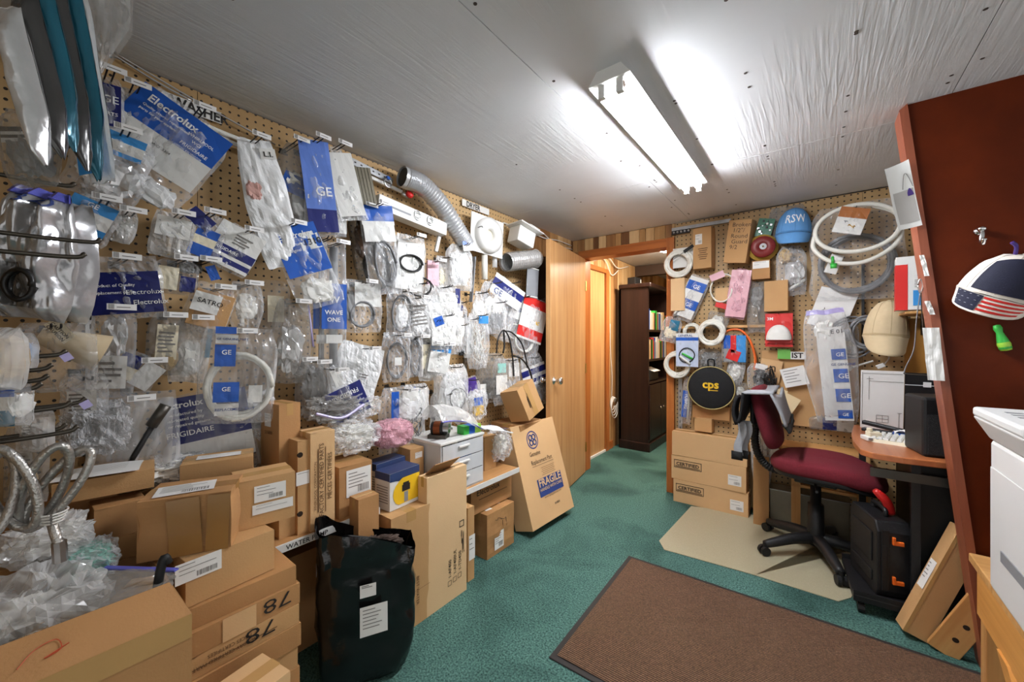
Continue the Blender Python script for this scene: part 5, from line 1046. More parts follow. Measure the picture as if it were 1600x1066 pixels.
b = hang(706, 570, 46, 72, 'big crumpled white bag with a faint ring inside', 'faint ring bag', .14, film='film_milky', puff=.04, plate=False); b.lump('white_film', 0, .5, .38, .4); b.coil('cable_grey', .1, .62, .25, .2, 1, .0025, y=-.035)
b = hang(732, 590, 28, 52, 'small bag with purple-blue print by the shelf corner', 'purple-blue print bag', .10, film='film', tilt=-12, plate=False); b.card(-.4, .3, .02, .4, [(0, 1, 'purple_plastic')]); b.lump('white_film', .1, .65, .35, .3)
b = hang(690, 612, 30, 50, 'frosted bag with black screws above the plastic drawers', 'black screw bag', .10, film='film_milky', plate=False); b.lump('part_black', -.1, .6, .3, .2, amp=.6, freq=7); b.lump('white_film', .1, .5, .3, .3)
# ---- towards the door
b = hang(770, 440, 30, 62, 'clear bag with yellow wires left of the blue-lettered coil bag', 'yellow wire bag', .07, film='film', plate=False); b.wires('brass', 0, .25, .3, .15, 6); b.lump('part_white', 0, .6, .38, .3)
b = hang(777, 470, 26, 44, 'small bag with a grey knob', 'grey knob bag', .10, film='film', plate=False); b.lump('part_grey', 0, .6, .35, .3); b.lump('part_white', 0, .25, .3, .2)
b = hang(748, 455, 24, 40, 'small white funnel-shaped bag under the grey bar', 'white funnel bag', .12, film='film_milky', style='cone', plate=False); b.lump('part_white', 0, .6, .35, .3)
b = hang(798, 440, 46, 78, 'clear bag with a large blue-lettered card and a round coil', 'blue-lettered coil bag', .10, tilt=26, film='film', puff=.03, plate=False); b.card(-.46, .46, .03, .40, [(0, .22, CW), (.22, .55, CN), (.55, 1, CW)], [('GE', .1, .9, .4, 'ink_blue')]); b.coil('off_white_hose', -.1, .66, .32, .22, 3, .006)
b = hang(814, 462, 26, 66, 'slim navy-banded bag beside the blue-lettered coil', 'slim navy-banded bag', .09, tilt=14, film='film', plate=False); b.card(-.45, .45, .1, .5, [(0, .4, CW), (.4, .6, CN), (.6, 1, CW)]); b.coil('off_white_hose', 0, .75, .35, .15, 2, .005)
b = hang(838, 466, 34, 82, 'red and white printed bag with a coil near the open door', 'red and white printed bag', .14, tilt=16, film='film', puff=.03, plate=False); b.card(-.48, .48, .03, .72, [(0, .22, 'card_red'), (.22, .72, CW), (.72, .95, 'card_red'), (.95, 1, CW)]); b.coil('off_white_hose', -.1, .72, .36, .2, 3, .006); b.lump('yellow_plastic', .2, .4, .12, .06)
b = hang(770, 552, 44, 66, 'grey bag of black hardware with a white sticker', 'black hardware bag', .10, film='film_grey', puff=.035, plate=False); b.lump('part_black', 0, .7, .36, .22, amp=.6, freq=5); b.card(-.42, -.25, .6, .85, [(0, 1, CW)])
b = hang(792, 560, 36, 62, 'clear bag of grey fittings with two white labels', 'two white labels bag', .14, film='film', puff=.035, plate=False); b.lump('part_grey', .1, .7, .34, .25, amp=.5, freq=5); b.card(-.45, -.05, .35, .75, [(0, 1, CW)]); b.card(.0, .4, .1, .4, [(0, 1, CW)]); b.card(-.4, -.1, .1, .3, [(0, 1, mat('mint_card', (150, 200, 190), .4))])
b = hang(828, 556, 36, 72, 'bag with slanted blue lettering and a grey coil by the door', 'slanted blue lettering bag', .12, film='film', tilt=-14, style='drop', puff=.03, plate=False); b.card(-.46, .42, .18, .55, [(0, .15, CW), (.15, .45, CN), (.45, .65, CW), (.65, .85, CN), (.85, 1, CW)]); b.coil('cable_grey', 0, .75, .3, .16, 3, .006)
# dark power cords drooping near the door
pc = thing('power_cord', 'looped black power cord drooping beside the open door', 'cord', onx(788, 516, WX+.14), 0)
q = pc.location
def WL(u, v, o=.18): return onx(u, v, WX+o)-q
MB().tube(spline([WL(776, 552), WL(778, 530), WL(787, 516), WL(796, 530), WL(801, 560), WL(803, 588)], 7), .0055, 7).build('cord_loop', 'cable_black', pc, True)
MB().tube(spline([WL(786, 517, .16), WL(800, 520, .19), WL(815, 537, .20), WL(822, 562, .20), WL(824, 575, .2)], 7), .0055, 7).build('cord_loop', 'cable_black', pc, True)
MB().tube(spline([WL(802, 556, .2), WL(815, 561, .23), WL(828, 580, .24), WL(833, 610, .24), WL(828, 634, .24)], 7), .0065, 7).build('cord_loop', 'cable_black', pc, True)
MB().tube(spline([WL(787, 518, .14), WL(788, 540, .15), WL(786, 552, .15)], 5), .007, 7).build('plug_strap', 'black_rubber', pc, True)
# ---- heap above the near shelf
t = crumple('parts_bag', 'bulging clear bag of tangled parts on top of the white-labelled carton', 'bag', (-1.62, .93, .85), (.09, .13, .075), 'film', 12.2, amp=.3); crumple('x', None, None, None, (.07, .10, .05), None, 2.2, amp=.35, freq=3).build('contents', 'part_white', t)
t = crumple('parts_bag', 'clear bag with a blue-lined zip edge above the tall printed carton', 'bag', (-1.66, .86, .975), (.08, .12, .06), 'film_grey', 15.7, amp=.35); crumple('x', None, None, None, (.05, .08, .035), None, 5.2, amp=.35, freq=3).build('contents', 'part_grey', t); MB().tube(spline([(.075, -.10, .0), (.09, 0, -.03), (.075, .11, .01)], 6), .006, 6).build('zip_strip', 'zip_lilac', t)
t = crumple('parts_bag', 'heap bag with a pale knob above the large square label carton', 'bag', (-1.68, 1.02, .96), (.07, .09, .055), 'film', 18.9, amp=.35); crumple('x', None, None, None, (.045, .06, .035), None, 8.2, amp=.5).build('contents', 'part_white', t)
t = crumple('bubble_wrap', 'pink bubble wrap bundle above the filter boxes', 'bubble wrap', (-1.66, 1.17, .81), (.08, .11, .07), 'film_pink', 21.1, amp=.14); crumple('x', None, None, None, (.07, .10, .06), None, 7.7, amp=.2, freq=3).build('wrapped_part', 'pink_film', t)
t = crumple('parts_bag', 'clear slack bag left of the tall barcode carton top', 'bag', (-1.74, .60, .98), (.06, .08, .10), 'film', 24.3, amp=.35); crumple('x', None, None, None, (.035, .05, .06), None, 9.9).build('contents', 'part_grey', t)
t = crumple('parts_bag', 'clear bag of white fittings between the plain carton and leaning carton', 'bag', (-1.60, 1.92, .60), (.08, .09, .10), 'film', 29.3, amp=.3); crumple('x', None, None, None, (.05, .06, .07), None, 1.9).build('contents', 'part_white', t)
# ---- on top of the drawers
t = thing('motor', 'small copper-wound electric motor on top of the plastic drawers', 'motor', (-1.60, 1.42, SZ2+.279), R(30)); MB().bb((-.05, -.035, 0), (.05, .035, .02)).build('mount', 'dark_steel', t); MB().cyl((-.035, 0, .05), (.03, 0, .05), .034, 16).build('stator', 'part_black', t); MB().cyl((-.02, 0, .05), (.015, 0, .05), .038, 16).build('winding', 'copper', t); MB().cyl((.03, 0, .05), (.06, 0, .05), .028, 16).build('fan_hub', 'steel', t); MB().cyl((.06, 0, .05), (.075, 0, .05), .006).build('shaft', 'steel', t)
t = thing('parts_bag', 'zip bag with a lilac edge draped over the small motor', 'bag', (-1.60, 1.52, SZ2+.36), (R(0), R(0), R(90))); MB().grid(lambda a, b: Vector((-.16+.30*a, -.10+.18*b+.01*math.sin(7*a), .07-.16*a*a*.6+.03*math.sin(3*b)-.05*(b-.5)**2*4+.012*mnoise.noise(Vector((a*6, b*6, 2))))), 16, 12).build('film', 'film_milky', t); MB().grid(lambda a, b: Vector((-.16+.30*a, -.105+.02*b, .072-.16*a*a*.6-.05+.008*a)), 14, 2).build('zip_strip', 'zip_blue', t, solid=.003)
t = thing('lamp_box', 'small green and blue carton lying on the plastic drawers', 'box', (-1.55, 1.60, SZ2+.279), R(84)); MB().bb((-.06, -.03, 0), (-.022, .03, .045)).build('green_end', 'green_plastic', t); MB().bb((-.022, -.03, 0), (.02, .03, .045)).build('blue_middle', CB, t); MB().bb((.02, -.03, 0), (.065, .03, .045)).build('lime_end', mat('lime', (160, 210, 70), .4), t)
t = thing('parts_bag', 'clear bag with a blue sticker and yellow part behind the drawers', 'bag', (-1.70, 1.83, .86), R(90)); MB().bb((-.03, -.02, -.07), (.05, .02, -.01)).build('yellow_part', 'yellow_plastic', t, bevel=.01); MB().rect(-.05, 0, .03, .05).build('sticker', CB, t, loc=(-.01, -.032, .0), rot=(R(90), 0, 0)); crumple('x', None, None, None, (.09, .045, .10), None, 3.9).build('film', 'film', t)
t = thing('poly_mailer', 'white poly mailer with blue print lying beside the drawers', 'mailer', (-1.53, 1.80, SZ2+.262), (R(0), R(14), R(78))); MB().grid(lambda a, b: Vector((-.12+.22*a, -.06+.12*b, .02*math.sin(math.pi*a)*math.sin(math.pi*b)+.006*mnoise.noise(Vector((a*5, b*5, 0))))), 10, 8).build('film', 'white_film', t, solid=.004); MB().rect(.04, -.05, .085, .0).build('print', CN, t, loc=(0, 0, .019)); MB().rect(-.05, .0, .0, .012).build('print', CB, t, loc=(0, 0, .024))

# ================================================================== hardware on the left wall
def W(u, v, o=.05): return onx(u, v, WX+o)
def single(name, label, cat, mb, m, smooth=True, **kw): return tag(mb.build(name, m, smooth=smooth, **kw), label, cat)
for k, (a, b_, r, m, lb) in enumerate([((214, 148), (420, 236), .009, 'off_white_hose', 'upper long white tube lying along the top of the pegboard'), ((216, 156), (432, 252), .009, 'off_white_hose', 'lower long white tube lying along the top of the pegboard'),
                                      ((168, 76), (430, 226), .0035, 'steel', 'thin steel rod along the ceiling edge above the white tubes'), ((172, 82), (300, 158), .0035, 'steel', 'short steel rod crossing below the ceiling edge rod')]):
    p, q = W(*a, .03+.02*(k % 2)), W(*b_, .03+.02*(k % 2)); mid = p.lerp(q, .5)+Vector((0, 0, -.006))
    single('tube' if k < 2 else 'steel_rod', lb, 'tube' if k < 2 else 'rod', MB().tube(spline([p, mid, q], 6), r, 8), m)
for (u0, v0, u1, v1, txt, lb) in ((252, 142, 346, 176, 'WASHER', 'white lettered WASHER sign strip under the ceiling'), (722, 312, 764, 326, 'DRYER', 'white lettered DRYER sign strip above the round vent plate')):
    p, q = W(u0, v0, .018), W(u1, v1, .018); L = q.y-p.y; t = thing('sign', lb, 'sign', (p.x, p.y, (p.z+q.z)/2-.022), R(90))
    MB().bb((0, -.002, -.022), (L, .002, .022)).build('plate', 'card_white', t); lettering(txt, .052, 'ink', t, (L*.14, -.0032, -.018), (R(90), 0, 0), .03, .85)
# perforated rails, tube with red end
def rail(name, label, a, b_, o, w, d, m, holes=0, cat='rail'):
    p, q = W(*a, o), W(*b_, o); L = (q-p).length; pitch = math.asin((q.z-p.z)/L)
    t = thing(name, label, cat, p, (0, -pitch, R(90)))
    MB().bb((0, -d/2, -w/2), (L, d/2, w/2)).build('channel', m, t, bevel=.002)
    for k in range(holes): MB().bb((L*(k+.5)/holes-.005, -d/2-.0008, -.003), (L*(k+.5)/holes+.005, -d/2+.0004, .004)).build('slot', 'ink', t)
    return t
rail('slotted_rail', 'slotted galvanised rail at the top of the pegboard before the duct', (528, 242), (612, 284), .04, .034, .02, 'galv', 9)
rail('white_rail', 'slim white rail below the slotted galvanised rail', (532, 256), (628, 300), .05, .016, .016, 'white_plastic')
t = thing('valve', 'red valve knob at the end of the slim white rail', 'valve', W(633, 304, .06), R(90)); MB().cyl((-.02, 0, 0), (.02, 0, -.008), .012, 12).build('body', 'steel', t, True); MB().lathe([(0, 0), (.018, 0), (.022, .008), (.022, .02), (.016, .026), (0, .028)], 14).build('knob', 'red_plastic', t, True, (.015, -.01, -.006), (R(60), 0, 0))
t = thing('gear_clip', 'blue and steel hose clamp hanging beside the red valve', 'clamp', W(606, 286, .08), R(90)); MB().tube(arc((0, 0, 0), .022, 0, 360, 18), .004, 6).build('band', 'steel', t, True); MB().bb((-.008, -.008, .018), (.008, .008, .034)).build('screw_housing', CB, t)
t = thing('ribbed_bundle', 'dark ribbed plastic channel pieces stuck out below the rails', 'channel', W(572, 296, .10), (0, R(-14), R(90)))
for k in range(5): MB().bb((-.075+.018*k, -.05, -.09), (-.060+.018*k, .05, .09)).build('rib', mat('olive_rib', (96, 88, 66), .5, .2), t)
MB().bb((-.078, -.045, -.09), (.014, .05, -.082)).build('end_plate', 'part_black', t)
rk = rail('rack_rail', 'long white refrigerator rack rail with steel clips', (586, 316), (692, 360), .10, .075, .07, 'white_plastic')
for k in range(2):
    for j in range(2): MB().tube(arc((.24+.09*k, -.04, .0+.012*j), .02, 0, 300, 12), .002, 5).build('spring_clip', 'steel', rk, True)
MB().bb((.02, -.0365, -.01), (.20, -.035, .0)).build('slot', 'grey_plastic', rk)
t = rail('plastic_elbow', 'bent white plastic arm hanging from the rack rail end', (682, 348), (694, 356), .09, .02, .02, 'white_plastic', cat='fitting'); MB().bb((.03, -.008, -.17), (.052, .008, .01)).build('drop', 'white_plastic', t, bevel=.003)
rail('grey_bar', 'long upright grey plastic bar under the round vent plate', (738, 400), (739, 400.4), .13, .30, .03, 'grey_plastic', cat='bar').location.z -= .15
for k, (u, v, h, w_, lb) in enumerate(((757, 398, .17, .05, 'white plastic tube piece hanging under the vent plate'), (773, 396, .10, .04, 'clear plastic trough hanging under the vent plate'))):
    p = W(u, v, .07); single('tube_piece', lb, 'tube', MB().tube([p, p+Vector((0, 0, -h))], w_*.45, 12), 'off_white_hose' if k == 0 else 'bin_plastic')
# flexible aluminium duct
dp = spline([W(633, 278, .12), W(660, 290, .13), W(690, 322, .13), (W(716, 362, .13)), W(729, 384, .13)], 18)
dt = thing('flexible_duct', 'shiny ribbed aluminium dryer duct curving down the pegboard', 'duct', dp[0]); dp = [p-dt.location for p in dp]
MB().tube(dp, [.052+(.005 if i % 2 else -.003) for i in range(len(dp))], 20, caps=False).build('ribbed_hose', 'alu', dt)
MB().tube([dp[0]+(dp[0]-dp[1]).normalized()*.02, dp[0]], [.056, .056], 20, caps=False).build('collar', 'alu', dt, True); MB().tube([dp[0]+(dp[0]-dp[1]).normalized()*.012, dp[0]+(dp[0]-dp[1]).normalized()*.010], .05, 20).build('dark_opening', 'part_black', dt)
t = thing('duct_tag', 'blue and white cardboard tag at the lower end of the duct', 'tag', W(729, 377, .17), (0, R(-12), R(80))); MB().bb((-.035, -.002, -.06), (.035, .002, 0)).build('card', CW, t); MB().bb((-.035, -.003, -.022), (.035, -.002, 0)).build('print', CB, t)
# round vent plate
p, q = W(738, 332, .10), W(784, 332, .10); L = q.y-p.y; Hh_ = zat(p, 330)-zat(p, 392)
t = thing('vent_plate', 'white square vent plate with a thick round ring', 'vent', (p.x, (p.y+q.y)/2, (zat(p, 330)+zat(p, 392))/2), (0, R(3), R(85)))
MB().bb((-L/2, 0, -Hh_/2), (L/2, .008, Hh_/2)).build('plate', 'white_plastic', t, bevel=.003)
rr = Hh_*.46; MB().lathe([(rr*.30, 0), (rr*.30, .03), (rr*.42, .045), (rr*.75, .045), (rr, .03), (rr, 0)], 32).build('ring', 'white_plastic', t, True, rot=(R(90), 0, 0)); MB().lathe([(0, .012), (rr*.30, .012)], 24).build('centre', 'card_cream', t, rot=(R(90), 0, 0))
MB().tube(spline([(-rr, -.03, .02), (-rr*.85, -.05, .03), (-rr*.75, -.045, .025)], 5), .002, 5).build('wire_clip', 'hook_black', t)
# vent hood, clear duct, grey panel
t = thing('vent_hood', 'grey plastic dryer vent hood with an open flap', 'vent hood', W(815, 372, .12), (R(0), R(14), R(80)))
MB().box((0, 0, 0), (.17, .12, .12)).build('neck', 'part_white', t, bevel=.006); MB().bb((-.12, -.11, .06), (.12, .07, .07)).build('flange', 'white_plastic', t, bevel=.003); MB().bb((-.04, -.112, .07), (.07, .0, .075)).build('flap', 'white_plastic', t)
p, q = W(790, 410, .12), W(838, 404, .16); t = thing('clear_duct', 'crinkled clear foil duct section with an open end', 'duct', p); d = q-p
MB().tube([d*(i/30) for i in range(31)], [.068+(.003 if i % 2 else 0) for i in range(31)], 20, caps=False).build('sleeve', 'film_grey', t); MB().tube([d*(i/30) for i in range(1, 30)], [.062+(.003 if i % 2 else 0) for i in range(29)], 18, caps=False).build('liner', mat('foil_liner', (196, 196, 196), .35, .2, 30, .7, 40, metal=.4), t)
MB().tube(arc((0, 0, 0), .068, 0, 360, 24, 'yz'), .005, 6).build('rim', 'white_plastic', t, True, loc=d)
p = W(824, 416, .14); t = thing('plastic_sheet', 'flat grey plastic panel hanging under the clear duct', 'panel', p, (0, R(4), R(82))); MB().bb((0, -.003, -.235), (.13, .003, 0)).build('panel', 'grey_plastic', t, bevel=.002); MB().bb((.005, -.008, -.23), (.125, -.003, -.222)).bb((.005, -.008, -.01), (.125, -.003, -.002)).build('lip', 'part_white', t)
# white wires running along the ceiling corner
for k, pts in enumerate([[(786, 348), (800, 352), (815, 350)], [(826, 360), (850, 372), (872, 376), (893, 384)], [(830, 356), (848, 364), (868, 382), (894, 390)]]):
    single('cable', ['short white cable looped by the vent hood', 'upper white cable stapled along the wall top by the door', 'lower white cable sagging along the wall top by the door'][k], 'cable', MB().tube(spline([W(u, v, .02) for u, v in pts], 6), .0045, 6), 'cable_white')
# slotted shelf standards
for k, (u, v0, v1, lb) in enumerate(((141, 190, 720, 'slotted steel shelf standard behind the corner bags'), (727, 540, 600, 'short slotted shelf standard near the wire bundle bag'))):
    p = W(u, v0, .008); z1 = zat(p, v1); t = thing('shelf_standard', lb, 'standard', (p.x, p.y, z1), R(90)); MB().bb((-.011, -.006, 0), (.011, .006, p.z-z1)).build('channel', 'steel', t); n = int((p.z-z1)/.03)
    for j in range(n): MB().bb((-.002, -.0068, .01+.03*j), (.002, -.0058, .026+.03*j)).build('slot', 'ink', t)
# dark shelf unit behind the door with a few boxed games
t = thing('dark_shelf', 'narrow dark shelf unit behind the open door', 'shelf', (-1.80, 2.86, 0), R(90))
for x in (-.16, .14): MB().bb((x, -.07, 0), (x+.02, .08, 1.95)).build('side', 'dark_cabinet', t)
for z in (.08, .5, .86, 1.3, 1.93): MB().bb((-.14, -.07, z), (.14, .08, z+.02)).build('shelf', 'dark_cabinet', t)
MB().bb((-.16, .07, 0), (.16, .08, 1.95)).build('back', 'dark_cabinet', t)
for k, (m, lb) in enumerate((('part_black', 'black boxed game, lowest of the pile behind the door'), ('purple_plastic', 'purple boxed game in the pile behind the door'), ('yellow_plastic', 'yellow-edged thin case in the pile behind the door'), ('black_gloss', 'black case on top of the pile behind the door'))):
    t = thing('game_case', lb, 'case', (-1.80, 2.86, .881+[0, .041, .082, .095][k]), R(90+k)); h = [.04, .04, .012, .03][k]; MB().bb((-.125, -.065, 0), (.125, .06, h)).build('case', m, t, bevel=.002); MB().bb((-.10, -.066, h*.3), (.06, -.0652, h*.7)).build('spine_print', 'card_white' if k != 2 else 'ink', t)
# ================================================================== near-left goods on long hooks
def longhook(u, v, X, lb, r=.005, tip=True):
    p = onx(u, v, X); t = thing('long_hook', lb, 'hook', (p.x, -.308, p.z-.004), 0, 'long hooks on the rear pegboard')
    L = p.y+.308; up = .012 if tip else 0
    MB().tube(spline([(0, 0, 0), (0, L*.5, -.004), (0, L-.03, 0), (0, L, up)], 5), r, 8).build('rod', 'hook_wire', t, True); MB().bb((-.012, 0, -.02), (.012, .003, .02)).build('back_plate', 'hook_wire', t)
    return t, p
for k, (u, v, X, lb) in enumerate([(158, 379, -1.40, 'long steel hook crossing in front of the silver sack, upper of two'), (134, 402, -1.34, 'long steel hook crossing in front of the silver sack, lower of two'), (118, 292, -1.42, 'long steel hook under the teal bags by the corner'),
                                   (104, 553, -1.45, 'long steel hook with a lilac clip beside the beige cone'), (82, 575, -1.42, 'bare long steel hook just below the beige cone'), (76, 592, -1.38, 'thin bare long hook below the beige cone'), (66, 605, -1.33, 'thin long hook above the blue corner bag'),
                                   (134, 627, -1.42, 'long steel hook above the bubble wrap, rear of a pair'), (112, 633, -1.36, 'long steel hook above the bubble wrap, front of a pair'), (122, 671, -1.40, 'long steel hook over the braided hoses'), (104, 668, -1.45, 'second long steel hook over the braided hoses')]):
    t, p = longhook(u, v, X, lb)
    if k in (3, 7): MB().box((0, p.y+.308, -.004), (.012, .018, .018), M=Matrix.Rotation(R(30), 3, 'X')).build('clip', 'zip_lilac', t)
b = hang(70, 296, 156, 208, 'large silver sack with a blue zip and pen-written number in the corner', None, X=-1.52, yaw=30, tilt=8, hk=False, film=None, puff=.08, style='cone', k=1.0)
mat('foil_bag', (196, 196, 198), .2, .25, 5, .7, 16, metal=.5)
def sack(a, t_): 
    w_ = b.W*(.52+.48*min(1, t_/.55)**.8)*(1-.10*max(0, t_-.88)*8); x = (a-.5)*w_; e_ = (1-(2*a-1)**2)**.5 if 0 < a < 1 else 0
    fold = .016*math.sin(15*(a-.5)*(1.2-.5*t_)+2.2*math.sin(3*t_))*e_+.016*(1-abs(mnoise.noise(Vector((a*6, t_*3.5, 8))))*2)*e_+.008*(1-abs(mnoise.noise(Vector((a*13, t_*8, 3))))*2)*e_
    return Vector((x, -b.puff*.75*e_*min(1, t_/.15)*min(1, (1-t_)/.08+.2)+fold, -b.H*t_+.03*b.H*math.sin(2.5*a)*t_))
MB().grid(sack, 44, 40).build('film', 'foil_bag', b.t, True); MB().grid(lambda a, t_: sack(1-a, t_)*Vector((1, 1, 1)).length/3**.5+Vector((0, .09, 0)), 12, 12).build('film', 'foil_bag', b.t, True)
MB().grid(lambda a, t_: sack(.30+.5*a*(.6+.4*t_), .60+.32*t_)+Vector((0, -.012, 0)), 14, 12).build('window', 'film_dark', b.t, True)
b.coil('cable_black', .16, .74, .13, .11, 2, .006, y=-.07, name='dark_ring'); MB().grid(lambda a, t_: sack(.02+.96*a, .005+.07*t_)+Vector((0, -.006, 0)), 14, 2).build('zip_strip', 'zip_blue', b.t, solid=.003)
lettering('7340', .040, 'ink_blue', b.t, None, None, -.004, 1, 'LEFT', lambda v: sack(.12+v.x/b.W*1.6, .16-v.y/b.H)+Vector((0, -.003, 0)))
for k, (u, v, w_, h_, X, m, tl, lb, yw) in enumerate([
        (96, -70, 44, 356, -1.17, 'teal_foil', -9, 'teal pointed bag beside the white written strip', 50), (74, -60, 40, 330, -1.12, 'dark_foil', -10, 'black pointed bag between the two teal bags', 48),
        (54, -60, 40, 300, -1.08, 'teal_foil', -11, 'teal pointed bag behind the black and silver bag', 48), (34, -20, 44, 270, -1.04, 'dark_foil', -12, 'black pointed bag nearest the corner edge', 45),
        (10, 10, 44, 250, -1.01, 'foil', -12, 'silver crinkled pointed bag at the picture edge', 42)]):
    b = hang(u, v, w_, h_, lb, None, X=X, yaw=yw, tilt=tl, hk=False, film=None, puff=.022, style='spike', k=1.0, group='bags on the long corner hooks'); b.fold = 1.4; b.film(m).data.polygons.foreach_set('use_smooth', [True]*len(b.t.children[0].data.polygons))
    if m == 'teal_foil': b.card(-.3, .3, .5, .62, [(0, 1, 'card_teal')]).location.y = -.012
b = hang(40, 170, 92, 122, 'smoky bag with dark print below the teal bags', None, X=-1.24, yaw=40, tilt=-6, hk=False, film='film_grey', puff=.035, style='drop', k=1.0, group='bags on the long corner hooks'); b.lump('part_grey', 0, .6, .35, .3); b.card(-.3, .2, .3, .5, [(0, .3, 'part_black'), (.3, .5, CW), (.5, .7, 'part_black'), (.7, 1, CW)])
b = hang(112, -40, 42, 330, 'white-edged teal bag with a handwritten part number', None, X=-1.26, yaw=55, tilt=-9, hk=False, film=None, puff=.012, k=1.0, group='bags on the long corner hooks'); b.film('white_film'); b.card(-.4, .5, .12, .46, [(0, 1, CW)], [('WH1X20', .62, .1, .13, 'ink', 0, 'LEFT', -90)]).location.y = -.018; b.card(-.4, .45, .78, .98, [(0, 1, 'card_sky')]).location.y = -.014
b = hang(152, -60, 110, 172, 'large smoky translucent bag tapering to a point under the ceiling', None, X=-1.30, yaw=25, hk=False, film=None, puff=.05, style='flat', k=1.0, group='bags on the long corner hooks'); 
MB().grid(lambda a, t_: Vector(((a-.5)*b.W*(1-.85*max(0, t_-.55)/.45), -.04*math.sin(math.pi*a)*(1-t_)+b.wr(a*b.W, t_*b.H), -b.H*t_)), 14, 16).build('film', 'film_grey', b.t); MB().grid(lambda a, t_: Vector(((a-.5)*b.W*(1-.85*max(0, t_-.55)/.45), .02*math.sin(math.pi*a)*(1-t_)-b.wr(a*b.W, t_*b.H), -b.H*t_)), 14, 16).build('film', 'film_milky', b.t); b.card(-.25, -.12, .42, .62, [(0, 1, 'card_cream')], rot=30)
single('black_hose', 'curved black rubber hose hanging behind the smoky bag', 'hose', MB().tube(spline([W(132, 40, .2), W(145, 90, .22), W(148, 130, .22), W(134, 158, .2), W(126, 150, .2)], 6), .012, 8), 'black_rubber')
b = hang(16, 512, 46, 98, 'beige crinkled bag at the left edge below the silver sack', None, X=-1.30, yaw=35, hk=False, film='film_milky', puff=.05, style='drop', k=1.0, group='bags on the long corner hooks'); b.lump('part_tan', 0, .5, .36, .4)
b = hang(22, 600, 56, 66, 'blue and white printed bag at the left edge under the beige bag', None, X=-1.34, yaw=32, hk=False, film='film', puff=.04, k=1.0, group='bags on the long corner hooks'); b.card(-.48, .3, .05, .95, [(0, .25, CB), (.25, .6, CW), (.6, 1, CT)]); b.lump('part_white', .2, .5, .2, .3)
b = hang(56, 640, 60, 66, 'frosted bag with a barcode beside the blue and white corner bag', None, X=-1.46, yaw=30, hk=False, film='film_milky', puff=.03, k=1.0, group='bags on the long corner hooks'); b.card(-.2, .3, .3, .7, [(0, 1, CW)]); b.ruled(b.t, -.15, .25, .35, .65, 5)
b = hang(40, 520, 40, 60, 'pale blue pouch with clear liquid-like film beside the beige bag', None, X=-1.44, yaw=30, hk=False, film='film', puff=.03, style='drop', k=1.0, group='bags on the long corner hooks'); b.lump(mat('pale_blue_part', (150, 170, 200), .4, .2), 0, .5, .3, .3)
b = hang(42, 668, 70, 120, 'dull clear bag with a barcode label behind the braided hoses', None, X=-1.50, yaw=28, hk=False, film='film_grey', puff=.03, k=1.0, group='bags on the long corner hooks'); b.card(-.1, .25, .3, .6, [(0, 1, CW)]); b.ruled(b.t, -.08, .22, .33, .57, 5); b.lump('part_tan', -.1, .7, .3, .2)

# ================================================================== goods on the back pegboard
def B(u, v, o=.05): return ony(u, v, BY-o)
BG = 'goods hung on the back pegboard'
def hb(u, v, w, h, look, off=.05, **kw):
    kw.setdefault('hk', False); kw.setdefault('group', BG); kw.setdefault('yaw', 0); b = hang(u, v, w, h, look, None, off, wall='back', **kw)
    mb = MB().tube([(0, off if kw.get('yaw', 0) == 0 else off*.9, .0), (0, -.01, -.004), (0, -.02, .004)], .002, 6); mb.build('hook_pin', 'hook_wire', b.t); return b
def coilthing(name, label, u, v, rpx, off, m, turns, r, cat='hose', e=1., name2='coil', tilt=0, tie=None):
    p = B(u, v, off); rad = rpx*proj(p)[2]/FPX; t = thing(name, label, cat, p, (R(tilt), 0, 0)); pts = []; n = 26*turns
    for i in range(n+1):
        k = 1-.30*(i/n)+.03*math.sin(i*.37); a = 2*math.pi*i/26; pts.append(Vector((rad*k*math.cos(a), .012*math.sin(i*.21)-.006*math.sin(i*1.1), rad*e*k*math.sin(a))))
    MB().tube(pts, r, 7).build(name2, m, t, True)
    if tie: MB().bb((-.006, -.02, -rad*1.02), (.006, .02, -rad*.65)).build('tie', tie, t)
    MB().cyl((0, off, rad*.6), (0, -.02, rad*.62), .002, 6).build('hook_pin', 'hook_wire', t)
    return t, rad
# top rail
p = B(1050, 362, .03); q = B(1142, 352, .03); t = thing('metal_rail', 'thin metal rail with dark clips along the top of the back pegboard', 'rail', p, (0, 0, 0)); L = q.x-p.x
MB().bb((0, -.008, .0), (L, .008, .026)).build('rail', 'galv', t); MB().bb((0, -.012, -.03), (.14, .004, 0)).build('dark_strip', 'part_black', t)
for k in range(5): MB().lathe([(0, 0), (.008, 0), (.008, .008), (0, .008)], 10).build('clip', 'steel', t, loc=(.02+.028*k, -.014, -.016), rot=(R(90), 0, 0))
# cartons on the pegboard
t, s = backbox('slim brown carton with a barcode sticker on the back pegboard', 1083, 358, 421, 1112, .09, BY-.10, m='kraft', seam='y', tape=None, dyaw=-6, group=BG); decal(t, s, 'front', .32, .72, .05, .08, lines=2, bar=True); 
for k in range(6): decal(t, s, 'front', .55, .48-.05*k, .07-.01*(k % 3), .006, 'ink_brown', name='printed_line')
t, s = backbox('slim tilted brown carton covered with pen writing on the back pegboard', 1130, 348, 412, 1166, .11, BY-.12, m='kraft', seam='y', tape=None, dyaw=-8, group=BG); t.rotation_euler.y = R(9); t.rotation_euler.x = R(4)
for k, tx in enumerate(['Broken', '1/2"/', 'Round', 'Guard', '9/2']): words(t, s, 'front', .18+.05*(k % 2), .84-.13*k, tx, .042, bold=-.004)
t, s = backbox('small brown box with a white end label under the maroon reel', 1175, 408, 437, 1203, .08, BY-.10, m='kraft_dark', tape=None, group=BG); decal(t, s, 'front', .5, .75, .10, .05, lines=2)
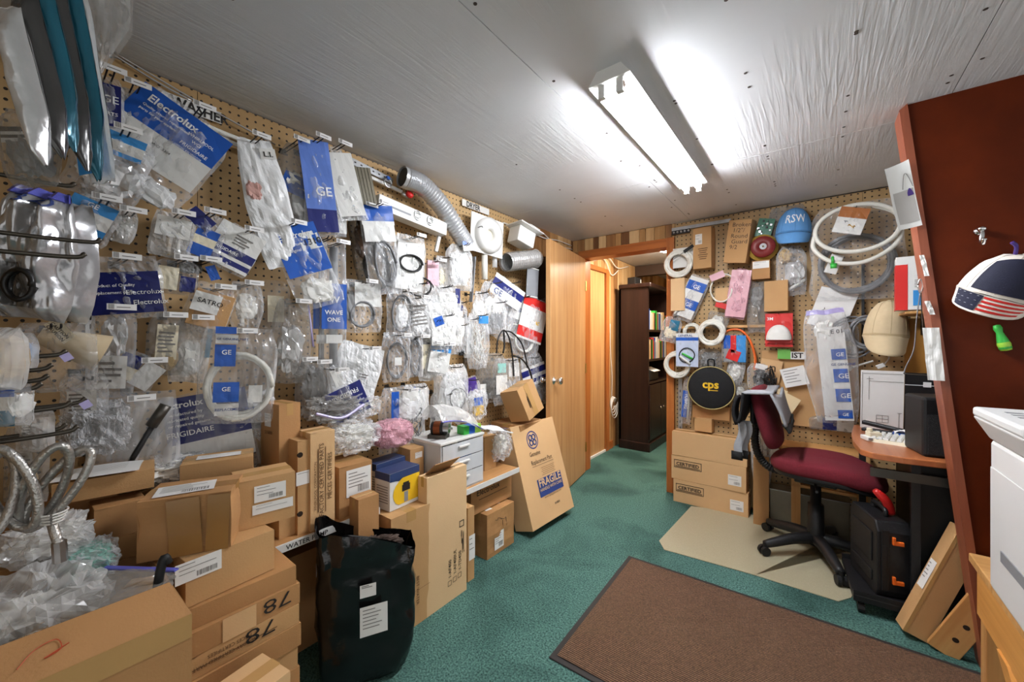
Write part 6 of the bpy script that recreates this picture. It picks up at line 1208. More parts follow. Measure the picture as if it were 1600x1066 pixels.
t, s = backbox('plain square carton hanging below the blue cap', 1194, 440, 487, 1231, .10, BY-.11, m='kraft', tape=None, dyaw=-3, group=BG)
t, s = backbox('pale upright carton under the white hose coil', 1048, 436, 486, 1070, .08, BY-.09, m='kraft_pale', tape=None, dyaw=-5, group=BG)
t, s = backbox('small pine-coloured box on the wooden ledge', 1085, 653, 673, 1112, .09, BY-.12, m='kraft', tape=None, group=BG)
t, s = backbox('brown carton wedged behind the round black case', 1082, 632, 652, 1140, .05, BY-.065, m='kraft_dark', tape=None, group=BG)
# coils
t, r = coilthing('hose_coil', 'thick white hose coil at the top of the back pegboard', 1060, 412, 21, .08, 'off_white_hose', 4, .013); MB().rect(-.08, -.06, .10, .10).build('backing_card', CW, t, loc=(.03, .03, .03), rot=(R(90), 0, 0))
t = thing('screwdriver', 'black-handled driver laid across the white hose coil', 'screwdriver', B(1060, 400, .11), (0, R(-32), 0)); MB().cyl((-.05, 0, 0), (.05, 0, 0), .003, 8).build('shaft', 'steel', t); MB().cyl((.05, 0, 0), (.13, 0, 0), .012, 10).build('handle', 'black_plastic', t)
coilthing('hose_coil', 'white hose coil with a paper tag low on the back pegboard', 1058, 570, 20, .08, 'off_white_hose', 4, .011, tie='cable_white')
coilthing('hose_coil', 'white hose roll beside the orange hose', 1111, 520, 19, .12, 'off_white_hose', 5, .011)
coilthing('hose_coil', 'white hose coil peeking out behind the blue blister pack', 1080, 518, 12, .05, 'off_white_hose', 3, .009)
t, r = coilthing('hose_loop', 'thin hose loop with a pink card and tan tag', 1128, 452, 20, .09, 'off_white_hose', 1, .006, e=1.25); MB().rect(-.045, -.05, .05, .05).build('tan_tag', 'kraft_light', t, loc=(.0, .005, -.04), rot=(R(90), R(0), R(0))); MB().rect(-.06, -.02, .04, .03).build('pink_card', 'card_pink', t, loc=(-.02, -.008, .10), rot=(R(90), R(-20), 0)); MB().rect(-.03, -.03, .05, .01).build('red_card', 'card_red', t, loc=(-.01, -.01, -.11), rot=(R(90), R(20), 0))
# circuit board, reel
t = thing('circuit_board', 'green circuit board hung beside the blue cap', 'circuit board', B(1195, 356, .06), (0, R(14), 0)); MB().bb((-.05, -.003, -.065), (.05, .003, .065)).build('board', 'pcb_green', t)
rnd = random.Random(5)
for k in range(14): x, z = rnd.uniform(-.04, .04), rnd.uniform(-.055, .055); w_ = rnd.uniform(.006, .014); MB().bb((x-w_/2, -.003-rnd.uniform(.004, .012), z-w_/2), (x+w_/2, -.003, z+w_/2)).build('component', rnd.choice(['part_black', 'steel', 'part_white']), t)
p = B(1192, 386, .10); t = thing('wire_reel', 'maroon and yellow wire reel on the back pegboard', 'reel', p, (R(90), 0, R(8))); MB().lathe([(.0, -.05), (.085, -.05), (.095, -.04), (.095, -.03), (.06, -.03), (.06, 0), (.0, 0)], 26).build('yellow_flange', mat('olive_yellow', (196, 160, 70), .5), t, True); MB().lathe([(.014, .012), (.014, .02), (.072, .02), (.076, .01), (.07, -.03), (.014, -.03)], 26).build('maroon_disc', mat('maroon_disc', (120, 36, 34), .45), t, True); MB().lathe([(.006, .022), (.022, .022), (.022, .018)], 16).build('hub', 'steel', t)
# caps
def cap(name, label, loc, rot, w, h, m, brim_m=None, txt=None, brim=(.09, -.55), tail=None):
    sm = MATS.get(m+'_dark') or mat(m+'_dark', {'blue_cloth': (78, 130, 184), 'tan_cloth': (184, 163, 126), 'white_cloth': (204, 196, 184)}[m], .9)  # darker cloth for seams, stitching and the shade painted above the brim
    t = thing(name, label, 'cap', loc, rot); rx, rz, ry = w/2, h*.72, w*.50
    def cr(a, b_):
        th = math.pi*a; ph = math.pi/2*b_; return Vector((-rx*math.cos(th)*math.cos(ph)**.8, -ry*math.sin(th)*math.cos(ph)**.6, rz*math.sin(ph)+.006*mnoise.noise(Vector((a*9, b_*9, w*40)))))
    MB().grid(cr, 24, 12).build('crown', m, t, True)
    MB().grid(lambda a, b_: Vector((-rx*math.cos(math.pi*a), -.005+.0*b_, 0)), 4, 1)
    def br(a, b_):
        th = math.pi*a; k = 1+b_*.0; out = brim[0]*b_*math.sin(th)**.7
        return Vector((-rx*(1-.12*b_)*math.cos(th), -ry*math.sin(th)-out*math.cos(brim[1])+.012*math.cos(th)**2, out*math.sin(brim[1])-.022*(math.cos(th)**2)*b_))
    MB().grid(br, 20, 8).build('brim', brim_m or m, t, True, solid=.004)
    MB().grid(lambda a, b_: cr(a, .0+.035*b_)*1.014, 24, 1).build('brim_shade_band', sm, t, True)  # darker band paints the shade where the crown meets the brim
    MB().tube([br(.1+.8*k/20, .85) for k in range(21)], .0014, 4).build('stitching', sm, t); MB().lathe([(0, .006), (.007, .004), (.008, 0)], 10).build('button', m, t, True, (0, -.004, rz))
    for a in (.25, .5, .75): MB().tube([cr(a, k/10)*1.006 for k in range(10)], .0010, 4).build('seam', sm, t)
    if txt:
        def wp(v):
            a = .5+v.x/(math.pi*rx)*1.0; b_ = .24+v.y/rz*.75; q = cr(min(max(a, .02), .98), min(max(b_, 0), .95)); return q*1.02
        lettering(txt, h*.30, 'white_ink', t, None, None, .012, .85, 'CENTER', wp)
    return t
sc_ = lambda u, v, o: proj(B(u, v, o))[2]/FPX
p = B(1239, 367, .07); cap('cap', 'light blue baseball cap with white lettering on the back pegboard', p, (R(2), R(3), R(8)), 47*sc_(1239, 360, .1), 56*sc_(1239, 360, .1), 'blue_cloth', txt='RSW', brim=(.085, R(-66)))
p = B(1383, 526, .22); cap('cap', 'tan baseball cap hung above the desk', p, (R(-2), R(5), R(6)), 54*sc_(1383, 510, .24), 78*sc_(1383, 510, .24), 'tan_cloth', brim=(.125, R(-70)))
# bags on the back pegboard
b = hb(1236, 384, 48, 78, 'clear bag of pale blocks and foil below the blue cap', .07, film='film', puff=.04); b.lump('foil', .1, .55, .36, .25); b.lump('part_tan', -.2, .2, .25, .15, amp=.6, freq=5); b.rod('part_white', -.3, .95, .45, .7, .010); b.rod('part_grey', -.45, .98, .4, .78, .006)
b = hb(1230, 322, 60, 60, 'dull clear film bag behind the blue cap', .03, film='film_grey'); b.lump('part_grey', .2, .5, .2, .3)
b = hb(1096, 432, 36, 74, 'tilted bag with white card and two blue squares', .07, film='film', tilt=24, puff=.025); b.card(-.42, .42, .04, .92, [(0, .1, CW), (.1, .32, CB), (.32, .55, CW), (.55, .78, CB), (.78, 1, CW)], [('GE', .35, .27, .13, WI), ('GE', .35, .72, .13, WI)]); b.lump('part_grey', -.3, .75, .2, .25)
b = hb(1160, 420, 34, 78, 'pink bubble wrap sleeve on the back pegboard', .09, film=None, tilt=8, puff=.02); b.film('film_pink'); b.card(-.46, .46, .03, .97, [(0, 1, 'pink_film')]); b.rod('steel', -.05, .2, -.05, .85, .006)
b = hb(1183, 440, 34, 80, 'dark clear pointed bag behind the pink sleeve', .06, film='film_grey', style='point', puff=.03); b.lump('part_grey', 0, .3, .3, .2); b.rod('steel', 0, .2, .1, .8, .006)
b = hb(1125, 488, 34, 26, 'folded clear bag end above the white hose roll', .07, film='film_grey', tilt=14); b.lump('part_white', 0, .5, .3, .3)
b = hb(1053, 496, 30, 40, 'small clear bag with a teal label near the door casing', .07, film='film', tilt=14, puff=.025); b.card(-.1, .4, .1, .5, [(0, 1, CT)]); b.lump('card_cream', 0, .6, .35, .25)
b = hb(1074, 520, 36, 54, 'blister pack of a blue stethoscope-like hose and green tool', .12, film='film_clear', puff=.02, cat='blister pack', name='blister_pack'); b.card(-.48, .48, .02, .98, [(0, .12, CW), (.12, .22, CB), (.22, 1, mat('blister_card', (190, 200, 222), .4))], [('GENERAL', .08, .1, .10, 'ink_blue')]); b.coil('cable_black', 0, .66, .36, .22, 1, .004, y=-.02); b.rod('green_plastic', -.2, .6, .25, .75, .008, -.022); b.rod('part_white', -.3, .68, .15, .9, .008, -.022)
b = hb(1147, 522, 40, 46, 'pliers in a red and blue blister pack', .10, film='film_clear', puff=.02, cat='blister pack', name='blister_pack'); b.card(-.4, -.05, .05, .95, [(0, .5, CB), (.5, 1, 'part_grey')]); b.card(.1, .46, .05, .95, [(0, 1, CS)]); b.block('red_plastic', -.02, .35, .22, .6, .03, 0, 'handle'); b.block('red_plastic', -.02, .72, .5, .35, .03, 20, 'grip'); b.block('part_black', .3, .9, .35, .12, .02, 0, 'base')
o = MB().tube(spline([B(1126, 536, .07), B(1131, 522, .07), B(1144, 515, .07), B(1160, 518, .07), B(1173, 535, .07), B(1180, 560, .07), B(1179, 578, .07)], 8), .0085, 8).build('orange_hose', 'orange_hose', smooth=True); tag(o, 'orange hose arching over the red and blue blister pack', 'hose')
b = hb(1108, 545, 40, 36, 'crinkled bag of dark clips above the round black case', .06, film='film_grey', puff=.03); b.lump('part_grey', 0, .5, .36, .34, amp=.6, freq=5); b.wires('cable_black', 0, .5, .35, .35, 5)
b = hb(1153, 565, 28, 36, 'white crumpled parts bag right of the round black case', .08, film='film_milky', tilt=12, puff=.025); b.lump('part_white', 0, .5, .35, .35)
b = hb(1157, 598, 24, 30, 'grey translucent cup bag above the chair back', .08, film='film_grey', puff=.025); b.lump('part_white', 0, .5, .3, .3)
b = hb(1184, 568, 34, 40, 'clear bag of black connectors with a white tag', .08, film='film', puff=.025); b.lump('part_black', .1, .55, .3, .35, amp=.6, freq=5); b.card(-.1, .45, .02, .22, [(0, 1, CW)], rot=-14)
b = hb(1204, 572, 24, 54, 'bundle of black cables hanging by the cardboard sheet', .10, film=None, cat='cable', name='cable_bundle'); b.wires('cable_black', 0, .45, .4, .45, 16, .0035)
# black round case
p = B(1111, 606, .10); t = thing('round_case', 'round black zip case with yellow CPS lettering', 'case', p, (R(90), 0, R(4))); rr = 33*sc_(1111, 606, .1)
MB().lathe([(0, .03), (rr*.9, .03), (rr, .02), (rr, -.03), (rr*.9, -.035), (0, -.035)], 36).build('shell', 'black_cloth', t, True)
MB().tube([Vector((rr*1.0*math.cos(a), rr*math.sin(a), .022)) for a in [2*math.pi*k/40 for k in range(40)]], .004, 6, closed=True).build('piping', mat('tan_piping', (190, 170, 110), .6), t, True)
MB().tube([Vector((rr*1.01*math.cos(a), rr*1.01*math.sin(a), -.002)) for a in [2*math.pi*k/40 for k in range(40)]], .003, 6, closed=True).build('zipper', 'dark_steel', t, True)
lettering('cps', .085, 'yellow_plastic', t, (0, .0, .0312), (0, 0, 0), .03, 1, 'CENTER'); MB().rect(-.005, -.02, .05, -.014, .0312).build('lettering', 'yellow_plastic', t)
MB().tube(spline([(-.02, rr, 0), (-.02, rr+.05, .0), (.02, rr+.05, 0), (.02, rr, 0)], 6), .005, 6).build('handle', 'black_cloth', t)
# mask blister
b = hb(1217, 490, 44, 52, 'red blister pack with a white dust mask', .08, film='film_clear', puff=.015, cat='blister pack', name='mask_pack'); b.card(-.49, .49, .0, 1, [(0, 1, 'card_red')], [('3M', .06, .20, .13, WI, .02)])
MB().grid(lambda a, b_: Vector((-.075*math.cos(math.pi*a)*math.cos(b_*1.45), -.055*math.sin(math.pi*a)**.6*math.cos(b_*1.3)-.014, -.185+.105*math.sin(b_*1.5))), 18, 10).build('mask', 'part_white', b.t, True); MB().bb((-.075, -.035, -.205), (.075, -.028, -.18)).build('red_band', 'card_red', b.t)
# ledges and strips
p, q = B(1050, 512, .05), B(1197, 512, .05); t = thing('wood_ledge', 'thin wooden ledge across the middle of the back pegboard', 'ledge', (0, 0, 0)); MB().bb((p.x, BY-.045, p.z-.010), (q.x, BY-.001, p.z+.010)).build('strip', 'pine_x', t, bevel=.002)
for k, uu in enumerate((1100, 1160)): MB().bb((B(uu, 512, 0).x, BY-.04, p.z-.05), (B(uu, 512, 0).x+.012, BY-.001, p.z-.010)).build('bracket', 'dark_steel', t)
p, q = B(1066, 683, .10), B(1155, 683, .10); t = thing('wood_ledge', 'rough wooden ledge behind the stacked CERTIFIED cartons', 'ledge', (0, 0, 0)); MB().bb((p.x, BY-.12, p.z-.03), (q.x+.6, BY-.001, p.z+.028)).build('beam', 'pine_x', t, bevel=.003); 
for k in range(4): MB().cyl((p.x+.12+.2*k, BY-.1212, p.z), (p.x+.12+.2*k, BY-.119, p.z), .006, 8).build('nail_hole', 'hole_dark', t)
p = B(1063, 592, .02); t = thing('slotted_strip', 'upright white metal strip beside the door casing', 'strip', (p.x, BY-.02, zat(p, 676))); MB().bb((-.015, -.004, 0), (.015, .004, p.z-zat(p, 676))).build('strip', 'galv', t)
for k in range(7): MB().bb((-.003, -.0046, .03+.05*k), (.003, -.0038, .05+.05*k)).build('slot', 'ink', t)
b = hb(1076, 588, 16, 76, 'narrow sleeve with blue print beside the white metal strip', .05, film='film', tilt=4, puff=.02); b.card(-.4, .1, .3, .85, [(0, 1, CB)], [('TUBING', .5, .1, .16, WI, 0, 'LEFT', -90)]); b.rod('off_white_hose', .2, .05, .2, .95, .008)
# cardboard sheet, papers
pA, pB = B(1190, 668, .03), B(1336, 668, .03); t = thing('cardboard_sheet', 'big brown cardboard sheet pinned low on the back pegboard', 'cardboard', (pA.x, BY-.02, zat(pA, 660))); w_ = pB.x-pA.x; h_ = zat(pA, 548)-zat(pA, 660)
MB().bb((0, -.004, 0), (w_, .004, h_)).build('sheet', 'kraft', t); MB().bb((0, -.006, 0), (w_, -.004, .004)).build('edge', 'kraft_edge', t)
t = thing('kraft_envelope', 'brown envelope corner above the cardboard sheet', 'envelope', B(1190, 560, .045), (0, R(9), 0)); MB().bb((0, -.003, -.28), (.13, .003, 0)).build('sheet', 'kraft_light', t)
t = thing('manila_folder', 'cream folder hanging tilted on the cardboard sheet', 'folder', B(1213, 606, .07), (0, R(28), 0)); MB().bb((0, -.002, -.20), (.16, .002, 0)).build('sheet', 'manila', t); MB().bb((.02, -.003, -.002), (.07, .001, .012)).build('tab', 'manila', t)
t = thing('printed_form', 'white printed form above the cream folder', 'paper', B(1218, 578, .065), (0, R(-16), 0)); MB().bb((0, -.001, -.13), (.14, .001, 0)).build('sheet', 'paper', t)
for k in range(5): MB().rect(.015, -.02-.02*k, .10-.02*(k % 2), -.016-.02*k).build('printed_line', 'ink_grey', t, loc=(0, -.002, 0), rot=(R(90), 0, 0))
t = thing('sign', 'green and white sign reading IST behind the long bag', 'sign', B(1215, 552, .05), (0, 0, 0)); MB().bb((0, -.002, -.04), (.075, .002, .03)).build('green_half', mat('leaf_green', (110, 180, 80), .5), t); MB().bb((.075, -.002, -.04), (.16, .002, .012)).build('white_half', CW, t); lettering('IST', .05, 'ink', t, (.08, -.003, -.03), (R(90), 0, 0), .03)
# long bag with blue squares
b = hb(1288, 482, 84, 178, 'long clear bag with a white strip and blue square stickers', .16, film='film', puff=.06, tilt=-5, yaw=4, style='drop'); b.card(-.22, .30, .22, .97, [(0, 1, CW)])
for (t0, t1) in ((.36, .45), (.53, .645), (.70, .81), (.88, .95)): o = b.card(.02, .28, t0, t1, [(0, 1, CB)], [('GE', .3, .7, .5, WI)]); o.location.y = -.004
b.card(-.02, .26, .47, .51, [(0, 1, CW)], [('GE GENUINE', .05, .8, .7, 'ink_blue')]); b.lump('part_white', -.05, .2, .22, .1); b.card(-.25, .25, .17, .24, [(0, 1, CW)], [('GE 01', .4, .8, .7, 'ink')]); b.zip('zip_lilac', .04)
b = hb(1300, 652, 74, 22, 'short clear bag with a dark sticker under the long bag', .05, film='film_grey', puff=.02); b.card(-.2, .1, .1, .9, [(0, 1, CN)]); b.card(.1, .45, .1, .9, [(0, 1, CW)])
# big grey hose bag, white hose loop with green tie, parts card
b = hb(1336, 318, 150, 150, 'huge clear bag holding a wide coil of grey hose', .07, film='film_clear', puff=.06, k=1.0); b.coil('cable_grey', .0, .63, .40, .30, 4, .012, name='hose_coil'); b.card(-.30, -.16, .52, .72, [(0, 1, CW)], rot=-20)
p = B(1337, 372, .18); s1 = sc_(1337, 372, .18); t = thing('hose_loop', 'white plastic hose looped twice and tied with a green tie', 'hose', p)
MB().tube([Vector((50*s1*math.cos(a)*(1-.0*a), .01*a/6-.03, 36*s1*math.sin(a)+14*s1)) for a in [2*math.pi*k/48 for k in range(49)]], .013, 10).build('hose', 'off_white_hose', t, True)
MB().tube(spline([(-50*s1, 0, 14*s1), (-52*s1, -.01, -10*s1), (-30*s1, -.02, -34*s1), (5*s1, -.02, -40*s1), (35*s1, -.01, -26*s1), (50*s1, 0, -4*s1), (46*s1, .01, 30*s1), (20*s1, .01, 48*s1)], 8), .013, 10).build('hose', 'off_white_hose', t, True)
MB().tube(arc((-28*s1, -.02, -33*s1), .022, 0, 360, 14, 'yz'), .008, 6).bb((-28*s1-.012, -.04, -33*s1-.05), (-28*s1+.02, -.03, -33*s1-.02)).build('green_tie', 'green_plastic', t, True)
MB().cyl((0, .18, 50*s1), (0, -.03, 50*s1), .004, 6).build('hook_pin', 'hook_wire', t)
b = hb(1338, 324, 50, 42, 'small bag of fittings with an orange-brown header', .22, film='film_clear', tilt=18, puff=.015); b.card(-.48, .48, .02, .98, [(0, .4, mat('header_brown', (170, 104, 54), .5)), (.4, 1, CW)]); b.lump('brass', .1, .7, .2, .12); b.lump('part_grey', -.1, .55, .2, .08)
t = thing('printed_sheet', 'white sheet hanging behind the huge hose bag', 'paper', B(1282, 452, .05), (0, R(18), 0)); MB().bb((0, -.001, -.24), (.20, .001, .02)).build('sheet', 'paper', t)
# tubes and cables above the desk
t, r = coilthing('cable_coil', 'grey cable coil hanging beside the tan cap', 1330, 528, 30, .10, 'cable_grey', 3, .006, 'cable', 1.1); coilthing('cable_coil', 'small black-centred hose coil behind the tan cap', 1352, 520, 20, .13, 'cable_grey', 3, .007, 'cable', 1.3)
b = hb(1325, 505, 34, 56, 'open bag of white labels and foil behind the long bag', .08, film='film', puff=.03); b.lump('foil', 0, .4, .35, .25); b.card(-.4, .4, .5, .95, [(0, .3, 'card_cream'), (.3, 1, CW)])
t = thing('spray_wand', 'white nozzle wand poking down beside the long bag', 'wand', B(1322, 577, .12), (0, R(-24), 0)); MB().cyl((0, 0, 0), (.14, 0, .0), .006, 8).build('tube', 'cable_white', t, True); MB().lathe([(0, 0), (.018, 0), (.018, .02), (.008, .03)], 14).build('nozzle', 'white_plastic', t, True, rot=(0, R(90), 0))
t = thing('plug_cord', 'white plug on a short cord below the tan cap', 'cord', B(1376, 572, .16), (0, R(-30), 0)); MB().bb((-.02, -.01, -.012), (.02, .01, .012)).build('plug', 'white_plastic', t, bevel=.003); MB().tube(spline([(.02, 0, 0), (.06, 0, .03), (.07, 0, .09)], 6), .004, 6).build('cord', 'cable_white', t, True)
rail('black_standard', 'dark slotted shelf standard behind the cable coils', (600, 300), (601, 300.2), .2, .1, .02, 'part_black', cat='standard')
o = bpy.data.objects[[q.name for q in bpy.data.objects if q.name.startswith('black_standard')][0]]; o.location = B(1346, 480, .03); o.rotation_euler = (0, 0, 0); o.children[0].data.transform(Matrix.Diagonal((4, 1, 6, 1)))
t = thing('wood_board', 'yellow-brown wooden board standing behind the lanyard', 'board', ony(1414, 585, 3.20), 0); h_ = zat(t.location, 498)-t.location.z; MB().bb((0, 0, 0), (.22, .018, h_)).build('board', mat('ochre_wood', (190, 136, 60), .5, .1), t, bevel=.002)
sh = thing('corner_shelf', 'small wooden corner shelf carrying the mask box', 'shelf', ony(1412, 488, 2.95), 0); MB().bb((0, -.06, -.012), (.28, .30, 0)).build('board', 'pine_x', sh, bevel=.002); MB().bb((.10, .0, -.12), (.12, .28, -.012)).build('bracket', 'part_black', sh)
mb_ = thing('mask_box', 'red white and blue mask carton on the corner shelf', 'box', ony(1408, 487, 2.93)+Vector((.0, .02, .006)), R(-4)); s2_ = proj(mb_.location)[2]/FPX; h_ = 82*s2_
MB().bb((-.02, -.04, 0), (.17, .07, h_)).build('body', CW, mb_, bevel=.002); MB().bb((-.0212, -.0412, 0), (.025, -.039, h_*.85)).bb((-.0215, -.041, 0), (-.0195, .07, h_*.85)).build('red_print', 'card_red', mb_); MB().bb((.045, -.042, h_*.08), (.15, -.0405, h_*.36)).build('sky_print', CS, mb_); MB().bb((.06, -.042, h_*.62), (.11, -.0405, h_*.76)).build('blue_print', CB, mb_); lettering('FACE', .028, 'white_ink', mb_, (.063, -.0425, h_*.65), (R(90), 0, 0))
for k in range(5): MB().rect(.05, h_*(.42+.03*k), .13-.02*(k % 2), h_*(.42+.03*k)+.003).build('printed_line', 'ink_grey', mb_, loc=(0, -.0415, 0), rot=(R(90), 0, 0))
# lanyard and papers on the partition end
t = thing('lanyard', 'thin dark lanyard with eyeglasses hanging from the partition end', 'lanyard', ony(1438, 455, 2.33)); q0 = t.location.copy()
Q = lambda u, v: ony(u, v, 2.30)-q0
MB().tube(spline([Q(1438, 455), Q(1432, 500), Q(1428, 545), Q(1416, 572), Q(1412, 584)], 6), .0022, 5).build('cord', 'cable_grey', t, True); MB().tube(spline([Q(1439, 455), Q(1441, 500), Q(1446, 535), Q(1463, 548), Q(1470, 560), Q(1462, 585), Q(1440, 586), Q(1412, 584)], 6), .0022, 5).build('cord', 'dark_steel', t, True); MB().tube(spline([Q(1434, 445), Q(1438, 436), Q(1442, 446), Q(1438, 458), Q(1434, 446)], 5), .003, 6).build('clip', 'steel', t, True)
for k, (u0, v0, u1, v1, lb) in enumerate(((1449, 512, 1476, 594, 'crumpled white paper taped low on the partition end'), (1444, 398, 1452, 432, 'torn white sticker high on the partition end'), (1452, 470, 1461, 492, 'small white printed sticker on the partition end'))):
    p, q = ony(u0, v1, 2.238), ony(u1, v0, 2.238); t = thing('paper_note', lb, 'paper', p); MB().grid(lambda a, b_: Vector(((q.x-p.x)*a-.015*b_*(1), -.006+.008*mnoise.noise(Vector((a*3, b_*4, k))), (q.z-p.z)*b_)), 8, 10).build('sheet', 'paper', t)
p = ony(1402, 363, 2.236); c1, c2, c3 = ony(1441, 352, 2.236), ony(1419, 250, 2.236), ony(1380, 270, 2.236); t = thing('cap_poster', 'curling white paper with a purple cap sketch on the partition end', 'paper', p)
def shp(a, b_, l=0): return (Vector((0, 0, 0))*(1-a)*(1-b_)+(c1-p)*a*(1-b_)+(c2-p)*a*b_+(c3-p)*(1-a)*b_)+Vector((0, -.03*(1-a)**2-.004+.006*math.sin(5*b_)-l, 0))
MB().grid(lambda a, b_: shp(a, b_), 10, 12).build('sheet', 'paper', t); MB().grid(lambda a, b_: shp(.12+.83*a, .08+.50*b_, .0012), 10, 10).build('grey_print', mat('print_grey', (188, 184, 180), .6), t)
MB().grid(lambda a, b_: shp(.70+.24*a, .48+(.11*math.sin(math.pi*(.15+.8*a)))*b_, .0024), 10, 4).build('cap_print', 'purple_plastic', t); MB().tube([shp(.55+.4*k/12, .60+.22*math.sin(math.pi*k/12), .003) for k in range(13)], .0012, 4).build('sketch_line', 'ink_grey', t)
# cap, hook and green handle on the partition face
F = lambda u, v, o=0: ony(u, v, PY-o)
p = F(1530, 362, .0); hk_ = thing('coat_hook', 'chrome coat hook screwed to the brown partition', 'hook', p); MB().lathe([(0, 0), (.016, 0), (.016, .006), (.006, .012), (0, .012)], 16).build('base', 'chrome', hk_, True, rot=(R(90), 0, 0)); MB().tube(spline([(0, -.008, 0), (0, -.035, -.01), (-.004, -.045, -.045), (-.004, -.06, -.055), (-.004, -.075, -.04)], 6), .0075, 10).build('arm', 'chrome', hk_, True); MB().lathe([(0, .012), (.012, .006), (.013, 0), (.008, -.008), (0, -.01)], 12).build('knob', 'chrome', hk_, True, (0, -.03, .002))
s3 = proj(F(1545, 440, .1))[2]/FPX
fc = cap('cap', 'white baseball cap with a navy panel and flag-striped brim on the partition', F(1556, 462, .02), (R(8), R(26), R(-14)), 92*s3, 92*s3, 'white_cloth', brim=(.11, R(-30)))
rx, rz, ry = 46*s3, 92*s3*.72, 92*s3*.5
def crn(a, b_, k=1.05): th = math.pi*a; ph = math.pi/2*b_; return Vector((-rx*math.cos(th)*math.cos(ph)**.8, -ry*math.sin(th)*math.cos(ph)**.6, rz*math.sin(ph)))*k
MB().grid(lambda a, b_: crn(.30+.55*a, .06+.62*b_*(1-.25*abs(2*a-1)**2)), 16, 8).build('navy_panel', 'navy_cloth', fc, True)
def brf(a, b_, l=.004): th = math.pi*a; out = .11*b_*math.sin(th)**.7; c = R(-30); return Vector((-rx*(1-.12*b_)*math.cos(th), -ry*math.sin(th)-out*math.cos(c)+.012*math.cos(th)**2-.003, out*math.sin(c)-.022*math.cos(th)**2*b_+l))
for k in range(4): MB().grid(lambda a, b_: brf(.45+.5*a, .12+.22*k+.11*b_), 10, 2).build('red_stripe', 'card_red', fc, True)
MB().grid(lambda a, b_: brf(.06+.38*a, .08+.88*b_), 10, 5).build('navy_canton', 'navy_cloth', fc, True)
for i in range(5):
    for j in range(3):
        c = brf(.12+.07*i, .2+.27*j, .0065); MB().lathe([(0, .001), (.004, 0)], 5).build('star', 'white_ink', fc, loc=c)
MB().tube(spline([Vector((-.02, -.02, rz*.95)), Vector((-.03, -.05, rz*1.15)), Vector((-.045, -.06, rz*1.22))], 5), .006, 6).build('strap', 'purple_plastic', fc, True)
p = F(1564, 526, .012); t = thing('green_handle', 'green screwdriver handle hung on the brown partition', 'screwdriver', p, (0, R(-14), 0)); MB().lathe([(0, .045), (.009, .043), (.012, .03), (.009, .015), (.012, 0), (.016, -.02), (.017, -.045), (.012, -.052), (0, -.053)], 10).build('grip', 'green_plastic', t, True); MB().lathe([(0, -.0545), (.015, -.052), (.018, -.03), (.0165, -.022)], 10).build('end_cap', 'lime', t, True)
# ================================================================== floor goods by the back wall
zc_ = 0
p1 = onz(1052, 783, 0); p2 = onz(1169, 811, 0)
cL = (p2-p1).length; cyaw = math.atan2((p2-p1).y, (p2-p1).x)
lv = [783, 748, 711, 674]; zs = [0]+[zat(p1, v) for v in lv[1:]]
for k, lb in enumerate(('bottom carton of three, printed CERTIFIED, by the door casing', 'middle carton of three, printed CERTIFIED, by the door casing', 'plain top carton of the CERTIFIED stack by the door casing')):
    h = zs[k+1]-zs[k]-.002; dx = (-.0, -.012, -.008)[k]; c = Matrix.Rotation(cyaw, 3, 'Z') @ Vector((cL/2+dx, .0685, 0)); t, s = carton(lb, (p1.x+c.x, p1.y+c.y, zs[k]+.001), cyaw+R((0, -2, -1)[k]), (cL*(1, 1.01, 1.01)[k], .13, h), m='kraft_light', group='stacked cartons by the door casing')
    if k < 2:
        decal(t, s, 'front', .86, .42, .085, .075, lines=2, bar=True)
        fw, fh = .20, .062; mb = MB()
        for q in ((-fw/2, -fh/2, fw/2, -fh/2+.004), (-fw/2, fh/2-.004, fw/2, fh/2), (-fw/2, -fh/2, -fw/2+.004, fh/2), (fw/2-.004, -fh/2, fw/2, fh/2)): mb.rect(*q)
        mb.rect(-fw/2+.01, -fh/2+.009, fw/2-.01, -fh/2+.014); mb.build('printed_frame', 'ink', t, loc=(-s[0]/2+.235*s[0], -s[1]/2-.0028, s[2]*.66), rot=(R(90), 0, 0)); words(t, s, 'front', .235, .60, 'CERTIFIED', .036, 'ink', bold=.025, align='CENTER')
p, q = ony(1236, 700, 3.18), ony(1326, 700, 3.18); t = thing('low_bench', 'low wooden workbench ledge behind the office chair', 'bench', (0, 0, 0)); MB().bb((p.x-.05, 3.18, zat(p, 712)), (q.x+.10, 3.38, zat(p, 698))).build('top', 'pine_x', t, bevel=.003)
for x in (p.x, q.x+.04): MB().bb((x, 3.20, 0), (x+.05, 3.25, zat(p, 712))).build('leg', 'pine_z', t)
MB().bb((p.x, 3.20, .30), (q.x+.05, 3.34, .315)).build('lower_shelf', 'pine_x', t)
t, s = carton('small carton on the low shelf behind the chair column', (.07, 3.27, .316), 0, (.16, .10, .10), m='kraft'); t, s = carton('narrow upright carton behind the chair at the CERTIFIED stack', (-.30, 3.22, 0), R(4), (.09, .14, .46), m='kraft_dark')
p = onz(1203, 828, 0); t = thing('metal_box', 'dull steel sheet box standing behind the chair legs', 'metal box', (p.x+.20, p.y+.15, .006), R(2)); MB().bb((-.21, -.06, 0), (.21, .06, .24)).build('box', mat('dull_steel', (140, 132, 116), .35, .2, 8, metal=.6), t, bevel=.003); MB().bb((-.215, -.065, .24), (.215, .065, .246)).build('lid', 'steel', t)
b = hb(1190, 650, 36, 105, 'long clear bag of grey pipe parts hanging behind the chair back', .16, film='film_milky', puff=.04, style='drop'); b.rod('part_grey', -.2, .1, 0, .9, .014); b.rod('part_white', .2, .15, .1, .85, .012); b.lump('part_grey', .1, .8, .3, .15)
t = thing('hinge_bracket', 'pale plastic bracket parts hanging below the chair back', 'bracket', B(1213, 702, .17), 0)
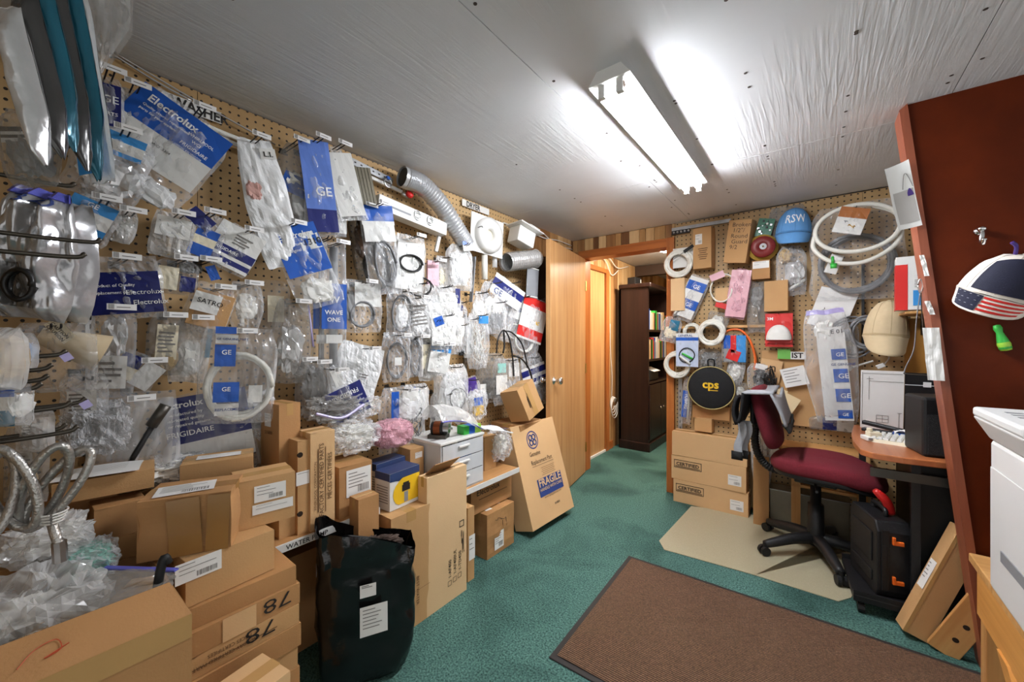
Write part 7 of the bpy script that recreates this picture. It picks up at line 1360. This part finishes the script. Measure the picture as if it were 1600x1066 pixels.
for k in (-1, 1): MB().bb((-.02+k*.022, -.01, -.15), (.004+k*.022, .01, 0)).build('arm', 'part_white', t, bevel=.004)
MB().cyl((.0, -.012, -.01), (.0, .012, -.01), .02, 14).build('boss', 'part_white', t); MB().cyl((0, .17, 0), (0, -.01, 0), .003, 6).build('hook_pin', 'hook_wire', t)
# ================================================================== hallway bookcase and wires
bc = thing('bookcase', 'dark wood bookcase with glass-front books in the hallway', 'bookcase', (-1.66, 4.85, 0), R(90)); bL, bD, bH = .86, .34, 1.86
MB().bb((-bL/2, -bD/2, 0), (-bL/2+.03, bD/2, bH)).build('side', 'dark_cabinet', bc); MB().bb((bL/2-.03, -bD/2, 0), (bL/2, bD/2, bH)).build('side', 'dark_cabinet', bc); MB().bb((-bL/2, bD/2-.02, 0), (bL/2, bD/2, bH)).build('back', 'dark_cabinet', bc)
MB().bb((-bL/2-.03, -bD/2-.04, bH), (bL/2+.03, bD/2, bH+.05)).build('cornice', 'dark_cabinet', bc, bevel=.012); MB().bb((-bL/2-.01, -bD/2-.02, 0), (bL/2+.01, bD/2, .10)).build('plinth', 'dark_cabinet', bc, bevel=.008)
for z in (.10, .76, 1.02, 1.36): MB().bb((-bL/2+.03, -bD/2+.005, z), (bL/2-.03, bD/2-.02, z+.025)).build('shelf', 'dark_cabinet', bc)
for k in range(2):
    d = MB().bb((-.40+.40*k, -bD/2-.012, .13), (-.01+.40*k, -bD/2+.006, .75)).build('door', 'dark_cabinet', bc, bevel=.004); MB().lathe([(0, .02), (.012, .016), (.012, .008), (.006, 0)], 12).build('knob', 'chrome', d, True, (-.05+.10*k, -bD/2-.012, .46), (R(90), 0, 0))
random.seed(11); BK = ['card_white', 'card_cream', 'part_black', 'card_red', 'card_blue', 'part_white', 'kraft_light', 'green_plastic', 'grey_plastic']
cnt = 0
for z, h0 in ((1.0455, .24), (1.3855, .22)):
    x = -.37; i = 0; seen = {}
    while x < .30:
        w_ = random.uniform(.022, .05); h = h0*random.uniform(.8, 1.08); m = BK[(i*5+int(z*10)) % 9]
        wpos = Vector((-1.66, 4.85, 0))+Matrix.Rotation(R(90), 3, 'Z') @ Vector((x+w_/2, -.03, z))
        seen[m] = seen.get(m, 0)+1
        t = thing('book', ('%s spine book on the %s shelf of the hallway bookcase' % ({'card_white': 'white', 'card_cream': 'cream', 'part_black': 'black', 'card_red': 'red', 'card_blue': 'blue', 'part_white': 'off-white', 'kraft_light': 'tan', 'green_plastic': 'green', 'grey_plastic': 'grey'}[m], ('middle' if z < 1.2 else 'upper')))+(', second of its colour' if seen[m] == 2 else ', third of its colour' if seen[m] == 3 else ''), 'book', wpos, R(90), 'books in the hallway bookcase')
        MB().bb((-w_/2, -.12, 0), (w_/2, -.117, h)).bb((-w_/2, -.12, 0), (-w_/2+.002, .08, h)).bb((w_/2-.002, -.12, 0), (w_/2, .08, h)).build('cover', m, t); MB().bb((-w_/2+.002, -.117, .003), (w_/2-.002, .077, h-.003)).build('pages', 'card_cream', t); x += w_+.003; i += 1
pr = thing('office_machine', 'dark printer with papers on the bookcase counter', 'printer', (-1.62, 4.72, .786), R(90)); MB().bb((-.16, -.10, 0), (.16, .10, .12)).build('body', 'part_black', pr, bevel=.01); MB().box((0, -.08, .13), (.22, .12, .004), M=Matrix.Rotation(R(20), 3, 'X')).build('paper', 'paper', pr)
t = thing('router', 'small black box on top of the hallway bookcase', 'box', (-1.70, 4.56, bH+.051), R(80)); MB().bb((-.07, -.05, 0), (.07, .05, .09)).build('case', 'part_black', t, bevel=.004); MB().bb((.05, -.052, .02), (.062, -.0505, .07)).build('label', CW, t)
wv = thing('loose_cord', 'tangled white cord hanging on the hallway panelling', 'cord', (hx+.012, 4.30, .95)); q0 = wv.location.copy()
MB().tube(spline([(0, -.02, .50), (0, -.01, .2), (.01, .01, -.1), (.01, .0, -.35)], 8), .004, 6).build('cord', 'cable_white', wv, True)
for k in range(4): MB().tube(arc((.012+.004*k, .02+.012*k, -.42-.02*k), .06+.01*k, 20*k, 20*k+330, 16, 'yz', 1.3), .004, 6).build('loop', 'cable_white', wv, True)
for k, pts in enumerate([[(3.56, 2.16), (3.8, 2.11), (4.1, 2.17), (4.3, 2.02), (4.5, 2.1)], [(3.6, 2.20), (3.9, 2.17), (4.2, 2.2), (4.45, 2.12), (4.8, 2.19)]]):
    single('cable', ['sagging white cable strung along the hallway wall top', 'tauter white cable strung along the hallway wall top'][k], 'cable', MB().tube(spline([(hx+.02+.01*k, y, z) for y, z in pts], 6), .006, 6), 'cable_white')
